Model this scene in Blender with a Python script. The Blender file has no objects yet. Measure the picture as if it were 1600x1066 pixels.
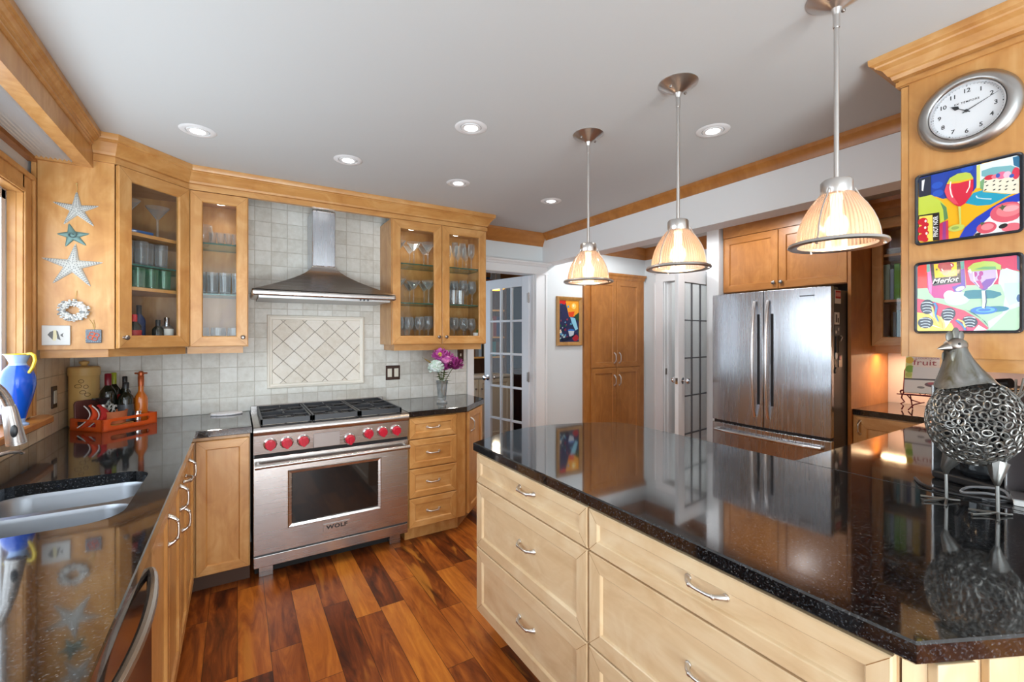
import bpy, bmesh, math, random
from mathutils import Vector, Matrix
from mathutils.geometry import tessellate_polygon

C = bpy.context.scene.collection
SC = bpy.context.scene
PI = math.pi

# ------------------------------------------------------------------ camera
cd = bpy.data.cameras.new('camera')
cam = bpy.data.objects.new('camera', cd)
C.objects.link(cam)
cam.location = (0.0, 0.0, 1.435)
cam.rotation_euler = (PI / 2, 0.0, -math.radians(31.90))
cd.sensor_fit = 'HORIZONTAL'
cd.sensor_width = 36.0
cd.lens = 36.0 * 689.18 / 1600.0
cd.shift_y = -8.4 / 1600.0
cd.clip_start = 0.02
SC.camera = cam

# ------------------------------------------------------------------ colour management
SC.view_settings.view_transform = 'Standard'
SC.view_settings.look = 'None'
SC.view_settings.gamma = 1.0
SC.view_settings.use_curve_mapping = False
SC.view_settings.exposure = 0.54

# ------------------------------------------------------------------ world: daylight outside the windows
W = bpy.data.worlds.new('daylight')
SC.world = W
W.use_nodes = True
wn = W.node_tree.nodes
wbg = wn['Background']
wbg.inputs['Color'].default_value = (0.80, 0.90, 1.0, 1)
wbg.inputs['Strength'].default_value = 1.5


def area(name, loc, rot, sx, sy, power, col=(1, 1, 1), spread=PI):
    l = bpy.data.lights.new(name, 'AREA')
    l.shape = 'RECTANGLE'
    l.size, l.size_y = sx, sy
    l.energy = power
    l.color = col
    l.spread = spread
    o = bpy.data.objects.new(name, l)
    o.location = loc
    o.rotation_euler = rot
    C.objects.link(o)
    return o


# daylight coming in through the window over the sink, and the glazed doors and window behind the camera
area('window_daylight', (-0.90, 1.75, 1.57), (0, -PI / 2, 0), 1.00, 2.10, 16.5, (0.80, 0.91, 1.0))
area('patio_door_daylight', (0.25, -2.55, 1.15), (PI / 2, 0, 0), 1.8, 2.0, 28, (0.86, 0.95, 1.0))
# upward fill light added to brighten the ceiling
area('ceiling_fill_light', (0.25, -2.60, 0.25), (PI / 2 + 1.15, 0, 0), 1.8, 0.5, 85, (0.88, 0.97, 1.0))
area('side_window_daylight', (4.6, -1.3, 1.4), (0, PI / 2, 0), 1.7, 1.8, 42, (0.90, 0.96, 1.0))


def spot(name, loc, power, col=(1.0, 0.90, 0.76), angle=115, blend=0.7, r=0.04):
    l = bpy.data.lights.new(name, 'SPOT')
    l.energy = power
    l.color = col
    l.spot_size = math.radians(angle)
    l.spot_blend = blend
    l.shadow_soft_size = r
    o = bpy.data.objects.new(name, l)
    o.location = loc
    C.objects.link(o)
    return o


def bulb(name, loc, power, col=(1.0, 0.72, 0.42), r=0.03):
    l = bpy.data.lights.new(name, 'POINT')
    l.energy = power
    l.color = col
    l.shadow_soft_size = r
    o = bpy.data.objects.new(name, l)
    o.location = loc
    C.objects.link(o)
    return o


# ------------------------------------------------------------------ materials
MATS = {}


def new_mat(name):
    m = bpy.data.materials.new(name)
    m.use_nodes = True
    nt = m.node_tree
    b = nt.nodes['Principled BSDF']
    MATS[name] = m
    return m, nt, b


def srgb(r, g, b):
    def f(c):
        c /= 255.0
        return c / 12.92 if c <= 0.04045 else ((c + 0.055) / 1.055) ** 2.4
    return (f(r), f(g), f(b), 1.0)


def plain(name, col, rough=0.5, metal=0.0, spec=0.5, coat=0.0, emit=None, estr=0.0, trans=0.0):
    m, nt, b = new_mat(name)
    b.inputs['Base Color'].default_value = col if len(col) == 4 else (*col, 1)
    b.inputs['Roughness'].default_value = rough
    b.inputs['Metallic'].default_value = metal
    b.inputs['Specular IOR Level'].default_value = spec
    b.inputs['Coat Weight'].default_value = coat
    b.inputs['Transmission Weight'].default_value = trans
    if emit:
        b.inputs['Emission Color'].default_value = emit if len(emit) == 4 else (*emit, 1)
        b.inputs['Emission Strength'].default_value = estr
    return m


def N(nt, t, **kw):
    n = nt.nodes.new(t)
    for k, v in kw.items():
        if k == 'inp':
            for a, bb in v.items():
                n.inputs[a].default_value = bb
        else:
            setattr(n, k, v)
    return n


def L(nt, a, b):
    nt.links.new(a, b)


def ramp(nt, fac, stops):
    r = N(nt, 'ShaderNodeValToRGB')
    e = r.color_ramp.elements
    while len(e) > 1:
        e.remove(e[-1])
    e[0].position, e[0].color = stops[0][0], stops[0][1]
    for p, c in stops[1:]:
        k = e.new(p)
        k.color = c
    L(nt, fac, r.inputs['Fac'])
    return r


def mathn(nt, op, a, b=None, v=None):
    n = N(nt, 'ShaderNodeMath', operation=op)
    if hasattr(a, 'links'):
        L(nt, a, n.inputs[0])
    else:
        n.inputs[0].default_value = a
    if b is not None:
        if hasattr(b, 'links'):
            L(nt, b, n.inputs[1])
        else:
            n.inputs[1].default_value = b
    return n.outputs[0]


def wood(name, c0, c1, c2, horizontal=False, rough=0.34, fig=1.0, coat=0.15):
    m, nt, b = new_mat(name)
    tc = N(nt, 'ShaderNodeTexCoord')
    oi = N(nt, 'ShaderNodeObjectInfo')
    add = N(nt, 'ShaderNodeVectorMath', operation='ADD')
    mul = mathn(nt, 'MULTIPLY', oi.outputs['Random'], 37.0)
    L(nt, tc.outputs['Object'], add.inputs[0])
    L(nt, mul, add.inputs[1])
    mp = N(nt, 'ShaderNodeMapping')
    mp.inputs['Scale'].default_value = (1.6, 9.0, 26.0) if horizontal else (26.0, 26.0, 1.6)
    L(nt, add.outputs[0], mp.inputs['Vector'])
    n1 = N(nt, 'ShaderNodeTexNoise', inp={'Scale': 1.0, 'Detail': 5.0, 'Roughness': 0.55, 'Distortion': 0.6})
    L(nt, mp.outputs[0], n1.inputs['Vector'])
    mp2 = N(nt, 'ShaderNodeMapping')
    mp2.inputs['Scale'].default_value = (4.5, 6.0, 9.0) if horizontal else (9.0, 6.0, 4.5)
    L(nt, add.outputs[0], mp2.inputs['Vector'])
    n2 = N(nt, 'ShaderNodeTexNoise', inp={'Scale': 1.0, 'Detail': 3.0, 'Roughness': 0.6, 'Distortion': 1.2})
    L(nt, mp2.outputs[0], n2.inputs['Vector'])
    s = mathn(nt, 'ADD', mathn(nt, 'MULTIPLY', n1.outputs['Fac'], 0.36), mathn(nt, 'MULTIPLY', n2.outputs['Fac'], 0.64 * fig))
    r = ramp(nt, s, [(0.30, c0), (0.50, c1), (0.68, c2)])
    L(nt, r.outputs['Color'], b.inputs['Base Color'])
    b.inputs['Roughness'].default_value = rough
    b.inputs['Coat Weight'].default_value = coat
    b.inputs['Coat Roughness'].default_value = 0.25
    return m


MAPLE = wood('maple', srgb(176, 118, 60), srgb(196, 142, 80), srgb(212, 164, 106))
MAPLE_H = wood('maple_cross_grain', srgb(176, 118, 60), srgb(196, 142, 80), srgb(212, 164, 106), horizontal=True)
PALE = wood('daylit_maple', srgb(204, 170, 128), srgb(219, 190, 150), srgb(229, 206, 170))  # same maple, with the daylight on the island put into its colour
MAPLE_DAYLIT_H = wood('daylit_maple_cross_grain', srgb(204, 170, 128), srgb(219, 190, 150), srgb(229, 206, 170), horizontal=True)
HONEY = wood('honey_wood', srgb(156, 97, 43), srgb(172, 111, 52), srgb(188, 127, 64))
HONEY_H = wood('honey_wood_cross_grain', srgb(156, 97, 43), srgb(172, 111, 52), srgb(188, 127, 64), horizontal=True)
WALNUT = wood('dark_wood', srgb(60, 36, 22), srgb(82, 50, 30), srgb(100, 62, 38))
PINE = wood('pine_wood', srgb(205, 150, 80), srgb(222, 172, 100), srgb(232, 188, 120))
PURPLEWOOD = wood('cutting_board_wood', srgb(96, 52, 46), srgb(112, 64, 58), srgb(128, 78, 70))

WHITE = plain('white_paint', (0.80, 0.81, 0.82, 1), 0.45)
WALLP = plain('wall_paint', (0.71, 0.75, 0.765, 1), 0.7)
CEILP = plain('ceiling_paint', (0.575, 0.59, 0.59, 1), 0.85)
BLUEP = plain('blue_wall_paint', srgb(18, 82, 128), 0.7)
GREYP = plain('grey_wall_paint', (0.50, 0.50, 0.51, 1), 0.8)
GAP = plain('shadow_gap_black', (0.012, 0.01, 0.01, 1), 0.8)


def brushed(name, col, rough, scale, bump=0.02, aniso=0.0):
    m, nt, b = new_mat(name)
    tc = N(nt, 'ShaderNodeTexCoord')
    mp = N(nt, 'ShaderNodeMapping')
    mp.inputs['Scale'].default_value = scale
    L(nt, tc.outputs['Object'], mp.inputs['Vector'])
    n = N(nt, 'ShaderNodeTexNoise', inp={'Scale': 1.0, 'Detail': 3.0})
    L(nt, mp.outputs[0], n.inputs['Vector'])
    mr = N(nt, 'ShaderNodeMapRange', inp={'To Min': rough * 0.75, 'To Max': rough * 1.3})
    L(nt, n.outputs['Fac'], mr.inputs['Value'])
    L(nt, mr.outputs[0], b.inputs['Roughness'])
    b.inputs['Base Color'].default_value = col
    b.inputs['Metallic'].default_value = 1.0
    b.inputs['Anisotropic'].default_value = aniso
    return m


STEEL = brushed('brushed_steel', (0.52, 0.495, 0.48, 1), 0.25, (3, 3, 300), aniso=0.4)
STEEL_V = brushed('brushed_steel_door', (0.58, 0.61, 0.66, 1), 0.26, (60, 60, 3))
_nt = STEEL_V.node_tree
_b = _nt.nodes['Principled BSDF']
_tg = N(_nt, 'ShaderNodeTangent', direction_type='RADIAL', axis='Z')
L(_nt, _tg.outputs[0], _b.inputs['Tangent'])
_b.inputs['Anisotropic'].default_value = 0.75
_tc = N(_nt, 'ShaderNodeTexCoord')
_mp = N(_nt, 'ShaderNodeMapping')
_mp.inputs['Scale'].default_value = (3.6, 3.6, 0.22)
L(_nt, _tc.outputs['Object'], _mp.inputs['Vector'])
_nz = N(_nt, 'ShaderNodeTexNoise', inp={'Scale': 1.0, 'Detail': 1.5})
L(_nt, _mp.outputs[0], _nz.inputs['Vector'])
_bp = N(_nt, 'ShaderNodeBump', inp={'Strength': 0.45, 'Distance': 0.03})
L(_nt, _nz.outputs['Fac'], _bp.inputs['Height'])
L(_nt, _bp.outputs[0], _b.inputs['Normal'])
NICKEL = plain('brushed_nickel', (0.66, 0.64, 0.62, 1), 0.30, 1.0)
CHROME = plain('polished_chrome', (0.78, 0.78, 0.80, 1), 0.08, 1.0)
PEWTER = plain('pewter', (0.30, 0.27, 0.25, 1), 0.32, 1.0)
SINKST = plain('sink_steel', (0.27, 0.285, 0.31, 1), 0.34, 1.0)
HANDST = plain('bright_handle_steel', (0.82, 0.82, 0.83, 1), 0.22, 1.0)
HENM = plain('galvanised_wire', (0.27, 0.265, 0.25, 1), 0.38, 1.0)
IRON = plain('cast_iron', (0.022, 0.025, 0.032, 1), 0.42, 0.0)
BLACKP = plain('black_plastic', (0.018, 0.018, 0.02, 1), 0.32)
DGREY = plain('dark_grey_steel_side', (0.060, 0.060, 0.064, 1), 0.38, 0.0)
BLACKGL = plain('black_oven_glass', (0.012, 0.010, 0.009, 1), 0.05, 0.0, 0.6)
REDK = plain('red_knob', srgb(190, 22, 50), 0.28, 0.0, 0.5, 0.3)
SWB = plain('bronze_switch_plate', srgb(72, 52, 44), 0.35, 0.5)
IVORY = plain('ivory_switch', srgb(226, 220, 205), 0.4)
BULBM = plain('lit_bulb', (1, 0.8, 0.5, 1), 0.5, emit=(1.0, 0.80, 0.52), estr=3.0)
DLM = plain('lit_downlight_lens', (1, 1, 1, 1), 0.5, emit=(1.0, 0.97, 0.92), estr=9.0)
AMBER = plain('amber_lit_bowl', srgb(240, 180, 40), 0.4, emit=srgb(255, 170, 20), estr=2.2)


def thin_glass(name, tint=(1, 1, 1, 1), base=0.05, edge=0.65, white=0.0, power=3.0):
    m = bpy.data.materials.new(name)
    m.use_nodes = True
    nt = m.node_tree
    nt.nodes.clear()
    out = N(nt, 'ShaderNodeOutputMaterial')
    tr = N(nt, 'ShaderNodeBsdfTransparent')
    tr.inputs['Color'].default_value = tint
    gl = N(nt, 'ShaderNodeBsdfGlossy')
    gl.inputs['Roughness'].default_value = 0.02
    lw = N(nt, 'ShaderNodeLayerWeight', inp={'Blend': 0.5})
    p = mathn(nt, 'POWER', lw.outputs['Facing'], power)
    fac = mathn(nt, 'ADD', mathn(nt, 'MULTIPLY', p, edge), base)
    mx = N(nt, 'ShaderNodeMixShader')
    L(nt, fac, mx.inputs[0])
    L(nt, tr.outputs[0], mx.inputs[1])
    L(nt, gl.outputs[0], mx.inputs[2])
    last = mx.outputs[0]
    if white > 0:
        df = N(nt, 'ShaderNodeBsdfDiffuse')
        df.inputs['Color'].default_value = (0.85, 0.88, 0.9, 1)
        mx2 = N(nt, 'ShaderNodeMixShader')
        mx2.inputs[0].default_value = white
        L(nt, last, mx2.inputs[1])
        L(nt, df.outputs[0], mx2.inputs[2])
        last = mx2.outputs[0]
    L(nt, last, out.inputs['Surface'])
    MATS[name] = m
    return m


def drink_glass(name, tint, base=0.10, edge=0.70, power=2.2, white=(0.86, 0.90, 0.93, 1)):
    # thin blown glass: clear when faced, white highlights painted in towards its outlines
    m = bpy.data.materials.new(name)
    m.use_nodes = True
    nt = m.node_tree
    nt.nodes.clear()
    out = N(nt, 'ShaderNodeOutputMaterial')
    tr = N(nt, 'ShaderNodeBsdfTransparent')
    tr.inputs['Color'].default_value = tint
    gl = N(nt, 'ShaderNodeBsdfGlossy')
    gl.inputs['Roughness'].default_value = 0.06
    df = N(nt, 'ShaderNodeBsdfDiffuse')
    df.inputs['Color'].default_value = white
    m1 = N(nt, 'ShaderNodeMixShader', inp={0: 0.55})
    L(nt, gl.outputs[0], m1.inputs[1]); L(nt, df.outputs[0], m1.inputs[2])
    lw = N(nt, 'ShaderNodeLayerWeight', inp={'Blend': 0.5})
    fac = mathn(nt, 'ADD', mathn(nt, 'MULTIPLY', mathn(nt, 'POWER', lw.outputs['Facing'], power), edge), base)
    mx = N(nt, 'ShaderNodeMixShader')
    L(nt, fac, mx.inputs[0]); L(nt, tr.outputs[0], mx.inputs[1]); L(nt, m1.outputs[0], mx.inputs[2])
    L(nt, mx.outputs[0], out.inputs['Surface'])
    MATS[name] = m
    return m


PANE = thin_glass('window_glass', (0.97, 0.98, 0.98, 1), 0.025, 0.6, power=4.0)
GLASSW = drink_glass('drinking_glass', (0.99, 1.0, 1.0, 1))
GREENGL = drink_glass('green_drinking_glass', (0.55, 0.88, 0.68, 1), 0.12, 0.6, 2.0, (0.25, 0.62, 0.42, 1))
SHELFGL = thin_glass('glass_shelf', (0.80, 0.93, 0.88, 1), 0.08, 0.5, 0.02)
SHELFEDGE = plain('glass_shelf_edge', srgb(40, 92, 80), 0.15)
CRYSTAL = thin_glass('crystal', (0.90, 0.92, 0.93, 1), 0.16, 0.7, 0.10, 1.4)
FROST = thin_glass('leaded_door_glass', (0.92, 0.93, 0.93, 1), 0.05, 0.5, 0.12)
BOTTLEG = plain('dark_bottle_glass', (0.012, 0.014, 0.008, 1), 0.06, 0.0, 0.6)
LEAD = plain('lead_came', (0.10, 0.10, 0.11, 1), 0.45, 0.6)


def ribbed():
    # clear pressed glass of the pendants, faintly peach, with upright ribs
    m = bpy.data.materials.new('ribbed_pendant_glass')
    m.use_nodes = True
    nt = m.node_tree
    nt.nodes.clear()
    out = N(nt, 'ShaderNodeOutputMaterial')
    tc = N(nt, 'ShaderNodeTexCoord')
    sx = N(nt, 'ShaderNodeSeparateXYZ')
    L(nt, tc.outputs['Object'], sx.inputs[0])
    an = mathn(nt, 'ARCTAN2', sx.outputs['Y'], sx.outputs['X'])
    w = mathn(nt, 'ADD', mathn(nt, 'MULTIPLY', mathn(nt, 'SINE', mathn(nt, 'MULTIPLY', an, 60.0)), 0.5), 0.5)
    tr = N(nt, 'ShaderNodeBsdfTransparent')
    tr.inputs['Color'].default_value = (1.0, 0.90, 0.82, 1)
    tl = N(nt, 'ShaderNodeBsdfTranslucent')
    tl.inputs['Color'].default_value = (0.80, 0.58, 0.44, 1)
    df = N(nt, 'ShaderNodeBsdfDiffuse')
    df.inputs['Color'].default_value = (0.66, 0.46, 0.36, 1)
    gl = N(nt, 'ShaderNodeBsdfGlossy')
    gl.inputs['Roughness'].default_value = 0.10
    m1 = N(nt, 'ShaderNodeMixShader', inp={0: 0.5})
    L(nt, tl.outputs[0], m1.inputs[1]); L(nt, df.outputs[0], m1.inputs[2])
    m2 = N(nt, 'ShaderNodeMixShader')
    L(nt, mathn(nt, 'ADD', mathn(nt, 'MULTIPLY', w, 0.45), 0.38), m2.inputs[0])
    L(nt, tr.outputs[0], m2.inputs[1]); L(nt, m1.outputs[0], m2.inputs[2])
    lw = N(nt, 'ShaderNodeLayerWeight', inp={'Blend': 0.4})
    f = mathn(nt, 'ADD', mathn(nt, 'MULTIPLY', lw.outputs['Facing'], 0.35), 0.05)
    m3 = N(nt, 'ShaderNodeMixShader')
    L(nt, f, m3.inputs[0]); L(nt, m2.outputs[0], m3.inputs[1]); L(nt, gl.outputs[0], m3.inputs[2])
    L(nt, m3.outputs[0], out.inputs['Surface'])
    return m


RIBBED = ribbed()


def granite():
    m, nt, b = new_mat('black_granite')
    tc = N(nt, 'ShaderNodeTexCoord')
    v1 = N(nt, 'ShaderNodeTexVoronoi', inp={'Scale': 330.0, 'Randomness': 1.0})
    L(nt, tc.outputs['Object'], v1.inputs['Vector'])
    n1 = N(nt, 'ShaderNodeTexNoise', inp={'Scale': 130.0, 'Detail': 4.0, 'Roughness': 0.7})
    L(nt, tc.outputs['Object'], n1.inputs['Vector'])
    sep = N(nt, 'ShaderNodeSeparateColor')
    L(nt, v1.outputs['Color'], sep.inputs[0])
    r1 = ramp(nt, sep.outputs[0], [(0.0, (0.006, 0.006, 0.007, 1)), (0.62, (0.010, 0.010, 0.011, 1)), (0.80, (0.030, 0.035, 0.042, 1)), (0.93, (0.055, 0.062, 0.072, 1)), (1.0, (0.13, 0.13, 0.125, 1))])
    r2 = ramp(nt, n1.outputs['Fac'], [(0.42, (0.25, 0.25, 0.25, 1)), (0.62, (1, 1, 1, 1))])
    mx = N(nt, 'ShaderNodeMix', data_type='RGBA', blend_type='MULTIPLY')
    mx.inputs['Factor'].default_value = 1.0
    L(nt, r1.outputs['Color'], mx.inputs['A'])
    L(nt, r2.outputs['Color'], mx.inputs['B'])
    L(nt, mx.outputs['Result'], b.inputs['Base Color'])
    b.inputs['Roughness'].default_value = 0.07
    b.inputs['IOR'].default_value = 1.75
    b.inputs['Coat Weight'].default_value = 0.4
    b.inputs['Coat Roughness'].default_value = 0.03
    return m


GRANITE = granite()


def planks():
    m, nt, b = new_mat('acacia_plank_floor')
    tc = N(nt, 'ShaderNodeTexCoord')
    sx = N(nt, 'ShaderNodeSeparateXYZ')
    L(nt, tc.outputs['Object'], sx.inputs[0])
    PW = 0.128
    rx = mathn(nt, 'DIVIDE', sx.outputs['X'], PW)
    row = mathn(nt, 'FLOOR', rx)
    wn1 = N(nt, 'ShaderNodeTexWhiteNoise', noise_dimensions='1D')
    L(nt, row, wn1.inputs['W'])
    yy = mathn(nt, 'ADD', mathn(nt, 'DIVIDE', sx.outputs['Y'], 0.78), mathn(nt, 'MULTIPLY', wn1.outputs['Value'], 7.3))
    col = mathn(nt, 'FLOOR', yy)
    cx = N(nt, 'ShaderNodeCombineXYZ')
    L(nt, row, cx.inputs[0]); L(nt, col, cx.inputs[1])
    wn2 = N(nt, 'ShaderNodeTexWhiteNoise', noise_dimensions='2D')
    L(nt, cx.outputs[0], wn2.inputs['Vector'])
    # grain: noise stretched along the plank, shifted per plank
    off = N(nt, 'ShaderNodeVectorMath', operation='SCALE')
    L(nt, wn2.outputs['Color'], off.inputs[0])
    off.inputs['Scale'].default_value = 40.0
    add = N(nt, 'ShaderNodeVectorMath', operation='ADD')
    L(nt, tc.outputs['Object'], add.inputs[0]); L(nt, off.outputs[0], add.inputs[1])
    mp = N(nt, 'ShaderNodeMapping')
    mp.inputs['Scale'].default_value = (15.0, 2.2, 1.0)
    L(nt, add.outputs[0], mp.inputs['Vector'])
    n1 = N(nt, 'ShaderNodeTexNoise', inp={'Scale': 1.0, 'Detail': 6.0, 'Roughness': 0.62, 'Distortion': 1.6})
    L(nt, mp.outputs[0], n1.inputs['Vector'])
    mp2 = N(nt, 'ShaderNodeMapping')
    mp2.inputs['Scale'].default_value = (7.0, 1.5, 1.0)
    L(nt, add.outputs[0], mp2.inputs['Vector'])
    n2 = N(nt, 'ShaderNodeTexNoise', inp={'Scale': 1.0, 'Detail': 3.0, 'Roughness': 0.5, 'Distortion': 1.0})
    L(nt, mp2.outputs[0], n2.inputs['Vector'])
    t = mathn(nt, 'ADD', mathn(nt, 'MULTIPLY', n1.outputs['Fac'], 0.75), mathn(nt, 'MULTIPLY', wn2.outputs['Value'], 0.42))
    r = ramp(nt, t, [(0.30, srgb(62, 28, 13)), (0.44, srgb(112, 53, 20)), (0.57, srgb(154, 82, 30)), (0.72, srgb(188, 110, 40)), (0.90, srgb(214, 140, 54))])
    sap = ramp(nt, n2.outputs['Fac'], [(0.62, (0, 0, 0, 1)), (0.70, (1, 1, 1, 1))])
    mx = N(nt, 'ShaderNodeMix', data_type='RGBA')
    L(nt, mathn(nt, 'MULTIPLY', sap.outputs['Color'], 0.7), mx.inputs['Factor'])
    L(nt, r.outputs['Color'], mx.inputs['A'])
    mx.inputs['B'].default_value = srgb(190, 122, 46)
    # joints
    fx = mathn(nt, 'FRACT', rx)
    fy = mathn(nt, 'FRACT', yy)
    ex = mathn(nt, 'GREATER_THAN', mathn(nt, 'ABSOLUTE', mathn(nt, 'SUBTRACT', fx, 0.5)), 0.49)
    ey = mathn(nt, 'GREATER_THAN', mathn(nt, 'ABSOLUTE', mathn(nt, 'SUBTRACT', fy, 0.5)), 0.498)
    e = mathn(nt, 'MAXIMUM', ex, ey)
    mx2 = N(nt, 'ShaderNodeMix', data_type='RGBA')
    L(nt, mathn(nt, 'MULTIPLY', e, 0.75), mx2.inputs['Factor'])
    L(nt, mx.outputs['Result'], mx2.inputs['A'])
    mx2.inputs['B'].default_value = srgb(24, 11, 7)
    L(nt, mx2.outputs['Result'], b.inputs['Base Color'])
    b.inputs['Roughness'].default_value = 0.34
    b.inputs['Specular IOR Level'].default_value = 0.32
    bp = N(nt, 'ShaderNodeBump', inp={'Strength': 0.25, 'Distance': 0.004})
    L(nt, mathn(nt, 'SUBTRACT', mathn(nt, 'MULTIPLY', n1.outputs['Fac'], 0.3), e), bp.inputs['Height'])
    L(nt, bp.outputs[0], b.inputs['Normal'])
    return m


FLOORM = planks()


def tile(name, axis, size=0.1016, rot=0.0, c=((202, 198, 188), (216, 214, 206), (228, 227, 221)), grout=(196, 191, 180), z0=0.914):
    # axis: 'XZ' or 'YZ' plane of the tiled wall
    m, nt, b = new_mat(name)
    tc = N(nt, 'ShaderNodeTexCoord')
    sx = N(nt, 'ShaderNodeSeparateXYZ')
    L(nt, tc.outputs['Object'], sx.inputs[0])
    a = sx.outputs['X' if axis[0] == 'X' else 'Y']
    z = mathn(nt, 'SUBTRACT', sx.outputs['Z'], z0)
    if rot:
        cr, sr = math.cos(rot), math.sin(rot)
        a, z = (mathn(nt, 'SUBTRACT', mathn(nt, 'MULTIPLY', a, cr), mathn(nt, 'MULTIPLY', z, sr)),
                mathn(nt, 'ADD', mathn(nt, 'MULTIPLY', a, sr), mathn(nt, 'MULTIPLY', z, cr)))
    ua = mathn(nt, 'DIVIDE', a, size)
    uz = mathn(nt, 'DIVIDE', z, size)
    cx = N(nt, 'ShaderNodeCombineXYZ')
    L(nt, mathn(nt, 'FLOOR', ua), cx.inputs[0]); L(nt, mathn(nt, 'FLOOR', uz), cx.inputs[1])
    wn2 = N(nt, 'ShaderNodeTexWhiteNoise', noise_dimensions='2D')
    L(nt, cx.outputs[0], wn2.inputs['Vector'])
    n1 = N(nt, 'ShaderNodeTexNoise', inp={'Scale': 22.0, 'Detail': 6.0, 'Roughness': 0.65})
    L(nt, tc.outputs['Object'], n1.inputs['Vector'])
    t = mathn(nt, 'ADD', mathn(nt, 'MULTIPLY', n1.outputs['Fac'], 0.75), mathn(nt, 'MULTIPLY', wn2.outputs['Value'], 0.32))
    r = ramp(nt, t, [(0.34, srgb(*c[0])), (0.52, srgb(*c[1])), (0.74, srgb(*c[2]))])
    nz = N(nt, 'ShaderNodeTexNoise', inp={'Scale': 60.0, 'Detail': 2.0})
    L(nt, tc.outputs['Object'], nz.inputs['Vector'])
    wob = mathn(nt, 'MULTIPLY', mathn(nt, 'SUBTRACT', nz.outputs['Fac'], 0.5), 0.03)
    da = mathn(nt, 'ABSOLUTE', mathn(nt, 'SUBTRACT', mathn(nt, 'FRACT', ua), 0.5))
    dz = mathn(nt, 'ABSOLUTE', mathn(nt, 'SUBTRACT', mathn(nt, 'FRACT', uz), 0.5))
    mxd = mathn(nt, 'ADD', mathn(nt, 'MAXIMUM', da, dz), wob)
    e = N(nt, 'ShaderNodeMapRange', inp={'From Min': 0.470, 'From Max': 0.490})
    L(nt, mxd, e.inputs['Value'])
    mx = N(nt, 'ShaderNodeMix', data_type='RGBA')
    L(nt, e.outputs[0], mx.inputs['Factor'])
    L(nt, r.outputs['Color'], mx.inputs['A'])
    mx.inputs['B'].default_value = srgb(*grout)
    L(nt, mx.outputs['Result'], b.inputs['Base Color'])
    b.inputs['Roughness'].default_value = 0.5
    bp = N(nt, 'ShaderNodeBump', inp={'Strength': 0.5, 'Distance': 0.004})
    L(nt, mathn(nt, 'SUBTRACT', mathn(nt, 'MULTIPLY', n1.outputs['Fac'], 0.25), e.outputs[0]), bp.inputs['Height'])
    L(nt, bp.outputs[0], b.inputs['Normal'])
    return m


TILE_B = tile('travertine_tile', 'XZ')
TILE_L = tile('travertine_tile_warm_lit', 'YZ', c=((224, 194, 158), (236, 210, 176), (242, 222, 194)), grout=(206, 178, 144))  # same tile, the warm light on this wall put into its colours
TILE_D = tile('diamond_tile', 'XZ', size=0.0985, rot=PI / 4, c=((214, 204, 188), (226, 218, 205), (234, 228, 218)), grout=(150, 140, 124), z0=0.0)
STONE = plain('pale_stone_moulding', srgb(232, 226, 214), 0.45)

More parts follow.
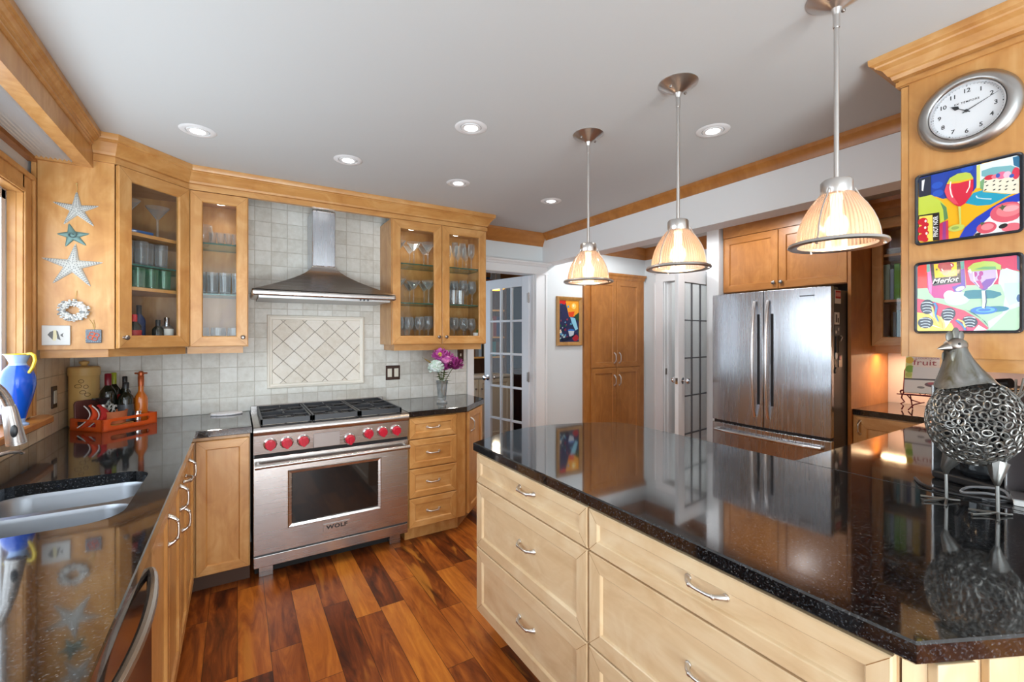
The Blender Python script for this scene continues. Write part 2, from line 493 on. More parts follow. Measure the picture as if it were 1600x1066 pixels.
# ------------------------------------------------------------------ mesh helper
class MB:
    def __init__(s):
        s.v = []; s.f = []; s.m = []; s.T = Matrix()

    def add(s, vs, fs, mi=0):
        o = len(s.v)
        for p in vs:
            s.v.append(s.T @ Vector(p))
        for f in fs:
            s.f.append([o + i for i in f]); s.m.append(mi)
        return s

    def box(s, x0, x1, y0, y1, z0, z1, mi=0):
        vs = [(x0, y0, z0), (x1, y0, z0), (x1, y1, z0), (x0, y1, z0), (x0, y0, z1), (x1, y0, z1), (x1, y1, z1), (x0, y1, z1)]
        return s.add(vs, [(0, 3, 2, 1), (4, 5, 6, 7), (0, 1, 5, 4), (1, 2, 6, 5), (2, 3, 7, 6), (3, 0, 4, 7)], mi)

    def prism(s, pts, z0, z1, mi=0, ch=0.0, holes=()):
        # pts counter-clockwise in xy; ch: chamfer of the top and bottom rim
        n = len(pts)

        def inset(P, d):
            q = []
            k = len(P)
            for i in range(k):
                a, b_, c_ = Vector(P[i - 1]), Vector(P[i]), Vector(P[(i + 1) % k])
                e1 = (b_ - a).normalized(); e2 = (c_ - b_).normalized()
                n1 = Vector((-e1.y, e1.x)); n2 = Vector((-e2.y, e2.x))
                w = (n1 + n2)
                w = w / max(0.3, w.dot(n1))
                q.append(tuple(b_ + w * d))
            return q
        rings = []
        if ch > 0:
            pi_ = inset(pts, ch)
            rings = [(pi_, z0), (pts, z0 + ch), (pts, z1 - ch), (pi_, z1)]
        else:
            rings = [(pts, z0), (pts, z1)]
        vs = []
        for P, z in rings:
            vs += [(p[0], p[1], z) for p in P]
        fs = []
        for r_ in range(len(rings) - 1):
            for i in range(n):
                j = (i + 1) % n
                fs.append((r_ * n + i, r_ * n + j, (r_ + 1) * n + j, (r_ + 1) * n + i))
        if not holes:
            fs.append(tuple(reversed(range(n))))
            fs.append(tuple((len(rings) - 1) * n + i for i in range(n)))
            return s.add(vs, fs, mi)
        top = [Vector((p[0], p[1], 0)) for p in rings[-1][0]]
        hs = [[Vector((p[0], p[1], 0)) for p in h] for h in holes]
        base = len(vs)
        flat = [(len(rings) - 1) * n + i for i in range(n)]
        bot = list(range(n))
        for h in holes:
            k = len(h)
            b0 = len(vs)
            vs += [(p[0], p[1], z1) for p in h]
            vs += [(p[0], p[1], z0) for p in h]
            flat += [b0 + i for i in range(k)]
            bot += [b0 + k + i for i in range(k)]
            for i in range(k):
                j = (i + 1) % k
                fs.append((b0 + i, b0 + j, b0 + k + j, b0 + k + i))
        for t in tessellate_polygon([top] + hs):
            a, b_, c_ = t
            pa, pb, pc = [Vector(vs[flat[q]]) for q in t]
            if (pb - pa).cross(pc - pa).z < 0:
                t = (a, c_, b_)
            fs.append(tuple(flat[q] for q in t))
            fs.append(tuple(bot[q] for q in reversed(t)))
        return s.add(vs, fs, mi)

    def lathe(s, prof, seg=20, c=(0, 0, 0), mi=0, rib=0.0, caps=True):
        vs = []; fs = []
        n = len(prof)
        for i in range(seg):
            a = 2 * PI * i / seg
            k = 1.0 + (rib if i % 2 else 0.0)
            for r, z in prof:
                vs.append((c[0] + r * k * math.cos(a), c[1] + r * k * math.sin(a), c[2] + z))
        for i in range(seg):
            j = (i + 1) % seg
            for q in range(n - 1):
                fs.append((i * n + q, j * n + q, j * n + q + 1, i * n + q + 1))
        if caps:
            if prof[0][0] > 1e-6:
                fs.append(tuple(i * n for i in reversed(range(seg))))
            if prof[-1][0] > 1e-6:
                fs.append(tuple(i * n + n - 1 for i in range(seg)))
        return s.add(vs, fs, mi)

    def tube(s, pts, rad, seg=8, mi=0, closed=False, flat=1.0):
        P = [Vector(p) for p in pts]
        n = len(P)
        R = rad if isinstance(rad, (list, tuple)) else [rad] * n
        vs = []; fs = []
        up = Vector((0, 0, 1))
        prev = None
        for i in range(n):
            if closed:
                t = (P[(i + 1) % n] - P[i - 1])
            else:
                t = P[min(i + 1, n - 1)] - P[max(i - 1, 0)]
            t.normalize()
            if prev is None:
                a = up if abs(t.z) < 0.9 else Vector((1, 0, 0))
                u = t.cross(a).normalized()
            else:
                u = prev - t * prev.dot(t)
                if u.length < 1e-6:
                    u = t.cross(up)
                u.normalize()
            prev = u
            w = t.cross(u)
            for k in range(seg):
                an = 2 * PI * k / seg
                vs.append(P[i] + u * (R[i] * math.cos(an)) + w * (R[i] * flat * math.sin(an)))
        m_ = n if closed else n - 1
        for i in range(m_):
            j = (i + 1) % n
            for k in range(seg):
                l_ = (k + 1) % seg
                fs.append((i * seg + k, i * seg + l_, j * seg + l_, j * seg + k))
        if not closed:
            fs.append(tuple(reversed(range(seg))))
            fs.append(tuple((n - 1) * seg + k for k in range(seg)))
        return s.add(vs, fs, mi)

    def ell(s, c, r, su=14, sv=9, mi=0):
        vs = []; fs = []
        for j in range(sv + 1):
            th = PI * j / sv
            for i in range(su):
                ph = 2 * PI * i / su
                vs.append((c[0] + r[0] * math.sin(th) * math.cos(ph), c[1] + r[1] * math.sin(th) * math.sin(ph), c[2] + r[2] * math.cos(th)))
        for j in range(sv):
            for i in range(su):
                k = (i + 1) % su
                fs.append((j * su + i, (j + 1) * su + i, (j + 1) * su + k, j * su + k))
        return s.add(vs, fs, mi)

    def sweep(s, prof, path, mi=0, closed=False):
        # prof: (out, z) list; path: xy list; "out" lies on the right hand side of the direction of travel
        n = len(path); k = len(prof)
        vs = []; fs = []
        P = [Vector(p) for p in path]
        for i in range(n):
            d1 = (P[i] - P[i - 1]).normalized() if (i > 0 or closed) else None
            d2 = (P[(i + 1) % n] - P[i]).normalized() if (i < n - 1 or closed) else None
            d1 = d1 or d2; d2 = d2 or d1
            n1 = Vector((d1.y, -d1.x)); n2 = Vector((d2.y, -d2.x))
            w = n1 + n2
            w = w / max(0.25, w.dot(n1))
            for o, z in prof:
                q = P[i] + w * o
                vs.append((q.x, q.y, z))
        for i in range(n - 1):
            for q in range(k):
                r = (q + 1) % k
                fs.append((i * k + q, i * k + r, (i + 1) * k + r, (i + 1) * k + q))
        fs.append(tuple(range(k)))
        fs.append(tuple((n - 1) * k + q for q in reversed(range(k))))
        return s.add(vs, fs, mi)

    def build(s, name, mats, parent=None, loc=None, rot=None, smooth=False, bevel=0.0, seg=2, sharp=35):
        me = bpy.data.meshes.new(name)
        me.from_pydata([tuple(p) for p in s.v], [], s.f)
        if not isinstance(mats, (list, tuple)):
            mats = [mats]
        for m_ in mats:
            me.materials.append(m_)
        me.polygons.foreach_set('material_index', s.m)
        bm = bmesh.new(); bm.from_mesh(me)
        bmesh.ops.recalc_face_normals(bm, faces=bm.faces)
        bm.to_mesh(me); bm.free()
        if smooth:
            me.polygons.foreach_set('use_smooth', [True] * len(me.polygons))
            me.set_sharp_from_angle(angle=math.radians(sharp))
        me.update()
        o = bpy.data.objects.new(name, me)
        C.objects.link(o)
        if parent is not None:
            o.parent = parent
        if loc is not None:
            o.location = loc
        if rot is not None:
            o.rotation_euler = rot if isinstance(rot, (tuple, list)) else (0, 0, rot)
        if bevel > 0:
            b = o.modifiers.new('bevel', 'BEVEL')
            b.width = bevel; b.segments = seg; b.limit_method = 'ANGLE'; b.angle_limit = math.radians(40)
        return o


def tag(o, label=None, cat=None, group=None, kind=None):
    if label: o['label'] = label
    if cat: o['category'] = cat
    if group: o['group'] = group
    if kind: o['kind'] = kind
    return o


def thing(name, loc, rz, label, cat, group=None):
    o = bpy.data.objects.new(name, None)
    o.empty_display_size = 0.05
    C.objects.link(o)
    o.location = loc
    o.rotation_euler = (0, 0, rz)
    return tag(o, label, cat, group)


def struct(mb, name, mats, **kw):
    o = mb.build(name, mats, **kw)
    o['kind'] = 'structure'
    return o


def copy_tree(o, parent=None):
    c = o.copy()
    C.objects.link(c)
    if parent is not None:
        c.parent = parent
    for ch in [x for x in o.children]:
        copy_tree(ch, c)
    return c


def text_into(mb, txt, size, M, mi, align='CENTER', bold=0.0, shear=0.0, depth=0.0, space=1.0):
    cu = bpy.data.curves.new('t', 'FONT')
    cu.body = txt; cu.size = size; cu.align_x = align; cu.align_y = 'CENTER'
    cu.offset = bold; cu.shear = shear; cu.extrude = depth; cu.space_character = space
    cu.resolution_u = 3
    ob = bpy.data.objects.new('t', cu)
    C.objects.link(ob)
    dg = bpy.context.evaluated_depsgraph_get()
    me = bpy.data.meshes.new_from_object(ob.evaluated_get(dg))
    T = mb.T
    mb.T = T @ M
    mb.add([tuple(v.co) for v in me.vertices], [tuple(p.vertices) for p in me.polygons], mi)
    mb.T = T
    bpy.data.objects.remove(ob); bpy.data.curves.remove(cu); bpy.data.meshes.remove(me)


FACE = Matrix(((1, 0, 0, 0), (0, 0, -1, 0), (0, 1, 0, 0), (0, 0, 0, 1)))   # xy drawing -> upright face looking towards -y


def face_at(x, y, z, rot=0.0):
    return Matrix.Translation((x, y, z)) @ FACE @ Matrix.Rotation(rot, 4, 'Z')


# ------------------------------------------------------------------ joinery helpers (local x right, y inward, z up)
def panel_front(x0, x1, z0, z1, t=0.021, fw=0.055, rec=0.009, bead=0.006, y=0.0, glass=False, grain=0):
    """mitred frame with a recessed flat panel (materials: 0 upright grain, 1 cross grain)"""
    mb = MB()
    yf = y - t
    a, b_ = (x0, x1), (z0, z1)
    O = [(x0, z0), (x1, z0), (x1, z1), (x0, z1)]
    c1 = 0.003

    def ring(d, yy):
        return [(x0 + d, yy, z0 + d), (x1 - d, yy, z0 + d), (x1 - d, yy, z1 - d), (x0 + d, yy, z1 - d)]
    rings = [ring(0, y), ring(0, yf + c1), ring(c1, yf), ring(fw - bead, yf), ring(fw - bead * 0.5, yf + 0.0025), ring(fw, yf + rec)]
    if glass:
        rings.append(ring(fw, y))
    vs = [p for r in rings for p in r]
    for r in range(len(rings) - 1):
        for i in range(4):
            j = (i + 1) % 4
            mb.add([rings[r][i], rings[r][j], rings[r + 1][j], rings[r + 1][i]], [(0, 1, 2, 3)], 1 if i in (0, 2) else 0)
    if not glass:
        mb.add(rings[-1], [(0, 1, 2, 3)], grain)
        mb.add(rings[0], [(3, 2, 1, 0)], 0)
    else:
        for i in range(4):
            j = (i + 1) % 4
            mb.add([rings[0][i], rings[0][j], rings[-1][j], rings[-1][i]], [(0, 1, 2, 3)], 0)
    # thin mitre joints
    for (sx, sz, cx_, cz_) in ((1, 1, x0, z0), (-1, 1, x1, z0), (-1, -1, x1, z1), (1, -1, x0, z1)):
        p0 = Vector((cx_ + sx * c1, yf - 0.0002, cz_ + sz * c1)); p1 = Vector((cx_ + sx * (fw - bead), yf - 0.0002, cz_ + sz * (fw - bead)))
        dd = Vector((sx, 0, -sz)) * 0.0005
        mb.add([p0 - dd, p0 + dd, p1 + dd, p1 - dd], [(0, 1, 2, 3)], 2)
    return mb


MITRE = plain('mitre_joint', srgb(150, 104, 56), 0.6)
MAP3 = [MAPLE, MAPLE_H, MITRE]
HON3 = [HONEY, HONEY_H, MITRE]
MAP3_DAYLIT = [PALE, MAPLE_DAYLIT_H, MITRE]


def pull(parent, x, y, z, vertical=False, w=0.096, mat=None, name='handle'):
    mb = MB()
    h = w / 2
    pts, rad = [], []
    for i in range(13):
        t = -1 + 2 * i / 12
        off = 0.026 * (1 - abs(t) ** 4) + 0.003
        pts.append((t * h, -off, -0.0015 * (1 - t * t)))
        rad.append(0.0045 + 0.0035 * abs(t) ** 3)
    pts = [(-h, 0, 0)] + pts + [(h, 0, 0)]
    rad = [0.009] + rad + [0.009]
    if vertical:
        mb.T = Matrix.Rotation(PI / 2, 4, 'Y')
    mb.tube(pts, rad, 8)
    for s_ in (-1, 1):
        mb.ell((s_ * h, -0.002, 0), (0.010, 0.006, 0.010), 10, 6)
        mb.ell((s_ * h * 0.62, -0.025, -0.002), (0.007, 0.007, 0.007), 8, 6)
    return mb.build(name, mat or NICKEL, parent, loc=(x, y, z), smooth=True, sharp=60)


def knob(parent, x, y, z, mat=None, r=0.014):
    mb = MB()
    mb.T = Matrix.Rotation(PI / 2, 4, 'X')
    mb.lathe([(0.008, 0), (0.006, 0.004), (0.005, 0.012), (r, 0.018), (r, 0.024), (r * 0.6, 0.029), (0, 0.030)], 14)
    return mb.build('knob', mat or PEWTER, parent, loc=(x, y, z), smooth=True)

# ================================================================== THE SETTING
H = 2.44
YB = 3.56
XL = -0.84

mb = MB(); mb.box(-1.0, 6.0, -2.8, 7.2, -0.05, 0.0)
struct(mb, 'floor', FLOORM)
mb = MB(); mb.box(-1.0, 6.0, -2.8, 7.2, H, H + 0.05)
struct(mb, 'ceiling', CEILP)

# left wall with the window opening over the sink
WY0, WY1, WZ0, WZ1 = 0.62, 2.86, 1.045, 2.095
mb = MB()
mb.box(XL - 0.12, XL, -2.8, WY0, 0, H)
mb.box(XL - 0.12, XL, WY1, YB + 0.12, 0, H)
mb.box(XL - 0.12, XL, WY0, WY1, 0, WZ0)
mb.box(XL - 0.12, XL, WY0, WY1, WZ1, H)
struct(mb, 'wall_left', WALLP)

# back wall with the doorway to the dining room
DX0, DX1, DZ = 1.80, 2.475, 2.035
mb = MB()
mb.box(XL, DX0, YB, YB + 0.12, 0, H)
mb.box(DX1, 5.6, YB, YB + 0.12, 0, H)
mb.box(DX0, DX1, YB, YB + 0.12, DZ, H)
struct(mb, 'wall_back', WALLP)

# hall wall (with the doorway next to the tall cabinet), the wing wall beside the fridge, the wall behind fridge and counter
HY0, HY1 = 2.60, 3.29
mb = MB()
mb.box(4.05, 4.17, HY1, YB, 0, H)
mb.box(4.05, 4.17, 2.50, HY0, 0, H)
mb.box(4.05, 4.17, HY0, HY1, DZ, H)
struct(mb, 'wall_hall', WALLP)
mb = MB(); mb.box(3.665, 4.48, 2.378, 2.498, 0, H)
struct(mb, 'wall_wing', WHITE)
mb = MB(); mb.box(4.36, 4.48, 0.15, 2.378, 0, H)
struct(mb, 'wall_right', WALLP)
mb = MB(); mb.box(2.035, 4.36, 0.15, 0.268, 0, H)
struct(mb, 'wall_rear_counter', WALLP)

# rest of the room behind the camera
mb = MB()
mb.box(-1.0, -0.7, -2.8, -2.68, 0, H)
mb.box(1.2, 4.82, -2.8, -2.68, 0, H)
mb.box(-0.7, 1.2, -2.8, -2.68, 2.2, H)
struct(mb, 'wall_front', WALLP)
mb = MB()
mb.box(4.70, 4.82, -2.8, -2.15, 0, H)
mb.box(4.70, 4.82, -0.45, 0.27, 0, H)
mb.box(4.70, 4.82, -2.15, -0.45, 0, 0.5)
mb.box(4.70, 4.82, -2.15, -0.45, 2.3, H)
mb.box(4.48, 4.70, 0.15, 0.27, 0, H)
struct(mb, 'wall_far_side', WALLP)

# closet room behind the hall door
mb = MB()
mb.box(5.45, 5.57, 2.498, YB, 0, H)
mb.box(4.48, 5.57, 2.378, 2.498, 0, H)
struct(mb, 'wall_closet', GREYP)

# dining room behind the doorway
mb = MB()
mb.box(0.9, 1.0, YB + 0.12, 6.6, 0, H)
mb.box(0.9, 5.7, 6.0, 6.1, 0, H)
mb.box(5.6, 5.7, YB + 0.12, 6.6, 0, H)
struct(mb, 'wall_dining', BLUEP)

# dropped beam between kitchen and hall
mb = MB(); mb.box(2.572, 2.728, 0.615, YB, 2.145, H - 0.001)
struct(mb, 'wall_beam', WHITE)

# tiled splashbacks
mb = MB()
mb.box(XL + 0.008, 1.735, YB - 0.010, YB - 0.0005, 0.9145, H - 0.0005)
struct(mb, 'wall_back_splashback', TILE_B)
mb = MB()
mb.box(XL + 0.0005, XL + 0.010, 2.966, YB - 0.011, 0.9145, 1.45)
mb.box(XL + 0.0005, XL + 0.010, 0.3, 2.966, 0.9145, 1.012)
struct(mb, 'wall_left_splashback', TILE_L)
mb = MB()
mb.box(4.35, 4.3595, 0.28, 1.384, 0.9145, 1.40)
mb.box(2.05, 4.35, 0.2685, 0.278, 0.9145, 1.40)
struct(mb, 'wall_right_splashback', plain('lilac_grey_tile', srgb(196, 182, 186), 0.45))

# white end of the splashback wall at the doorway, and door casings
mb = MB()
mb.box(1.737, 1.80, YB - 0.022, YB - 0.0005, 0, DZ)
mb.box(DX1, DX1 + 0.02, YB - 0.030, YB - 0.0005, 0, DZ)
mb.box(DX1 + 0.02, DX1 + 0.115, YB - 0.020, YB - 0.0005, 0, DZ)
mb.box(DX1 + 0.115, DX1 + 0.135, YB - 0.032, YB - 0.0005, 0, DZ)
mb.box(1.765, DX1 + 0.15, YB - 0.030, YB - 0.0005, DZ, DZ + 0.018)
mb.box(1.775, DX1 + 0.14, YB - 0.022, YB - 0.0005, DZ + 0.018, DZ + 0.075)
mb.sweep([(0, DZ + 0.075), (0.010, DZ + 0.075), (0.018, DZ + 0.090), (0.034, DZ + 0.102), (0.036, DZ + 0.116), (0, DZ + 0.116)],
         [(1.775, YB - 0.001), (1.775, YB - 0.022), (DX1 + 0.145, YB - 0.022), (DX1 + 0.145, YB - 0.001)])
mb.box(DX1 - 0.012, DX1, YB, YB + 0.12, 0, DZ)
mb.box(DX0, DX0 + 0.012, YB, YB + 0.12, 0, DZ)
struct(mb, 'trim_1', WHITE, bevel=0.002)

# hall door casing with a dark strike plate
mb = MB()
mb.box(4.030, 4.0495, HY1, HY1 + 0.10, 0, DZ)
mb.box(4.022, 4.0495, HY1 + 0.10, HY1 + 0.118, 0, DZ)
mb.box(4.024, 4.0495, HY1 - 0.004, HY1 + 0.012, 0, DZ)
mb.box(4.030, 4.0495, HY0 - 0.095, HY0, 0, DZ)
mb.box(4.030, 4.0495, HY0 - 0.095, HY1 + 0.10, DZ, DZ + 0.10)
mb.box(4.020, 4.0495, HY0 - 0.095, HY1 + 0.12, DZ + 0.10, DZ + 0.118)
mb.box(4.05, 4.17, HY1 - 0.012, HY1, 0, DZ)
mb.box(4.09, 4.12, HY1 - 0.026, HY1 - 0.012, 0, DZ)
struct(mb, 'trim_2', WHITE, bevel=0.002)
mb = MB(); mb.box(4.058, 4.085, HY1 - 0.0145, HY1 - 0.0122, 1.00, 1.07)
tag(mb.build('strike_plate', PEWTER), 'small dark strike plate on the white hall door jamb', 'strike plate')

# crown mouldings
CR = [(0.0, 2.315), (0.007, 2.315), (0.012, 2.33), (0.020, 2.345), (0.036, 2.375), (0.046, 2.40), (0.058, 2.412), (0.060, 2.4395), (0.0, 2.4395)]
mb = MB(); mb.sweep(CR, [(1.765, YB - 0.0005), (2.5715, YB - 0.0005)])
struct(mb, 'trim_3', HONEY_H, smooth=True, sharp=50)
CB = [(0.0, 2.368), (0.006, 2.368), (0.010, 2.378), (0.014, 2.392), (0.026, 2.412), (0.034, 2.420), (0.036, 2.4395), (0.0, 2.4395)]
mb = MB(); mb.sweep(CB, [(2.5715, YB - 0.062), (2.5715, 0.70)])
struct(mb, 'trim_4', HONEY, smooth=True, sharp=20)
mb = MB(); mb.sweep(CR, [(2.729, YB - 0.0005), (4.0495, YB - 0.0005), (4.0495, 2.499)])
struct(mb, 'trim_5', HONEY_H, smooth=True, sharp=50)
# crown over the glass cabinets and hood, returning along the end panel to the light box, then along the light box
CC = [(0.0, 2.306), (0.012, 2.306), (0.012, 2.334), (0.004, 2.336), (0.004, 2.341), (0.015, 2.344), (0.020, 2.356), (0.024, 2.360), (0.033, 2.380), (0.047, 2.398), (0.051, 2.400), (0.051, 2.406), (0.060, 2.410), (0.064, 2.420), (0.064, 2.4395), (0.0, 2.4395)]
mb = MB()
mb.sweep(CC, [(-0.609, 2.969), (-0.530, 2.969), (-0.2495, 3.2495), (1.7605, 3.2495), (1.7605, YB - 0.063)])
mb.box(0.062, 0.968, 3.2505, 3.270, 2.306, 2.4395)
struct(mb, 'trim_6', MAPLE_H, smooth=True, sharp=22)
CV = [(0.0, 2.362), (0.004, 2.362), (0.004, 2.366), (0.011, 2.368), (0.011, 2.375), (0.005, 2.377), (0.016, 2.383), (0.016, 2.388), (0.022, 2.391), (0.030, 2.404), (0.034, 2.406), (0.034, 2.411), (0.041, 2.415), (0.041, 2.4395), (0.0, 2.4395)]
mb = MB(); mb.sweep(CV, [(-0.6095, -1.2), (-0.6095, 2.907)])
struct(mb, 'trim_7', MAPLE, smooth=True, sharp=18)
# crown of the cabinets over the rear counter
CK = [(0.0, 2.330), (0.010, 2.330), (0.010, 2.346), (0.003, 2.348), (0.003, 2.353), (0.018, 2.357), (0.022, 2.370), (0.028, 2.374), (0.040, 2.396), (0.056, 2.406), (0.058, 2.412), (0.070, 2.418), (0.072, 2.426), (0.072, 2.4395), (0.0, 2.4395)]
mb = MB(); mb.sweep(CK, [(2.0295, 0.27), (2.0295, 0.6105), (4.04, 0.6105)][::-1])
struct(mb, 'trim_8', MAPLE_H, smooth=True, sharp=22)
# stained frieze over the bookshelf cabinet and fridge
mb = MB()
mb.box(4.030, 4.0495, 0.70, 1.385, 2.300, 2.4395)
mb.box(3.70, 3.7195, 1.4105, 2.36, 2.300, 2.4395)
mb.sweep([(0.0, 2.36), (0.008, 2.36), (0.016, 2.38), (0.034, 2.41), (0.040, 2.4395), (0.0, 2.4395)], [(4.0295, 0.70), (4.0295, 1.385)][::-1])
struct(mb, 'trim_9', HONEY_H)

# baseboards in the hall and closet
mb = MB()
mb.box(DX1 + 0.136, 3.08, YB - 0.016, YB - 0.0005, 0, 0.12)
struct(mb, 'baseboard_back', WHITE, bevel=0.003)
mb = MB()
mb.box(5.432, 5.4495, 2.499, YB - 0.001, 0, 0.13)
mb.box(4.171, 5.432, YB - 0.018, YB - 0.001, 0, 0.13)
struct(mb, 'baseboard_closet', WHITE, bevel=0.003)

# ---- window over the sink: wood casing, stool, white frame, pane
win = thing('window_1', (XL, 1.75, WZ0), 0, None, None); win['kind'] = 'structure'
def wl(mb): # window meshes are drawn in world coordinates
    mb.T = Matrix.Translation((-XL, -1.75, -WZ0)) @ mb.T
    return mb
mb = wl(MB())
for (y0, y1) in ((WY1 - 0.018, 2.966), (0.50, WY0 + 0.018)):
    mb.box(XL + 0.0005, XL + 0.022, y0, y1, WZ0 + 0.012, WZ1 + 0.086)
mb.box(XL + 0.022, XL + 0.032, 2.945, 2.966, WZ0 + 0.012, WZ1 + 0.086)
mb.box(XL + 0.022, XL + 0.029, WY1 - 0.012, WY1 + 0.006, WZ0 + 0.012, WZ1 + 0.006)
mb.box(XL + 0.0005, XL + 0.022, WY0, WY1, WZ1 - 0.018, WZ1 + 0.086)
mb.box(XL + 0.022, XL + 0.032, 0.50, 2.945, WZ1 + 0.066, WZ1 + 0.088)
mb.box(XL + 0.022, XL + 0.029, WY0, WY1 - 0.012, WZ1 - 0.012, WZ1 + 0.006)
mb.box(XL - 0.030, XL, WY1 - 0.016, WY1, WZ0, WZ1)
mb.box(XL - 0.030, XL, WY0, WY0 + 0.016, WZ0, WZ1)
mb.box(XL - 0.030, XL, WY0, WY1, WZ1 - 0.016, WZ1)
mb.build('casing', MAPLE, win, bevel=0.002)
mb = wl(MB())
mb.prism([(XL - 0.065, WY0), (XL + 0.085, 0.47), (XL + 0.085, 2.985), (XL + 0.060, 3.035), (XL + 0.012, 3.045), (XL + 0.012, WY1), (XL - 0.065, WY1)], WZ0 - 0.030, WZ0 + 0.004, ch=0.006)
mb.build('stool', HONEY, win)
mb = wl(MB())
xo = XL - 0.095
for (y0, y1, z0, z1) in ((WY0, WY0 + 0.05, WZ0, WZ1), (WY1 - 0.06, WY1 - 0.016, WZ0, WZ1), (WY0, WY1, WZ0, WZ0 + 0.05), (WY0, WY1, WZ1 - 0.06, WZ1 - 0.016), (1.71, 1.77, WZ0, WZ1)):
    mb.box(xo, XL - 0.031, y0, y1, z0, z1)
mb.build('sash_frame', WHITE, win, bevel=0.003)
mb = wl(MB()); mb.box(xo + 0.018, xo + 0.022, WY0 + 0.05, WY1 - 0.06, WZ0 + 0.05, WZ1 - 0.06)
mb.build('pane', PANE, win)

# ---- glazed dining room door, standing open into the dining room
ang = math.atan2(4.255 - 3.60, 2.312 - 2.455)
d1 = thing('door_1', (2.462, 3.600, 0.008), ang, None, None); d1['kind'] = 'structure'
DW, DH, DT = 0.665, 2.02, 0.035       # local: x from hinge to free edge, y thickness, +y side faces the doorway jamb
mb = MB()
st, tr_, br = 0.095, 0.10, 0.21
mb.box(0, st, 0, DT, 0, DH); mb.box(DW - st, DW, 0, DT, 0, DH)
mb.box(st, DW - st, 0, DT, DH - tr_, DH); mb.box(st, DW - st, 0, DT, 0, br)
gx = (DW - 2 * st); gz = DH - tr_ - br
for i in (1, 2):
    x = st + gx * i / 3
    mb.box(x - 0.011, x + 0.011, 0.004, DT - 0.004, br, DH - tr_)
for i in range(1, 5):
    z = br + gz * i / 5
    mb.box(st, DW - st, 0.004, DT - 0.004, z - 0.011, z + 0.011)
mb.build('leaf', plain('white_door_enamel', (0.74, 0.78, 0.84, 1), 0.35), d1, bevel=0.003)
for j in range(5):
    for i in range(3):
        mb = MB()
        mb.box(st + gx * i / 3, st + gx * (i + 1) / 3, DT / 2 - 0.002, DT / 2 + 0.002, br + gz * j / 5, br + gz * (j + 1) / 5)
        mb.build('pane', PANE, d1)
for z in (0.25, 1.02, 1.80):
    mb = MB(); mb.box(-0.012, 0.022, DT, DT + 0.003, z - 0.045, z + 0.045); mb.lathe([(0.007, -0.05), (0.007, 0.05)], 10, (-0.006, DT + 0.005, z))
    mb.build('hinge', PEWTER, d1)
mb = MB()
for s_, y0 in ((1, DT), (-1, 0)):
    T = Matrix.Translation((DW - 0.06, y0, 0.975)) @ Matrix.Rotation(-s_ * PI / 2, 4, 'X')
    mb.T = T
    mb.lathe([(0.030, 0), (0.030, 0.006), (0.012, 0.010), (0.011, 0.030), (0.024, 0.040), (0.028, 0.052), (0.022, 0.062), (0, 0.066)], 16)
mb.build('door_knob', CHROME, d1, smooth=True)

# ---- leaded glass hall door folded back against the wing wall
a2 = math.atan2(2.485 - 2.588, 3.215 - 4.025)
d2 = thing('door_2', (4.015, 2.585, 0.008), a2, None, None); d2['kind'] = 'structure'
DW = 0.80
mb = MB()
st = 0.10
mb.box(0, st, -0.0175, 0.0175, 0, DH); mb.box(DW - st, DW, -0.0175, 0.0175, 0, DH)
mb.box(st, DW - st, -0.0175, 0.0175, DH - 0.12, DH); mb.box(st, DW - st, -0.0175, 0.0175, 0, 0.22)
mb.build('leaf', WHITE, d2, bevel=0.002)
mb = MB(); mb.box(st, DW - st, -0.003, 0.003, 0.22, DH - 0.12)
mb.build('pane', FROST, d2)
mb = MB()
for i in range(5):
    x = st + (DW - 2 * st) * i / 4
    mb.box(x - 0.005, x + 0.005, -0.007, 0.007, 0.22, DH - 0.12)
for i in range(6):
    z = 0.22 + (DH - 0.34) * i / 5
    mb.box(st, DW - st, -0.0065, 0.0065, z - 0.005, z + 0.005)
mb.build('lead_grid', LEAD, d2)
mb = MB()
for s_, y0 in ((1, 0.0175), (-1, -0.0175)):
    mb.T = Matrix.Translation((DW - 0.065, y0, 1.035)) @ Matrix.Rotation(-s_ * PI / 2, 4, 'X')
    mb.lathe([(0.028, 0), (0.028, 0.005), (0.010, 0.009), (0.010, 0.030), (0.022, 0.040), (0.026, 0.050), (0.020, 0.060), (0, 0.064)], 16)
mb.T = Matrix()
mb.box(DW, DW + 0.002, -0.011, 0.011, 1.008, 1.062)
mb.build('door_knob', CHROME, d2, smooth=True)

# ---- framed diamond tile feature behind the range
mb = MB(); mb.box(0.20, 0.817, YB - 0.016, YB - 0.0105, 1.085, 1.558)
struct(mb, 'wall_diamond_tile_feature', TILE_D)
mb = MB()
PF = [(0.0, 0.0), (0.0, 0.010), (0.006, 0.018), (0.014, 0.020), (0.018, 0.014), (0.030, 0.012), (0.034, 0.006), (0.034, 0.0)]
x0, x1, z0, z1 = 0.176, 0.841, 1.060, 1.582
cor = [(x0, z0, 1, 1), (x1, z0, -1, 1), (x1, z1, -1, -1), (x0, z1, 1, -1)]
vs = []; fs = []
for (cx_, cz_, sx_, sz_) in cor:
    for d, o in PF:
        vs.append((cx_ + sx_ * d, YB - 0.0102 - o, cz_ + sz_ * d))
k = len(PF)
for i in range(4):
    j = (i + 1) % 4
    for q in range(k - 1):
        fs.append((i * k + q, i * k + q + 1, j * k + q + 1, j * k + q))
mb.add(vs, fs)
struct(mb, 'trim_10', STONE)

# ================================================================== BASE CABINETS AND WORKTOPS
CT0, CT1 = 0.874, 0.914


def carcass(mb, w, d, z0=0.105, z1=0.873, toe=0.07):
    mb.box(0, w, 0.0005, d, z0, z1)
    mb.box(0.0, w, toe, d, 0.001, z0)
    return mb


TOEM = plain('toe_kick', srgb(70, 42, 24), 0.6)

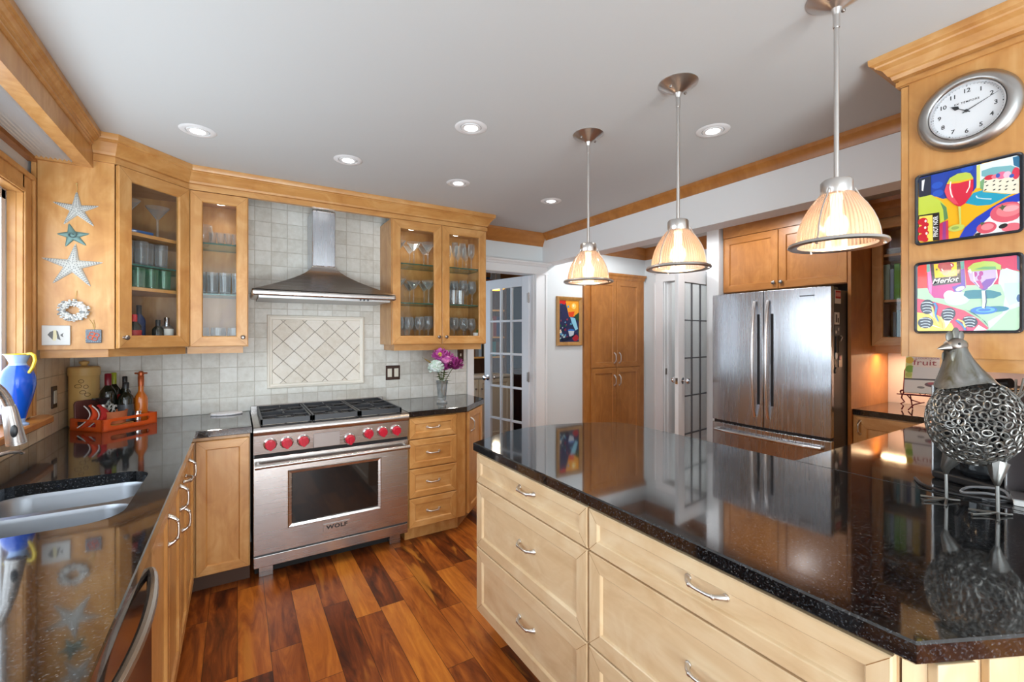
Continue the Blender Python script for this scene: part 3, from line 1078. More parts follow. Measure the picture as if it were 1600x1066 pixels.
# ---- left run (faces +x): local x runs away from the camera
R90 = PI / 2
t = thing('dishwasher', (-0.22, 0.925, 0), R90, 'dishwasher with dark reflective front and curved steel bar handle under the sink counter', 'dishwasher')
mb = MB(); mb.box(0.004, 0.60, 0.001, 0.57, 0.10, 0.868); mb.box(0.004, 0.60, 0.07, 0.57, 0.002, 0.10)
mb.build('body', DGREY, t)
mb = MB(); mb.box(0.006, 0.598, -0.024, 0.0, 0.11, 0.866)
mb.build('door', plain('dark_dishwasher_front', (0.10, 0.085, 0.08, 1), 0.10, 0.8), t, bevel=0.003)
mb = MB()
pts = [(0.040, -0.022, 0.815)] + [(0.04 + 0.52 * i / 18, -0.026 - 0.026 * math.sin(PI * i / 18) ** 0.7, 0.815) for i in range(19)] + [(0.56, -0.022, 0.815)]
mb.tube(pts, 0.012, 10)
mb.build('handle', STEEL, t, smooth=True)

t = thing('sink_cabinet', (-0.22, 1.53, 0), R90, 'maple sink base cabinet with two doors between dishwasher and corner', 'cabinet')
mb = MB(); mb.box(0, 0.018, 0.0005, 0.60, 0.105, 0.873); mb.box(0.722, 0.74, 0.0005, 0.60, 0.105, 0.873); mb.box(0.018, 0.722, 0.0005, 0.60, 0.105, 0.125); mb.box(0.018, 0.722, 0.585, 0.60, 0.125, 0.873); mb.box(0.018, 0.722, 0.0005, 0.018, 0.125, 0.600); mb.box(0, 0.74, 0.07, 0.60, 0.001, 0.105)
mb.build('carcass', MAPLE, t)
for i, (a, b_) in enumerate(((0.004, 0.385), (0.389, 0.736))):
    d = panel_front(a, b_, 0.112, 0.866).build('door', MAP3, t)
    pull(d, b_ - 0.035, -0.021, 0.775, True)
t = thing('corner_base_cabinet', (-0.22, 2.272, 0), R90, 'narrow maple base cabinet with drawer and door left of the inside corner', 'cabinet')
carcass(MB(), 0.66, 0.60).build('carcass', MAPLE, t)
dr = panel_front(0.004, 0.300, 0.735, 0.866, fw=0.04, grain=1).build('drawer', MAP3, t)
pull(dr, 0.15, -0.021, 0.80)
d = panel_front(0.004, 0.300, 0.112, 0.730).build('door', MAP3, t)
pull(d, 0.04, -0.021, 0.66, True)
d = panel_front(0.306, 0.640, 0.112, 0.866).build('door', MAP3, t)
pull(d, 0.34, -0.021, 0.79, True)

# ---- back run, left of the range
t = thing('base_cabinet', (-0.196, 2.972, 0), 0, 'maple base cabinet with one plain door left of the range', 'cabinet')
mb = MB(); mb.box(-0.02, 0.258, 0.0005, 0.575, 0.105, 0.873); mb.box(-0.02, 0.258, 0.07, 0.575, 0.001, 0.105)
mb.build('carcass', MAPLE, t)
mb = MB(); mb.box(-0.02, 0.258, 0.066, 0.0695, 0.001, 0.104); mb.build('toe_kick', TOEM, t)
panel_front(0.002, 0.254, 0.112, 0.852, fw=0.052).build('door', MAP3, t)

# ---- back run, right of the range: four drawers and a clipped-corner door
t = thing('drawer_base_cabinet', (0.994, 2.950, 0), 0, 'maple base cabinet right of the range with four drawers and an angled door', 'cabinet')
mb = MB()
mb.prism([(0, 0.001), (0.432, 0.001), (0.710, 0.280), (0.710, 0.595), (0, 0.595)], 0.105, 0.873)
mb.prism([(0, 0.07), (0.405, 0.07), (0.65, 0.315), (0.65, 0.595), (0, 0.595)], 0.001, 0.105)
mb.build('carcass', MAPLE, t)
for (z0, z1) in ((0.722, 0.866), (0.520, 0.716), (0.317, 0.514), (0.112, 0.311)):
    dr = panel_front(0.004, 0.356, z0, z1, fw=0.046, grain=1).build('drawer', MAP3, t)
    pull(dr, 0.180, -0.021 + 0.009, (z0 + z1) / 2, w=0.09)
d = panel_front(0.03, 0.37, 0.112, 0.866).build('door', MAP3, t, loc=(0.434, 0.0, 0), rot=PI / 4)
pull(d, 0.075, -0.021, 0.765, True)

# ---- island (faces -x): local x runs towards the camera
t = thing('island_drawer_cabinet', (1.0, 1.900, 0), -R90, 'daylit maple island drawer cabinet at the far end, three wide drawers', 'cabinet', None)
def isl(root, w, x0=0.0):
    mb = MB(); mb.box(0, w, 0.0005, 0.94, 0.105, 0.873); mb.box(0, w, 0.07, 0.94, 0.001, 0.105)
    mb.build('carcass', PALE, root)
    for (z0, z1) in ((0.732, 0.868), (0.424, 0.726), (0.114, 0.418)):
        dr = panel_front(0.003, w - 0.003, z0, z1, fw=0.058 if z1 < 0.8 else 0.044, grain=1).build('drawer', MAP3_DAYLIT, root)
        pull(dr, w * 0.535, -0.021 + 0.009, (z0 + z1) / 2 + 0.012, w=0.104)
isl(t, 0.797)
t = thing('island_drawer_cabinet', (1.0, 1.100, 0), -R90, 'daylit maple island drawer cabinet at the near end, beside the clipped corner', 'cabinet', None)
isl(t, 0.797)
t = thing('island_end_cabinet', (1.0, 0.300, 0), 0, 'daylit maple end of the island below its clipped near corner', 'cabinet')
mb = MB()
mb.prism([(0.002, -0.001), (0.020, -0.030), (0.95, -0.480), (0.95, -0.001)], 0.105, 0.873)
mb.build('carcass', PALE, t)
mb = MB()
T = Matrix.Rotation(math.atan2(-0.45, 0.93), 4, 'Z')
mb.T = Matrix.Translation((0.020, -0.030, 0)) @ T
mb.box(0.0, 0.075, -0.018, 0.0, 0.105, 0.873); mb.box(0.105, 0.165, -0.014, 0.0, 0.105, 0.873); mb.box(0.24, 0.30, -0.014, 0.0, 0.105, 0.873)
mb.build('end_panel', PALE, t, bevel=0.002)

# ---- rear counter run (faces +y) and the counter beside the fridge (faces -x)
t = thing('peninsula_base_cabinet', (3.705, 0.910, 0), PI, 'maple base cabinet under the rear counter behind the wire hen', 'cabinet')
mb = MB(); mb.box(0, 1.73, 0.0005, 0.63, 0.105, 0.873); mb.box(0, 1.73, 0.07, 0.63, 0.001, 0.105)
mb.build('carcass', MAPLE, t)
for i in range(3):
    d = panel_front(0.004 + 0.576 * i, 0.572 + 0.576 * i, 0.112, 0.866).build('door', MAP3, t)
    pull(d, 0.53 + 0.576 * i, -0.021, 0.77, True)
t = thing('counter_base_cabinet', (3.735, 1.384, 0), -R90, 'pale maple base cabinet beside the fridge panel with one upright pull', 'cabinet')
mb = MB(); mb.box(0, 0.45, 0.0005, 0.62, 0.105, 0.873); mb.box(0, 0.45, 0.07, 0.62, 0.001, 0.105)
mb.build('carcass', MAPLE, t)
d = panel_front(0.004, 0.440, 0.112, 0.866, fw=0.085).build('door', MAP3, t)
pull(d, 0.045, -0.021, 0.79, True, w=0.09)

# ---- worktops
def rrect(x0, x1, y0, y1, r, n=6):
    p = []
    for (cx_, cy_, a0) in ((x1 - r, y1 - r, 0), (x0 + r, y1 - r, 90), (x0 + r, y0 + r, 180), (x1 - r, y0 + r, 270)):
        for i in range(n + 1):
            a = math.radians(a0 + 90 * i / n)
            p.append((cx_ + r * math.cos(a), cy_ + r * math.sin(a)))
    return p

SX0, SX1, SY0, SY1 = -0.700, -0.285, 1.655, 2.215
mb = MB()
mb.prism([(XL + 0.0005, 0.2), (-0.190, 0.2), (-0.190, 2.942), (0.071, 2.942), (0.071, YB - 0.0105), (XL + 0.0105, YB - 0.0105)], CT0, CT1, ch=0.003,
         holes=[rrect(SX0, SX1, SY0, SY1, 0.09)])
tag(mb.build('worktop', GRANITE), 'black granite worktop with sink cut-out running under the window to the range', 'worktop')
mb = MB()
mb.prism([(0.9905, 2.925), (1.432, 2.925), (1.735, 3.228), (1.735, YB - 0.0105), (0.9905, YB - 0.0105)], CT0, CT1, ch=0.003)
tag(mb.build('worktop', GRANITE), 'small black granite worktop with clipped corner right of the range', 'worktop')
mb = MB()
far = [(1.9735, 1.74), (1.968, 1.86), (1.935, 1.93), (1.75, 2.022), (1.56, 2.070), (1.394, 2.084), (1.243, 2.055), (1.05, 1.965), (0.975, 1.925)]
mb.prism([(0.977, 0.272), (1.9735, -0.222)] + far, CT0, CT1, ch=0.004)
tag(mb.build('worktop', GRANITE), 'large black granite island worktop with a rounded far end in the foreground', 'worktop')
mb = MB()
mb.prism([(1.9750, 0.2805), (4.3485, 0.2805), (4.3485, 1.3845), (3.713, 1.3845), (3.713, 0.940), (1.9750, 0.940)], CT0, CT1, ch=0.003)
tag(mb.build('worktop', GRANITE), 'black granite worktop under the wire hen and coffee maker, turning beside the fridge', 'worktop')

# ---- sink
t = thing('kitchen_sink', (-0.4925, 1.935, 0.66), 0, 'stainless steel double bowl sink set into the black worktop', 'sink')
def bowl(x0, x1, y0, y1, r, name):
    mb = MB()
    rings = [(0.0, 0.2135), (0.006, 0.200), (0.012, 0.06), (0.030, 0.025), (0.08, 0.018)]
    P0 = [rrect(x0 + d, x1 - d, y0 + d, y1 - d, max(0.02, r - d * 0.6)) for d, z in rings]
    vs = []; n = len(P0[0])
    for P, (d, z) in zip(P0, rings):
        vs += [(p[0], p[1], z) for p in P]
    fs = []
    for k in range(len(rings) - 1):
        for i in range(n):
            j = (i + 1) % n
            fs.append((k * n + i, k * n + j, (k + 1) * n + j, (k + 1) * n + i))
    fs.append(tuple((len(rings) - 1) * n + i for i in range(n)))
    mb.add(vs, fs)
    o = mb.build(name, SINKST, t, smooth=True, sharp=50)
    b = MB(); b.lathe([(0.0, 0.019), (0.030, 0.019), (0.042, 0.0225), (0.045, 0.019)], 18, ((x0 + x1) / 2, (y0 + y1) / 2, 0))
    b.build('drain', CHROME, o, smooth=True)
    return o
bowl(-0.205, 0.205, -0.278, 0.018, 0.085, 'bowl')
bowl(-0.205, 0.205, 0.048, 0.278, 0.085, 'bowl')
mb = MB()
mb.prism(rrect(-0.212, 0.212, -0.285, 0.285, 0.09), 0.206, 0.2135, holes=[rrect(-0.205, 0.205, -0.278, 0.018, 0.085), rrect(-0.205, 0.205, 0.048, 0.278, 0.085)])
mb.build('rim', SINKST, t)

# ---- faucet and soap dispenser
t = thing('faucet', (-0.765, 1.82, CT1), 0, 'brushed steel pull-down kitchen faucet arching over the sink', 'faucet')
mb = MB(); mb.lathe([(0.028, 0.0005), (0.028, 0.008), (0.022, 0.014), (0.020, 0.12), (0.015, 0.13)], 18)
pts = []
tip = Vector((0.164, 0.172, 0))
for i in range(15):
    a = PI * i / 14
    k = 0.5 * (1 - math.cos(a * 0.93))
    pts.append((tip.x * k, tip.y * k, 0.275 + 0.13 * math.sin(a * 0.93)))
mb.tube([(0, 0, 0.12), (0, 0, 0.2)] + pts, 0.013, 12)
mb.build('spout', STEEL, t, smooth=True)
mb = MB()
a0 = Vector(pts[-1]); dirv = (Vector(pts[-1]) - Vector(pts[-2])).normalized()
dirv = Vector((0.10, 0.11, -0.98)).normalized()
mb.tube([a0, a0 + dirv * 0.02, a0 + dirv * 0.06, a0 + dirv * 0.105, a0 + dirv * 0.125], [0.0145, 0.0175, 0.0200, 0.0225, 0.0240], 16)
hd = mb.build('spray_head', STEEL, t, smooth=True)
mb = MB(); c_ = a0 + dirv * 0.080 + Vector((0.006, -0.020, 0.0)); mb.ell(c_, (0.009, 0.006, 0.020), 10, 8); mb.build('button', BLACKP, hd, smooth=True)
mb = MB(); mb.tube([(0.02, 0, 0.09), (0.05, -0.03, 0.095), (0.07, -0.06, 0.105)], [0.010, 0.006, 0.005], 8); mb.build('lever', STEEL, t, smooth=True)
t = thing('soap_dispenser', (-0.765, 2.33, CT1), 0, 'steel soap dispenser with curved spout behind the sink', 'soap dispenser')
mb = MB(); mb.lathe([(0.020, 0.0005), (0.020, 0.006), (0.012, 0.010), (0.011, 0.05), (0.014, 0.055), (0.014, 0.075), (0, 0.08)], 14); mb.build('pump', STEEL, t, smooth=True)
mb = MB(); mb.tube([(0, 0, 0.07), (0.015, 0.02, 0.082), (0.04, 0.055, 0.086), (0.062, 0.085, 0.080), (0.068, 0.092, 0.070)], [0.009, 0.009, 0.008, 0.007, 0.006], 10); mb.build('nozzle', STEEL, t, smooth=True)

# ================================================================== RANGE
t = thing('range_cooker', (0.0775, 2.935, 0), 0, 'stainless steel six-burner gas range with red knobs and oven door', 'range')
RW = 0.908
mb = MB()
mb.box(0, RW, 0.004, 0.60, 0.10, 0.895)
mb.build('body', DGREY, t)
mb = MB(); mb.box(0.006, RW - 0.006, 0.0005, 0.0039, 0.69, 0.76); mb.build('gap_shade_strip', GAP, t)  # black strip put in for the shade of the gap above the door
mb = MB(); mb.box(0.01, RW - 0.01, 0.13, 0.15, 0.002, 0.099); mb.build('toe_kick', GAP, t)  # black sheet put in for the shade under the range
mb = MB(); mb.box(0.0, RW, -0.006, 0.03, 0.092, 0.156); mb.build('kick_panel', STEEL, t, bevel=0.003)
for x in (0.03, RW - 0.10):
    mb = MB(); mb.box(x, x + 0.075, 0.075, 0.11, 0.0, 0.10); mb.build('foot', STEEL, t, bevel=0.002)
# oven door with window and badge
mb = MB()
wx0, wx1, wz0, wz1 = 0.200, 0.703, 0.318, 0.612
def ring(d, y):
    return [(wx0 - d, y, wz0 - d), (wx1 + d, y, wz0 - d), (wx1 + d, y, wz1 + d), (wx0 - d, y, wz1 + d)]
mb.T = Matrix(((1, 0, 0, 0), (0, 0, -1, 0), (0, 1, 0, 0), (0, 0, 0, 1)))
mb.prism([(0.0, 0.168), (RW, 0.168), (RW, 0.728), (0.0, 0.728)], -0.0035, 0.012, ch=0.002, holes=[[(wx0 - 0.022, wz0 - 0.022), (wx1 + 0.022, wz0 - 0.022), (wx1 + 0.022, wz1 + 0.022), (wx0 - 0.022, wz1 + 0.022)]])
mb.T = Matrix()
rr = [ring(0.024, -0.012), ring(0.018, -0.016), ring(0.004, -0.013), ring(0.0, -0.004)]
for k in range(3):
    for i in range(4):
        j = (i + 1) % 4
        mb.add([rr[k][i], rr[k][j], rr[k + 1][j], rr[k + 1][i]], [(0, 1, 2, 3)])
door = mb.build('oven_door', STEEL, t)
mb = MB(); mb.box(wx0 - 0.004, wx1 + 0.004, -0.0045, 0.0, wz0 - 0.004, wz1 + 0.004); mb.build('oven_window', BLACKGL, door)
mb = MB(); mb.tube([(0.008, -0.062, 0.690), (RW - 0.008, -0.062, 0.690)], 0.0135, 14)
for x in (0.022, RW - 0.022):
    mb.tube([(x, -0.010, 0.690), (x, -0.062, 0.690)], [0.011, 0.011], 10); mb.tube([(x - 0.016, -0.062, 0.690), (x + 0.016, -0.062, 0.690)], 0.0155, 14)
mb.build('handle', STEEL, door, smooth=True)
mb = MB(); mb.box(0.372, 0.530, -0.018, -0.0115, 0.226, 0.270)
T0 = mb.T
text_into(mb, 'WOLF', 0.034, face_at(0.451, -0.0183, 0.248) @ Matrix.Diagonal((1.22, 0.95, 1, 1)), 1, bold=0.0013, space=1.1)
mb.build('badge', [STEEL, BLACKP], door, bevel=0.0)
# control panel, slightly raked, with bullnose
mb = MB()
mb.add([(0, -0.006, 0.748), (RW, -0.006, 0.748), (RW, -0.016, 0.862), (0, -0.016, 0.862), (0, 0.05, 0.748), (RW, 0.05, 0.748), (RW, 0.05, 0.862), (0, 0.05, 0.862)],
       [(0, 1, 2, 3), (4, 7, 6, 5), (0, 4, 5, 1), (3, 2, 6, 7), (0, 3, 7, 4), (1, 5, 6, 2)])
mb.build('control_panel', STEEL, t)
mb = MB()
prof = [(-0.018, 0.858), (-0.030, 0.864), (-0.036, 0.878), (-0.036, 0.892), (-0.028, 0.906), (-0.012, 0.912), (0.60, 0.912), (0.60, 0.858)]
n = len(prof)
vs = [(0.0, y, z) for y, z in prof] + [(RW, y, z) for y, z in prof]
mb.add(vs, [tuple(range(n)), tuple(reversed(range(n, 2 * n)))] + [(i, (i + 1) % n, n + (i + 1) % n, n + i) for i in range(n)])
top = mb.build('cooktop', STEEL, t, smooth=True, sharp=30)
mb = MB(); mb.box(0.0, RW, 0.585, 0.612, 0.908, 0.950); mb.build('back_trim', STEEL, t, bevel=0.003)
mb = MB(); mb.box(0.316, 0.468, -0.0175, -0.010, 0.752, 0.836)
mb.build('display', plain('display_steel', (0.27, 0.23, 0.215, 1), 0.45, 0.6), t, bevel=0.001)
kx = [0.0845, 0.1705, 0.2605, 0.5275, 0.6435, 0.7345, 0.8245]
for i, x in enumerate(kx):
    z = 0.780 if i == 3 else 0.803
    mb = MB(); mb.T = Matrix.Translation((x, -0.0105, z)) @ Matrix.Rotation(PI / 2 + 0.087, 4, 'X')
    mb.lathe([(0.036, 0.0), (0.036, 0.005), (0.030, 0.010), (0.029, 0.010)], 22)
    bz = mb.build('knob_bezel', STEEL, t, smooth=True)
    mb = MB(); mb.T = Matrix.Translation((x, -0.0115, z)) @ Matrix.Rotation(PI / 2 + 0.087, 4, 'X')
    mb.lathe([(0.029, 0.0095), (0.029, 0.022), (0.026, 0.034), (0.024, 0.036), (0.0, 0.036)], 22)
    mb.box(-0.007, 0.007, -0.027, 0.027, 0.034, 0.044)
    mb.build('knob', REDK, bz, smooth=True, sharp=40)
# grates
for g in range(3):
    gx0 = 0.036 + g * 0.2795; gx1 = gx0 + 0.274
    mb = MB()
    y0, y1 = 0.005, 0.575
    zt, th = 0.946, 0.011
    for (a, b_, c_, d_) in ((gx0, gx1, y0, y0 + th), (gx0, gx1, y1 - th, y1), (gx0, gx0 + th, y0, y1), (gx1 - th, gx1, y0, y1), (gx0, gx1, (y0 + y1) / 2 - th / 2, (y0 + y1) / 2 + th / 2)):
        mb.box(a, b_, c_, d_, zt - 0.030, zt)
    for (a, c_) in ((gx0, y0), (gx1 - th, y0), (gx0, y1 - th), (gx1 - th, y1 - th)):
        mb.box(a, a + th, c_, c_ + th, 0.9125, zt)
    mid = (gx0 + gx1) / 2
    for q in range(2):
        cy = y0 + (y1 - y0) * (0.25 + 0.5 * q)
        for k in range(4):
            an = PI / 4 + k * PI / 2 + PI / 4
            dx, dy = math.cos(an), math.sin(an)
            rmax = 0.128
            mb.tube([(mid + dx * 0.045, cy + dy * 0.045, zt - 0.006), (mid + dx * rmax, cy + dy * rmax, zt - 0.006)], 0.006, 6)
        mb.tube([(mid + 0.055 * math.cos(a), cy + 0.055 * math.sin(a), zt - 0.012) for a in [2 * PI * i / 20 for i in range(20)]], 0.005, 6, closed=True)
    mb.build('grate', IRON, t)
for g in range(3):
    for q in range(2):
        mb = MB(); mb.lathe([(0.052, 0.912), (0.052, 0.918), (0.040, 0.922), (0.040, 0.928), (0.034, 0.932), (0, 0.932)], 20, (0.036 + g * 0.2795 + 0.137, 0.1475 + 0.285 * q, 0))
        mb.build('burner', IRON, t, smooth=True)

# ---- range hood
t = thing('range_hood', (0.515, YB, 1.66), 0, 'stainless steel chimney hood with flared canopy above the range', 'range hood')
def hood_ring(hw, y0, z, n=1):
    return [(-hw, y0, z), (hw, y0, z), (hw, -0.0115, z), (-hw, -0.0115, z)]
prof = []
for i in range(11):
    s_ = i / 10.0
    zz = 0.060 + 0.195 * s_
    k = (1 - s_) ** 1.55
    prof.append((0.077 + (0.440 - 0.077) * k, -(0.262 + (0.480 - 0.262) * k), zz))
vs = []; fs = []
rings = [hood_ring(hw, y, z) for hw, y, z in prof]
for r in rings: vs += r
for k in range(len(rings) - 1):
    for i in range(4):
        j = (i + 1) % 4
        fs.append((k * 4 + i, k * 4 + j, (k + 1) * 4 + j, (k + 1) * 4 + i))
fs.append((40, 41, 42, 43))
mb = MB(); mb.add(vs, fs)
mb.build('canopy', STEEL, t, smooth=True, sharp=28)
mb = MB(); mb.box(-0.440, 0.440, -0.480, -0.0115, 0.022, 0.060)
mb.build('rim', STEEL, t, bevel=0.014, seg=4)
mb = MB(); mb.box(-0.405, 0.405, -0.445, -0.03, 0.010, 0.0225)
mb.build('filter', plain('hood_filter', (0.42, 0.42, 0.43, 1), 0.35, 1.0), t)
mb = MB()
for x in (0.20, 0.225, 0.25): mb.tube([(x, -0.455, 0.0225), (x, -0.455, 0.014)], 0.005, 8)
mb.build('switch', BLACKP, t)
mb = MB(); mb.box(-0.078, 0.072, -0.262, -0.0115, 0.255, 0.645)
mb.build('chimney', STEEL_V, t, bevel=0.006)

# ================================================================== WALL CABINETS
UZ0, UZ1 = 1.366, 2.306
GZ = lambda p, x0, x1, z0, z1, y=-0.010: MB().box(x0, x1, y - 0.002, y + 0.002, z0, z1).build('glass_pane', PANE, p)


def glass_door(root, x0, x1, z0, z1, fw, knob_x, loc=None, rot=None, k_r=0.013):
    d = panel_front(x0, x1, z0, z1, fw=fw, glass=True).build('door', MAP3, root, loc=loc, rot=rot)
    GZ(d, x0 + fw - 0.001, x1 - fw + 0.001, z0 + fw - 0.001, z1 - fw + 0.001)
    knob(d, knob_x, -0.021, z0 + 0.055, r=k_r)
    return d


def gshelf(root, pts, z, th=0.008):
    n = len(pts)
    mb = MB()
    vs = [(p[0], p[1], z) for p in pts] + [(p[0], p[1], z + th) for p in pts]
    mb.add(vs, [tuple(reversed(range(n))), tuple(range(n, 2 * n))], 0)
    mb.add(vs, [(i, (i + 1) % n, n + (i + 1) % n, n + i) for i in range(n)], 1)
    return mb.build('glass_shelf', [SHELFGL, SHELFEDGE], root)


# ---- corner cabinet with the plain end panel (starfish hang on it) and an angled glass door
t = thing('corner_wall_cabinet', (XL, 2.970, UZ0), 0, 'maple corner wall cabinet with plain end panel and angled glass door', 'wall cabinet')
hgt = UZ1 - UZ0
out = [(0.0315, 0.0), (0.310, 0.0), (0.590, 0.280), (0.590, 0.578), (0.0115, 0.578), (0.0115, 0.03)]
inn = [(0.034, 0.020), (0.300, 0.020), (0.574, 0.294), (0.574, 0.560), (0.034, 0.560)]
mb = MB()
mb.box(0.0325, 0.310, 0.0, 0.018, 0, hgt + 0.05)       # end panel
mb.build('end_panel', MAPLE, t, bevel=0.0015)
mb = MB()
mb.box(0.0125, 0.030, 0.0, 0.578, 0, hgt); mb.box(0.030, 0.590, 0.562, 0.578, 0, hgt); mb.box(0.5745, 0.590, 0.282, 0.562, 0, hgt)
mb.build('back_panel', MAPLE, t)
mb = MB(); mb.prism(inn, 0.0, 0.018); mb.build('bottom_panel', MAPLE_H, t)
mb = MB(); mb.prism(inn, hgt - 0.018, hgt); mb.build('top_panel', MAPLE_H, t)
for z in (0.312, 0.605):
    mb = MB(); mb.prism(inn, z, z + 0.018); mb.build('shelf', MAPLE_H, t)
gshelf(t, inn, 0.445)
glass_door(t, 0.006, 0.390, 0.004, hgt - 0.004, 0.066, 0.030, loc=(0.310, -0.001, 0), rot=PI / 4)
mb = MB()
mb.box(0.036, 0.272, 0.020, 0.036, -0.040, -0.0005)
mb.prism([(0.272, 0.020), (0.282, 0.020), (0.575, 0.313), (0.575, 0.560), (0.555, 0.560), (0.555, 0.315), (0.275, 0.036)], -0.040, -0.0005)
mb.build('light_rail', MAPLE_H, t)

# ---- narrow glass cabinet
t = thing('glass_wall_cabinet', (-0.245, 3.250, UZ0), 0, 'narrow maple wall cabinet with one glass door left of the hood', 'wall cabinet')
def glasscase(t, w, d, h):
    for xa_, xb_ in ((0, 0.018), (w - 0.018, w)):
        mb = MB(); mb.box(xa_, xb_, 0.001, d, 0, h); mb.build('side_panel', MAPLE, t)
    mb = MB(); mb.box(0.018, w - 0.018, d - 0.012, d, 0, h); mb.build('back_panel', MAPLE, t)
    mb = MB(); mb.box(0.018, w - 0.018, 0.001, d - 0.012, 0, 0.018); mb.build('bottom_panel', MAPLE_H, t)
    mb = MB(); mb.box(0.018, w - 0.018, 0.001, d - 0.012, h - 0.018, h); mb.build('top_panel', MAPLE_H, t)
glasscase(t, 0.304, 0.298, hgt)
for z in (0.318, 0.628):
    gshelf(t, [(0.019, 0.012), (0.285, 0.012), (0.285, 0.285), (0.019, 0.285)], z)
glass_door(t, 0.006, 0.300, 0.004, hgt - 0.006, 0.062, 0.274)
mb = MB(); mb.box(-0.01, 0.275, 0.022, 0.040, -0.040, -0.0005); mb.box(0.257, 0.275, 0.040, 0.295, -0.040, -0.0005); mb.build('light_rail', MAPLE_H, t)

# ---- double glass cabinet
t = thing('glass_wall_cabinet', (0.968, 3.250, UZ0), 0, 'wide maple wall cabinet with two glass doors right of the hood', 'wall cabinet')
glasscase(t, 0.792, 0.298, hgt)
for z in (0.312, 0.612):
    gshelf(t, [(0.019, 0.012), (0.773, 0.012), (0.773, 0.285), (0.019, 0.285)], z)
glass_door(t, 0.004, 0.395, 0.004, hgt - 0.004, 0.064, 0.366)
glass_door(t, 0.399, 0.788, 0.004, hgt - 0.004, 0.064, 0.428)
mb = MB(); mb.box(0.03, 0.765, 0.026, 0.044, -0.044, -0.0005); mb.box(0.03, 0.048, 0.044, 0.295, -0.044, -0.0005); mb.box(0.747, 0.765, 0.044, 0.295, -0.044, -0.0005); mb.build('light_rail', MAPLE_H, t)

def puck(root, lx, ly, wx, wy, wz, pw):
    mb = MB(); mb.lathe([(0.034, 0.0), (0.034, -0.010), (0.026, -0.012)], 20, caps=False); mb.lathe([(0.0, -0.0105), (0.026, -0.0115)], 20, mi=1, caps=False)
    mb.build('puck_light', [NICKEL, DLM], root, loc=(lx, ly, hgt - 0.0185), smooth=True, sharp=40)
    spot('puck_lamp', (wx, wy, wz), pw, (1.0, 0.90, 0.76), 150, 1.0, 0.02)
puck(t, 0.205, 0.14, 0.968 + 0.205, 3.39, UZ1 - 0.035, 1.6)
puck(t, 0.590, 0.14, 0.968 + 0.590, 3.39, UZ1 - 0.035, 1.6)
nc = [o for o in bpy.data.objects if o.name.startswith('glass_wall_cabinet')][0]
puck(nc, 0.155, 0.14, -0.09, 3.39, UZ1 - 0.035, 1.4)

# ---- light box over the sink
t = thing('ceiling_light_box', (XL, -1.2, 2.27), 0, 'maple fascia light box with ribbed silver diffuser over the sink window', 'light box')
mb = MB(); mb.box(0.170, 0.2300, 0.0, 4.1695, 0.0, 0.020); mb.box(0.2100, 0.2300, 0.0, 4.1695, 0.0202, 0.169); mb.build('fascia', MAPLE, t)
mb = MB(); mb.box(0.0005, 0.032, 0.0, 4.1695, -0.012, 0.025); mb.build('wall_rail', HONEY, t)
mb = MB(); mb.box(0.032, 0.170, 4.145, 4.1695, 0.0, 0.020); mb.build('end_rail', MAPLE_H, t)
DIFF = plain('ribbed_diffuser', (0.72, 0.75, 0.78, 1), 0.30, 0.25)
mb = MB()
nx = 18
vs = []; fs = []
for i in range(nx + 1):
    z = 0.006 + (0.012 if i % 2 else 0.0)
    x = 0.030 + 0.142 * i / nx
    vs += [(x, 0.0, z), (x, 4.15, z)]
for i in range(nx): mb.add([vs[2 * i], vs[2 * i + 2], vs[2 * i + 3], vs[2 * i + 1]], [(0, 1, 2, 3)], i % 2)  # every other rib face darker: rib shading put into the colour
mb.box(0.03, 0.172, 0, 4.15, 0.019, 0.021)
mb.build('diffuser', [DIFF, plain('ribbed_diffuser_shaded', (0.34, 0.36, 0.38, 1), 0.35, 0.25)], t)

# ---- cabinet over the rear counter: its end panel carries the clock and plates
t = thing('end_wall_cabinet', (2.030, 0.2685, 1.360), 0, 'maple wall cabinet whose end panel carries the clock and two plates', 'wall cabinet')
mb = MB(); mb.box(0, 0.018, 0, 0.3185, 0, 1.0795); mb.build('end_panel', MAPLE, t, bevel=0.001)
mb = MB(); mb.box(0.0185, 2.00, 0, 0.318, 0, 1.0795); mb.build('carcass', MAPLE, t)
for i in range(4):
    d = panel_front(0.0, 0.498, 0.0, 0.965, t=0.0225).build('door', MAP3, t, loc=(2.0 - 0.50 * i, 0.3195, 0), rot=PI)
    knob(d, 0.03 if i % 2 else 0.47, -0.0225, 0.05)
mb = MB(); mb.box(0.001, 0.0185, 0.3185, 0.342, 0.968, 1.0795); mb.build('corner_block', MAPLE, t)
mb = MB(); mb.box(0.014, 0.030, 0.02, 0.2400, -0.042, -0.0005); mb.box(0.030, 1.98, 0.224, 0.240, -0.042, -0.0005); mb.build('light_rail', MAPLE_H, t)

# ---- glazed bookshelf cabinet beside the fridge
t = thing('bookshelf_wall_cabinet', (4.050, 1.3845, 1.356), -R90, 'maple wall cabinet with glass door full of books beside the fridge', 'wall cabinet')
for xa_, xb_ in ((0, 0.018), (0.735, 0.753)):
    mb = MB(); mb.box(xa_, xb_, 0.001, 0.309, 0, 0.944); mb.build('side_panel', MAPLE, t)
mb = MB(); mb.box(0.018, 0.735, 0.297, 0.309, 0, 0.944); mb.build('back_panel', MAPLE, t)
mb = MB(); mb.box(0.018, 0.735, 0.001, 0.297, 0, 0.018); mb.build('bottom_panel', MAPLE_H, t)
mb = MB(); mb.box(0.018, 0.735, 0.001, 0.297, 0.90, 0.944); mb.build('top_panel', MAPLE_H, t)
for z in (0.325, 0.660):
    mb = MB(); mb.box(0.019, 0.734, 0.012, 0.296, z, z + 0.018); mb.build('shelf', MAPLE_H, t)
glass_door(t, 0.004, 0.376, 0.004, 0.930, 0.066, 0.345)
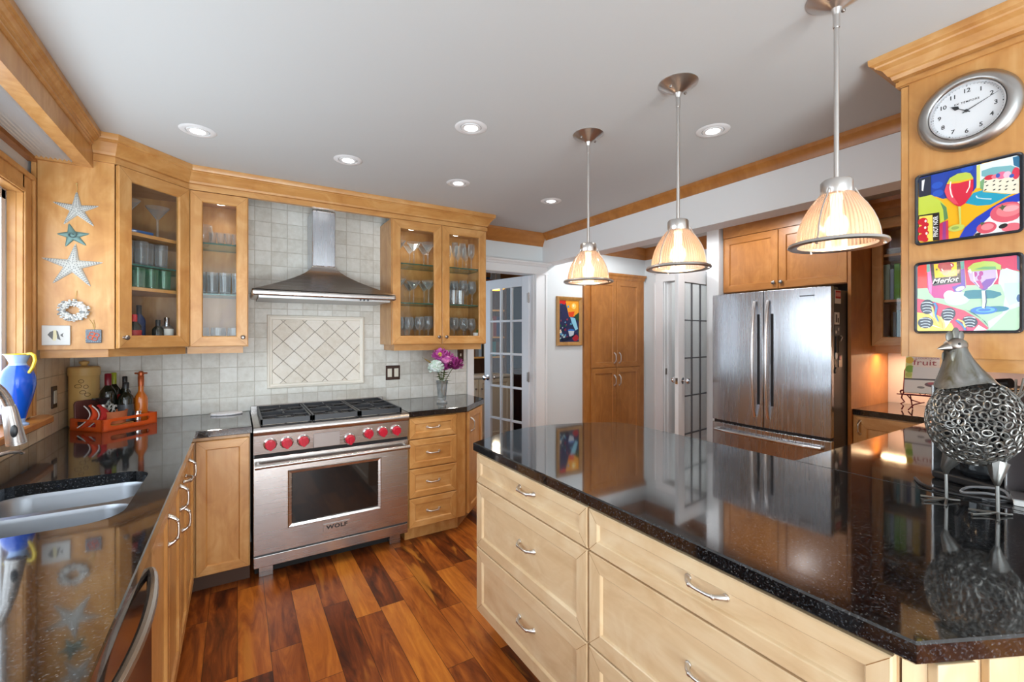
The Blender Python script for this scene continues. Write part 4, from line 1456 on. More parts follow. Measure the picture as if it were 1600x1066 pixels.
glass_door(t, 0.380, 0.750, 0.004, 0.930, 0.066, 0.415)
mb = MB(); mb.box(0.012, 0.74, 0.022, 0.040, -0.050, -0.0005); mb.build('light_rail', MAPLE_H, t)

# ---- fridge surround: side panel and cabinet above
t = thing('fridge_surround_cabinet', (3.720, 2.362, 0), -R90, 'honey maple cabinet around the fridge, two doors above and a tall side panel', 'cabinet')
mb = MB(); mb.box(0.955, 0.976, -0.022, 0.639, 0.001, 2.4395); mb.build('side_panel', HONEY, t, bevel=0.001)
mb = MB(); mb.box(0.0, 0.9545, 0.0005, 0.60, 1.812, 2.299); mb.build('carcass', HONEY, t)
for a, b_, kx_ in ((0.004, 0.475, 0.448), (0.479, 0.951, 0.506)):
    d = panel_front(a, b_, 1.816, 2.296, fw=0.062).build('door', HON3, t)
    knob(d, kx_, -0.021, 1.866, mat=PEWTER, r=0.015)

# ---- tall pantry cabinet in the hall
t = thing('pantry_cabinet', (3.092, 3.532, 0), 0, 'tall honey brown pantry cabinet with four panelled doors in the hall', 'cabinet')
PW = 0.905
mb = MB(); mb.box(0, PW, 0.0005, 0.0275, 0.0, 2.09)
mb.sweep([(0.0, 2.06), (0.006, 2.06), (0.010, 2.085), (0.022, 2.105), (0.024, 2.122), (0.0, 2.122)], [(0.0, 0.0275), (0.0, 0.0005), (PW, 0.0005), (PW, 0.0275)])
mb.box(0, PW, 0.0005, 0.0275, 2.09, 2.122)
mb.build('carcass', HONEY, t)
for a, b_, kx_ in ((0.085, 0.449, 0.415), (0.456, 0.820, 0.490)):
    for z0, z1, kz in ((0.105, 1.082, 0.945), (1.088, 2.040, 1.190)):
        d = panel_front(a, b_, z0, z1, t=0.020, fw=0.06).build('door', HON3, t)
        pull(d, kx_, -0.020, kz, True, w=0.11)

# ================================================================== FRIDGE
t = thing('fridge', (3.430, 2.303, 0), -R90, 'stainless steel french door fridge with bottom freezer drawer and dark grey sides', 'fridge')
FW = 0.892
mb = MB(); mb.box(0.004, FW - 0.004, 0.075, 0.80, 0.05, 1.755); mb.box(0.02, FW - 0.02, 0.10, 0.78, 0.0, 0.05)
mb.build('body', DGREY, t, bevel=0.004)
def bow(x):
    u = (x / FW - 0.5) * 2
    return -0.028 * (1 - u * u)
def bowed(x0, x1, z0, z1, y0=0.030, yb=0.070, n=12):
    pts = [(x0 + (x1 - x0) * i / n, y0 + bow(x0 + (x1 - x0) * i / n)) for i in range(n + 1)]
    mb = MB(); mb.prism(pts + [(x1, yb), (x0, yb)], z0, z1)
    return mb
for x0, x1 in ((0.0, 0.4435), (0.4485, FW)):
    bowed(x0, x1, 0.727, 1.778).build('door', STEEL_V, t, smooth=True, sharp=30, bevel=0.004)
bowed(0.0, FW, 0.080, 0.705).build('freezer_drawer', STEEL_V, t, smooth=True, sharp=30, bevel=0.004)
mb = MB(); mb.box(0.012, FW - 0.012, 0.040, 0.075, 0.70, 0.73); mb.build('gasket', BLACKP, t)
def vhandle(x):
    mb = MB()
    n = 16
    yb = 0.030 + bow(x)
    z0, z1 = 0.805, 1.700
    pts = []
    for i in range(n + 1):
        s_ = i / n
        pts.append((x, yb - 0.012 - 0.040 * math.sin(PI * s_) ** 0.6, z0 + (z1 - z0) * s_))
    mb.tube([(x, yb + 0.002, z0)] + pts + [(x, yb + 0.002, z1)], 0.0125, 10, flat=0.8)
    return mb.build('handle', HANDST, t, smooth=True)
vhandle(0.384); vhandle(0.487)
for x in (0.408, 0.511):
    mb = MB(); yb = 0.030 + bow(x); mb.box(x - 0.010, x + 0.010, yb - 0.001, yb + 0.004, 0.90, 1.60); mb.build('handle_recess', BLACKP, t)
mb = MB()
pts = [(0.05 + 0.79 * i / 14, 0.030 + bow(0.05 + 0.79 * i / 14) - 0.035, 0.650) for i in range(15)]
mb.tube([(pts[0][0], pts[0][1] + 0.034, 0.65)] + pts + [(pts[-1][0], pts[-1][1] + 0.034, 0.65)], 0.013, 10)
mb.build('handle', STEEL, t, smooth=True)
mb = MB()
for i in range(9):
    x = 0.70 + 0.0105 * i
    yy = 0.0295 + bow(x)
    mb.box(x, x + 0.008, yy - 0.001, yy + 0.001, 1.715, 1.724)
mb.build('name_plate', DGREY, t)
mb = MB(); mb.box(FW - 0.10, FW - 0.012, 0.045, 0.16, 1.757, 1.775); mb.box(0.012, 0.10, 0.045, 0.16, 1.757, 1.775); mb.build('hinge_cover', BLACKP, t, bevel=0.004)

# magnets and notes on the fridge's side (drawn upright on a plane facing -y)
def magnet(name, label, cat, x, z, w, h, mats, extra=None, shape='box', th=0.004):
    mb = MB()
    if shape == 'box': mb.box(-w / 2, w / 2, -th, 0, -h / 2, h / 2)
    else:
        mb.T = Matrix.Rotation(PI / 2, 4, 'X'); mb.lathe([(w / 2, 0), (w / 2, th), (0, th)], 14); mb.T = Matrix()
    if extra: extra(mb)
    o = mb.build(name, mats, loc=(x, 1.4149, z))
    return tag(o, label, cat, 'magnets on the fridge side')
RED = plain('red_print', srgb(196, 40, 58), 0.5); PAPER = plain('white_paper', (0.82, 0.82, 0.80, 1), 0.6); PINKP = plain('pale_pink_print', srgb(232, 170, 176), 0.5)
magnet('fridge_magnet', 'red and white sign magnet at the top of the fridge side', 'magnet', 3.560, 1.706, 0.085, 0.095, [PAPER, RED, PINKP],
       lambda m: (m.box(-0.040, 0.040, -0.0045, -0.003, -0.012, 0.042, 1), m.box(-0.034, 0.034, -0.005, -0.004, 0.002, 0.030, 2)))
magnet('fridge_note', 'white square note on the fridge side under the red sign', 'note', 3.545, 1.555, 0.070, 0.085, [PAPER, DGREY],
       lambda m: (m.box(-0.022, 0.000, -0.0045, -0.003, -0.028, 0.028, 1), m.box(0.008, 0.026, -0.0045, -0.003, -0.030, 0.004, 1)))
magnet('fridge_magnet', 'grey photo magnet below the white note', 'magnet', 3.550, 1.470, 0.075, 0.062, [plain('grey_print', (0.16, 0.17, 0.18, 1), 0.4), PAPER],
       lambda m: (m.box(-0.03, -0.01, -0.0045, -0.003, -0.02, 0.0, 1), m.box(0.012, 0.024, -0.0045, -0.003, 0.0, 0.02, 1)))
t = thing('bottle_opener', (3.527, 1.4149, 1.345), 0, 'long black bottle opener with white round end hanging on the fridge side', 'bottle opener', 'magnets on the fridge side')
mb = MB(); mb.box(-0.006, 0.006, -0.010, 0, -0.03, 0.085); mb.build('shaft', BLACKP, t, bevel=0.002)
mb = MB(); mb.ell((0, -0.006, -0.05), (0.016, 0.006, 0.026), 12, 8); mb.build('end_disc', PAPER, t, smooth=True)
magnet('fridge_clip', 'dark clip magnet to the right of the bottle opener', 'magnet', 3.588, 1.375, 0.034, 0.115, [DGREY, PEWTER],
       lambda m: m.tube([(0.0, -0.006, 0.02), (0.012, -0.014, 0.05), (0.0, -0.006, 0.06)], 0.005, 6, 1))
magnet('fridge_magnet', 'small silver figure magnet low on the fridge side', 'magnet', 3.598, 1.255, 0.050, 0.080, [PEWTER, PINKP], lambda m: m.ell((-0.012, -0.006, 0.025), (0.014, 0.005, 0.016), 8, 6, 1))
magnet('fridge_magnet', 'black crescent clip magnet, lowest on the fridge side', 'magnet', 3.527, 1.205, 0.030, 0.060, [BLACKP, PEWTER],
       lambda m: m.tube([(0.012 * math.cos(a) * 1.6, -0.006, 0.03 * math.sin(a) - 0.02) for a in [PI * 0.6 + i * 0.2 for i in range(9)]], 0.006, 6, 0))

# ================================================================== GLASSWARE IN THE CABINETS
def glass_mesh(kind):
    mb = MB()
    if kind == 'wine':
        mb.lathe([(0.0, 0.001), (0.033, 0.001), (0.030, 0.004), (0.006, 0.008), (0.0045, 0.02), (0.0045, 0.085), (0.012, 0.094), (0.030, 0.112), (0.037, 0.138), (0.035, 0.170), (0.029, 0.198), (0.028, 0.198), (0.034, 0.168), (0.035, 0.138), (0.028, 0.114), (0.0, 0.098)], 16, caps=False)
    elif kind == 'flute':
        mb.lathe([(0.0, 0.001), (0.030, 0.001), (0.028, 0.004), (0.005, 0.008), (0.004, 0.03), (0.004, 0.08), (0.014, 0.095), (0.024, 0.13), (0.026, 0.17), (0.022, 0.205), (0.021, 0.205), (0.024, 0.168), (0.020, 0.12), (0.0, 0.092)], 16, caps=False)
    elif kind == 'martini':
        mb.lathe([(0.0, 0.001), (0.037, 0.001), (0.034, 0.004), (0.006, 0.008), (0.005, 0.03), (0.005, 0.105), (0.010, 0.112), (0.056, 0.178), (0.055, 0.178), (0.009, 0.116), (0, 0.112)], 18, caps=False)
    elif kind == 'tumbler':
        mb.lathe([(0.0, 0.001), (0.028, 0.001), (0.030, 0.01), (0.035, 0.115), (0.0335, 0.115), (0.029, 0.014), (0.0, 0.012)], 16, caps=False)
    elif kind == 'highball':
        mb.lathe([(0.0, 0.001), (0.026, 0.001), (0.028, 0.01), (0.032, 0.135), (0.0305, 0.135), (0.027, 0.016), (0.0, 0.014)], 16, caps=False)
    elif kind == 'stemless':
        mb.lathe([(0.0, 0.001), (0.024, 0.001), (0.036, 0.025), (0.041, 0.055), (0.037, 0.10), (0.036, 0.10), (0.040, 0.055), (0.034, 0.026), (0, 0.004)], 16, caps=False)
    elif kind == 'shot':
        mb.lathe([(0.0, 0.001), (0.018, 0.001), (0.022, 0.075), (0.0205, 0.075), (0.017, 0.012), (0.0, 0.012)], 14, caps=False)
    return mb


GPROTO = {}


def put_glass(kind, x, y, z, label, cat, group, mat=None, sc=1.0, name=None):
    key = (kind, (mat or GLASSW).name)
    if key not in GPROTO:
        o = glass_mesh(kind).build(name or kind + '_glass', mat or GLASSW, smooth=True, sharp=50)
        GPROTO[key] = o
    else:
        o = GPROTO[key].copy()
        C.objects.link(o)
    o.location = (x, y, z)
    o.scale = (sc, sc, sc)
    o.rotation_euler = (0, 0, 0.37 * x * 50)
    tag(o, label, cat, group)
    return o


ORD = ['first', 'second', 'third', 'fourth', 'fifth', 'sixth', 'seventh', 'eighth', 'ninth', 'tenth', 'eleventh', 'twelfth', 'thirteenth', 'fourteenth', 'fifteenth', 'sixteenth']
rnd = random.Random(4)
# double cabinet (x 0.968-1.76): left and right door, three levels, two rows
for door, xa, xb in (('left', 1.012, 1.335), ('right', 1.395, 1.715)):
    for lev, z, kind in ((0, UZ0 + 0.0185, 'wine'), (1, UZ0 + 0.3205, None), (2, UZ0 + 0.6205, None)):
        lname = ('bottom', 'middle', 'top')[lev]
        if lev == 1: kind = 'wine' if door == 'right' else 'martini'
        if lev == 2: kind = 'martini' if door == 'left' else 'flute'
        n = 4 if kind != 'martini' else 3
        what = {'wine': 'clear wine glass', 'flute': 'tall clear champagne glass', 'martini': 'wide clear cocktail glass'}[kind]
        for row, yy in (('front', 3.325), ('back', 3.455)):
            for i in range(n):
                x = xa + 0.036 + (xb - xa - 0.072) * (i + (0.0 if row == 'front' else 0.12)) / (n - 0.9)
                put_glass(kind, x, yy + rnd.uniform(-0.012, 0.012), z, f'{what}, {ORD[i]} from left, {row} row, {lname} shelf, {door} door right of hood', 'glass', f'glasses on the {lname} shelf of the double glass cabinet', sc=rnd.uniform(0.97, 1.05))
# a few cut tumblers and a little carton with the right-hand wine glasses
for i in range(3):
    put_glass('tumbler', 1.425 + 0.062 * i, 3.285, UZ0 + 0.3205, f'short cut glass tumbler, {ORD[i]} from left in front on the right door\'s middle shelf', 'glass', 'cut tumblers in the double glass cabinet', mat=CRYSTAL, name='cut_tumbler_glass')
t = thing('spice_carton', (1.690, 3.285, UZ0 + 0.0185), 0, 'small white carton with green edge at the right end of the bottom shelf', 'carton')
mb = MB(); mb.box(-0.02, 0.012, -0.015, 0.015, 0, 0.075); mb.build('box', PAPER, t)
mb = MB(); mb.box(0.012, 0.022, -0.015, 0.015, 0, 0.10); mb.build('spine', plain('bottle_green', srgb(40, 110, 60), 0.4), t)
# narrow cabinet (x -0.245 - 0.06)
for i in range(3):
    put_glass('stemless', -0.190 + 0.088 * i, 3.335, UZ0 + 0.0185, f'stemless glass with white swirl, {ORD[i]} from left at the bottom of narrow cabinet', 'glass', 'swirl glasses in the narrow glass cabinet')
for row, yy in (('front', 3.315), ('back', 3.44)):
    for i in range(4):
        put_glass('highball', -0.198 + 0.066 * i, yy, UZ0 + 0.3265, f'clear straight glass, {ORD[i]} from left, {row} row, middle shelf of narrow cabinet', 'glass', 'straight glasses in the narrow glass cabinet')
for i in range(5):
    put_glass('shot', -0.130 + 0.042 * i, 3.315, UZ0 + 0.6365, f'small clear shot glass, {ORD[i]} from left on the top shelf of narrow cabinet', 'glass', 'shot glasses in the narrow glass cabinet')
put_glass('stemless', -0.185, 3.40, UZ0 + 0.6365, 'round clear glass at the left end of the narrow cabinet\'s top shelf', 'glass', None, sc=1.3)
SWIRL = plain('white_swirl_paint', (0.85, 0.85, 0.85, 1), 0.5)

# corner cabinet: interior behind the angled door
def cpos(u, d):   # u along the angled door from its left edge, d behind it
    a = PI / 4
    return (-0.530 + u * math.cos(a) - d * math.sin(a), 2.970 + u * math.sin(a) + d * math.cos(a))
for i, (u, d) in enumerate(((0.115, 0.075), (0.275, 0.075))):
    x, y = cpos(u, d); put_glass('martini', x, y, UZ0 + 0.6235, f'wide clear cocktail glass, {ORD[i]} from left on the corner cabinet\'s top shelf', 'glass', 'cocktail glasses in the corner cabinet')
for row, dd in (('front', 0.06), ('back', 0.155)):
    for i in range(4):
        x, y = cpos(0.085 + 0.072 * i, dd)
        put_glass('tumbler', x, y, UZ0 + 0.3305, f'green glass tumbler, {ORD[i]} from left, {row} row of the corner cabinet', 'glass', 'green tumblers in the corner cabinet', mat=GREENGL, name='green_tumbler_glass', sc=0.95)
for i in range(5):
    x, y = cpos(0.075 + 0.055 * i, 0.075 + 0.03 * (i % 2))
    put_glass('highball', x, y, UZ0 + 0.4535, f'clear straight glass, {ORD[i]} from left on the corner cabinet\'s glass shelf', 'glass', 'clear glasses in the corner cabinet')
x, y = cpos(0.09, 0.05)
t = tag(MB().box(-0.07, 0.07, -0.045, 0.045, 0.0, 0.02).build('blue_book', plain('blue_cover', srgb(40, 90, 150), 0.4), loc=(x + 0.02, y + 0.08, UZ0 + 0.6235), rot=PI / 4), 'flat blue book on the corner cabinet\'s top shelf behind cocktail glasses', 'book')


def bottle(name, label, x, y, z, h, r, glass, cap, caph=0.045, lab=None, group=None, neck=0.30, nr=0.36):
    t = thing(name, (x, y, z), 0, label, 'bottle', group)
    zs = h * (1 - neck)
    mb = MB()
    mb.lathe([(r * 0.92, 0.0), (r, 0.004), (r, zs * 0.88), (r * 0.86, zs * 0.98), (r * nr * 1.25, zs + h * 0.07), (r * nr, zs + h * 0.11), (r * nr, h - 0.004), (r * nr * 0.9, h)], 18)
    mb.build('body', glass, t, smooth=True, sharp=50)
    mb = MB(); mb.lathe([(r * nr * 1.12, h - caph), (r * nr * 1.14, h + 0.003), (r * nr * 0.9, h + 0.006), (0, h + 0.006)], 14); mb.build('cap', cap, t, smooth=True, sharp=50)
    if lab is not None:
        m_, z0, z1 = lab
        mb = MB(); mb.lathe([(r + 0.0008, z0), (r + 0.0008, z1)], 18, caps=False); mb.build('label', m_, t, smooth=True)
    return t


CLEARB = thin_glass('clear_bottle_glass', (0.9, 0.92, 0.95, 1), 0.14, 0.7, 0.06, 1.6)
RCAP = plain('red_cap', srgb(190, 30, 36), 0.35)
LBLW = plain('white_label', (0.75, 0.74, 0.70, 1), 0.6)
LBLR = plain('red_label', srgb(170, 40, 40), 0.5)
for i, (u, d, h, r, g, c_, lb, what) in enumerate((
        (0.085, 0.10, 0.245, 0.030, CLEARB, RCAP, None, 'tall clear red-capped bottle at left'),
        (0.135, 0.055, 0.160, 0.031, BOTTLEG, RCAP, (LBLR, 0.02, 0.08), 'short dark bottle with red label'),
        (0.200, 0.11, 0.215, 0.030, plain('blue_bottle', srgb(24, 44, 86), 0.1), BLACKP, None, 'dark blue bottle in the middle'),
        (0.262, 0.055, 0.135, 0.028, BOTTLEG, BLACKP, None, 'small black bottle right of the middle'),
        (0.320, 0.065, 0.150, 0.032, CLEARB, CHROME, (LBLW, 0.03, 0.09), 'squat clear bottle at right'))):
    x, y = cpos(u, d)
    bottle('liquor_bottle', f'{what} on the corner cabinet\'s bottom shelf', x, y, UZ0 + 0.0185, h, r, g, c_, lab=lb, group='bottles in the corner cabinet')

# ================================================================== WALL DECORATIONS ON THE CABINET END PANEL (plane y = 2.970)
def star_mesh(R, w, tips, th, bumps=True, seed=1, zc=0.0):
    """five tapering rounded arms; tips: list of (x, z) relative to the centre"""
    mb = MB(); rr = random.Random(seed)
    nseg = 9
    for (tx, tz) in tips:
        ln = math.hypot(tx, tz)
        d = Vector((tx, 0, tz)) / ln; s_ = Vector((-d.z, 0, d.x))
        vs = []; fs = []
        for i in range(nseg + 1):
            f_ = i / nseg
            ww = w * (0.40 * (1 - f_ ** 2.5) + 0.55 * (1 - f_) ** 3) + 0.002
            hh = th * (1 - f_ * 0.72)
            if i == nseg: ww *= 0.4; hh *= 0.5
            c_ = d * (ln * f_)
            for k in range(9):
                a = PI * k / 8
                vs.append((c_ + s_ * (ww * math.cos(a))) + Vector((0, -hh * math.sin(a), 0)))
        for i in range(nseg):
            for k in range(8):
                fs.append((i * 9 + k, i * 9 + k + 1, (i + 1) * 9 + k + 1, (i + 1) * 9 + k))
        mb.add(vs, fs)
        if bumps:
            for i in range(1, 11):
                f_ = i / 11.5
                for o in (-0.5, 0, 0.5):
                    c_ = d * (ln * f_) + s_ * (w * (1 - f_) * o)
                    mb.ell((c_.x, -th * (1 - f_ * 0.72) * (0.99 if o == 0 else 0.86), c_.z), (0.0022, 0.0022, 0.0022), 6, 4, 1)
    return mb


STARW = plain('white_starfish', (0.50, 0.50, 0.47, 1), 0.8)
STARB = plain('starfish_grain', (0.24, 0.25, 0.25, 1), 0.85)
TEAL = plain('verdigris_metal', srgb(104, 134, 130), 0.5, 0.3)
TEALD = plain('dark_verdigris', srgb(82, 104, 104), 0.5, 0.3)
CORD = plain('hanging_cord', srgb(196, 164, 100), 0.7)
PY = 2.9695
t = thing('starfish', (-0.670, PY, 2.055), 0, 'white grainy starfish at the top of the cabinet end panel', 'starfish')
star_mesh(0.09, 0.025, [(0.0, 0.088), (-0.084, 0.024), (0.080, 0.028), (-0.046, -0.078), (0.062, -0.074)], 0.014, seed=2).build('body', [STARW, STARB], t, smooth=True, sharp=70)
mb = MB(); mb.tube([(0.0, -0.006, 0.082), (0.003, -0.004, 0.10), (0.0, -0.003, 0.124)], 0.0014, 6); mb.ell((0, -0.003, 0.126), (0.004, 0.003, 0.004), 8, 6); mb.build('hanging_cord', CORD, t, smooth=True)
t = thing('metal_starfish', (-0.686, PY, 1.927), 0, 'blue-green metal star with coiled centre between two white starfish', 'star')
star_mesh(0.055, 0.023, [(-0.012, 0.055), (-0.054, 0.000), (0.062, 0.014), (-0.024, -0.058), (0.050, -0.046)], 0.010, bumps=False).build('body', TEAL, t, smooth=True, sharp=70)
mb = MB(); mb.tube([((0.004 + 0.0011 * i) * math.cos(i * 0.55), -0.012, (0.004 + 0.0011 * i) * math.sin(i * 0.55)) for i in range(14)], 0.0028, 6); mb.build('coil', TEALD, t, smooth=True)
t = thing('starfish', (-0.684, PY, 1.780), 0, 'large white grainy starfish below the blue-green metal star', 'starfish')
star_mesh(0.12, 0.031, [(0.010, 0.105), (-0.108, 0.026), (0.110, 0.022), (-0.070, -0.092), (0.064, -0.100)], 0.017, seed=5).build('body', [STARW, STARB], t, smooth=True, sharp=70)
t = thing('shell_wreath', (-0.678, PY, 1.558), 0, 'small white shell wreath hanging on the cabinet end panel', 'wreath')
mb = MB(); rr = random.Random(8)
mb.tube([(0.040 * math.cos(a), -0.012, 0.036 * math.sin(a)) for a in [2 * PI * i / 24 for i in range(24)]], 0.012, 8, closed=True)
for i in range(130):
    a = rr.uniform(0, 2 * PI); b_ = rr.uniform(-1.3, 1.3)
    r_ = 0.040 + 0.017 * math.sin(b_)
    mb.ell((r_ * math.cos(a) * 1.02, -0.012 - 0.011 * math.cos(b_), r_ * math.sin(a) * 0.92), (rr.uniform(0.004, 0.008), 0.004, rr.uniform(0.003, 0.006)), 6, 4, 1 if rr.random() < 0.25 else 0)
mb.build('ring', [plain('white_shell', (0.58, 0.57, 0.54, 1), 0.6), STARB], t, smooth=True)
mb = MB(); mb.tube([(0.003, -0.018, 0.045), (0.006, -0.008, 0.07), (0.008, -0.002, 0.098)], 0.0015, 6); mb.build('hanging_cord', CORD, t, smooth=True)
t = thing('fish_tile', (-0.740, PY, 1.437), 0, 'white tile with a striped fish low on the cabinet end panel', 'tile')
mb = MB(); mb.box(-0.0505, 0.0485, -0.010, 0, -0.048, 0.047); mb.build('plaque', plain('white_tile_plaque', (0.62, 0.62, 0.60, 1), 0.5), t, bevel=0.002)
INK = plain('fish_ink', (0.12, 0.12, 0.12, 1), 0.6); FISHY = plain('pale_fish_yellow', srgb(214, 206, 168), 0.6)
mb = MB(); yq = -0.0103
def fpoly(pts, mi): mb.add([(a, yq, b_) for a, b_ in pts], [tuple(range(len(pts)))], mi)
fpoly([(-0.030, 0.002), (-0.022, 0.015), (-0.010, 0.022), (-0.012, -0.022), (-0.020, -0.012)], 0)
fpoly([(-0.010, 0.024), (0.000, 0.024), (0.004, -0.004), (-0.002, -0.026), (-0.012, -0.026)], 1)
fpoly([(0.000, 0.024), (0.006, 0.018), (0.010, -0.002), (0.016, -0.024), (0.004, -0.018), (0.002, 0.0)], 0)
fpoly([(0.014, 0.002), (0.026, 0.012), (0.022, 0.0), (0.026, -0.010), (0.016, -0.004)], 0)
mb.build('fish_motif', [INK, FISHY], t)
t = thing('patterned_tile_ornament', (-0.6075, PY, 1.432), 0, 'small grey tile with red knot pattern hanging beside the fish tile', 'tile')
mb = MB(); mb.box(-0.030, 0.030, -0.010, 0, -0.034, 0.034); mb.build('plaque', plain('slate_tile', srgb(104, 112, 122), 0.5), t, bevel=0.005)
mb = MB()
for k in range(4):
    a0 = k * PI / 2 + 0.4
    mb.tube([(0.012 * math.cos(a0) + 0.010 * math.cos(a), -0.0105, 0.012 * math.sin(a0) + 0.010 * math.sin(a)) for a in [2 * PI * i / 12 for i in range(12)]], 0.0022, 6, closed=True)
for i in range(24):
    a = 2 * PI * i / 24; s_ = 0.027 / max(abs(math.cos(a)), abs(math.sin(a)))
    mb.ell((s_ * math.cos(a), -0.0103, s_ * math.sin(a)), (0.0018, 0.001, 0.0018), 6, 4, 1)
mb.build('knot_motif', [plain('coral_red_paint', srgb(206, 96, 66), 0.5), plain('pale_blue_paint', srgb(170, 190, 205), 0.5)], t)
mb = MB(); mb.tube([(0, -0.004, 0.032), (-0.004, -0.003, 0.06), (-0.018, -0.002, 0.085)], 0.0014, 6); mb.tube([(0, -0.004, 0.032), (0.003, -0.003, 0.05), (-0.002, -0.002, 0.082)], 0.0014, 6); mb.build('hanging_cord', CORD, t, smooth=True)

# switches and outlets
def plate(name, label, x, y, z, rz, w, h, toggles, cat='switch', dark=SWB):
    t = thing(name, (x, y, z), rz, label, cat)
    mb = MB(); mb.box(-w / 2, w / 2, -0.006, 0, -h / 2, h / 2); mb.build('cover_plate', dark, t, bevel=0.002)
    for (tx, tw, th) in toggles:
        mb = MB(); mb.box(tx - tw / 2, tx + tw / 2, -0.009, -0.005, -th / 2, th / 2); mb.build('rocker', IVORY, t, bevel=0.001)
    return t
plate('rocker_switch', 'bronze double switch plate beside the diamond tile feature', 1.070, YB - 0.0107, 1.135, 0, 0.116, 0.116, ((-0.027, 0.034, 0.068), (0.027, 0.034, 0.068)))
plate('toggle_switch', 'single bronze switch plate near the doorway above the flowers', 1.672, YB - 0.0107, 1.265, 0, 0.060, 0.115, ((0, 0.012, 0.024),))
plate('wall_outlet', 'bronze outlet plate with ivory insert on the side wall by the pitcher', XL + 0.0107, 3.275, 1.108, PI / 2, 0.072, 0.116, ((0, 0.036, 0.068),), 'outlet')

# ================================================================== BLUE PITCHER ON THE SILL
t = thing('pitcher', (-0.800, 2.728, WZ0 + 0.0045), 0, 'tall blue glass pitcher with yellow handle and rim on the window sill', 'pitcher')
BLUEG = plain('cobalt_glass', srgb(8, 78, 190), 0.16, 0.0, 0.5, 0.6)
PALEB = plain('pale_blue_glass', srgb(150, 176, 216), 0.2, 0, 0.5, 0.4)
YELG = plain('yellow_glass', srgb(214, 182, 40), 0.2, 0, 0.5, 0.4)
mb = MB(); mb.lathe([(0.024, 0.030), (0.030, 0.060), (0.046, 0.120), (0.056, 0.175), (0.055, 0.205), (0.045, 0.238), (0.030, 0.258)], 22, caps=False); mb.build('body', BLUEG, t, smooth=True)
mb = MB(); mb.lathe([(0.0, 0.0), (0.034, 0.0), (0.034, 0.006), (0.022, 0.014), (0.024, 0.032)], 20); mb.build('foot', PALEB, t, smooth=True)
mb = MB(); mb.lathe([(0.030, 0.256), (0.026, 0.268), (0.032, 0.285), (0.040, 0.302), (0.043, 0.306), (0.036, 0.300), (0.025, 0.270)], 20, caps=False); mb.build('neck', PALEB, t, smooth=True)
mb = MB(); mb.tube([(0.043 * math.cos(a), 0.043 * math.sin(a), 0.306) for a in [2 * PI * i / 20 for i in range(20)]], 0.0028, 6, closed=True); mb.build('rim', YELG, t, smooth=True)
mb = MB(); d = Vector((0.849, -0.528, 0)) * 1.0
mb.tube([d * r_ + Vector((0, 0, z)) for r_, z in ((0.040, 0.306), (0.056, 0.309), (0.070, 0.300), (0.074, 0.280), (0.066, 0.255), (0.054, 0.235), (0.046, 0.226))], [0.006, 0.006, 0.0065, 0.0065, 0.006, 0.006, 0.006], 8); mb.build('handle', YELG, t, smooth=True)

# ================================================================== ORANGE TRAY AND WHAT STANDS IN AND BEHIND IT
TA = Vector((-0.618, 3.168)); TE1 = Vector((0.719, 0.695)); TE2 = Vector((-0.695, 0.719))
TRZ = math.atan2(TE1.y, TE1.x)
TW, TDp = 0.290, 0.235
ORANGE = plain('orange_lacquer', srgb(226, 88, 20), 0.28, 0, 0.5, 0.4)
t = thing('serving_tray', (TA.x, TA.y, CT1), TRZ, 'orange lacquered tray with slotted sides in the corner of the worktop', 'tray')
mb = MB(); mb.box(0, TW, 0, TDp, 0.0005, 0.009); mb.build('base', ORANGE, t, bevel=0.001)
def slotted(ln):
    hole = []
    for (cx_, a0) in ((ln - 0.055, -90), (0.055, 90)):
        for i in range(7):
            a = math.radians(a0 + 180 * i / 6); hole.append((cx_ + 0.013 * math.cos(a), 0.038 + 0.013 * math.sin(a)))
    mb = MB(); mb.T = Matrix(((1, 0, 0, 0), (0, 0, -1, 0), (0, 1, 0, 0), (0, 0, 0, 1)))
    mb.prism([(0, 0.0005), (ln, 0.0005), (ln, 0.066), (0, 0.066)], -0.009, 0.0, holes=[hole]); mb.T = Matrix()
    return mb
slotted(TW).build('side', ORANGE, t, loc=(0, 0, 0))
slotted(TW).build('side', ORANGE, t, loc=(0, TDp - 0.009, 0))
slotted(TDp).build('side', ORANGE, t, loc=(0.009, 0, 0), rot=PI / 2)
slotted(TDp).build('side', ORANGE, t, loc=(TW, 0, 0), rot=PI / 2)


def tp(a, b_):
    p = TA + TE1 * a + TE2 * b_
    return p.x, p.y


TZ = CT1 + 0.0095
t = thing('canister', (-0.752, 3.472, CT1), 0.5, 'tall round wooden canister with olive pattern and knobbed lid in the corner', 'canister')
CANM = plain('ochre_ceramic', srgb(222, 182, 112), 0.45)
mb = MB(); mb.lathe([(0.062, 0.0005), (0.066, 0.008), (0.066, 0.295), (0.062, 0.300)], 24); mb.build('body', CANM, t, smooth=True, sharp=40)
mb = MB(); mb.lathe([(0.069, 0.292), (0.070, 0.300), (0.070, 0.335), (0.064, 0.342), (0.02, 0.345), (0.012, 0.350), (0.022, 0.362), (0.022, 0.372), (0, 0.378)], 24); mb.build('lid', CANM, t, smooth=True, sharp=40)
mb = MB()
for (an, z, rx) in ((-1.75, 0.235, 0.016), (-1.45, 0.20, 0.013), (-1.55, 0.262, 0.011), (-1.15, 0.185, 0.012), (-1.25, 0.23, 0.010)):
    a0 = an - 0.5
    mb.tube([(0.0668 * math.cos(a0 + rx / 0.066 * math.cos(q)), 0.0668 * math.sin(a0 + rx / 0.066 * math.cos(q)), z + 0.010 * math.sin(q)) for q in [2 * PI * i / 12 for i in range(12)]], 0.0016, 5, closed=True)
mb.build('olive_motif', plain('olive_brown_paint', srgb(140, 96, 40), 0.5), t)

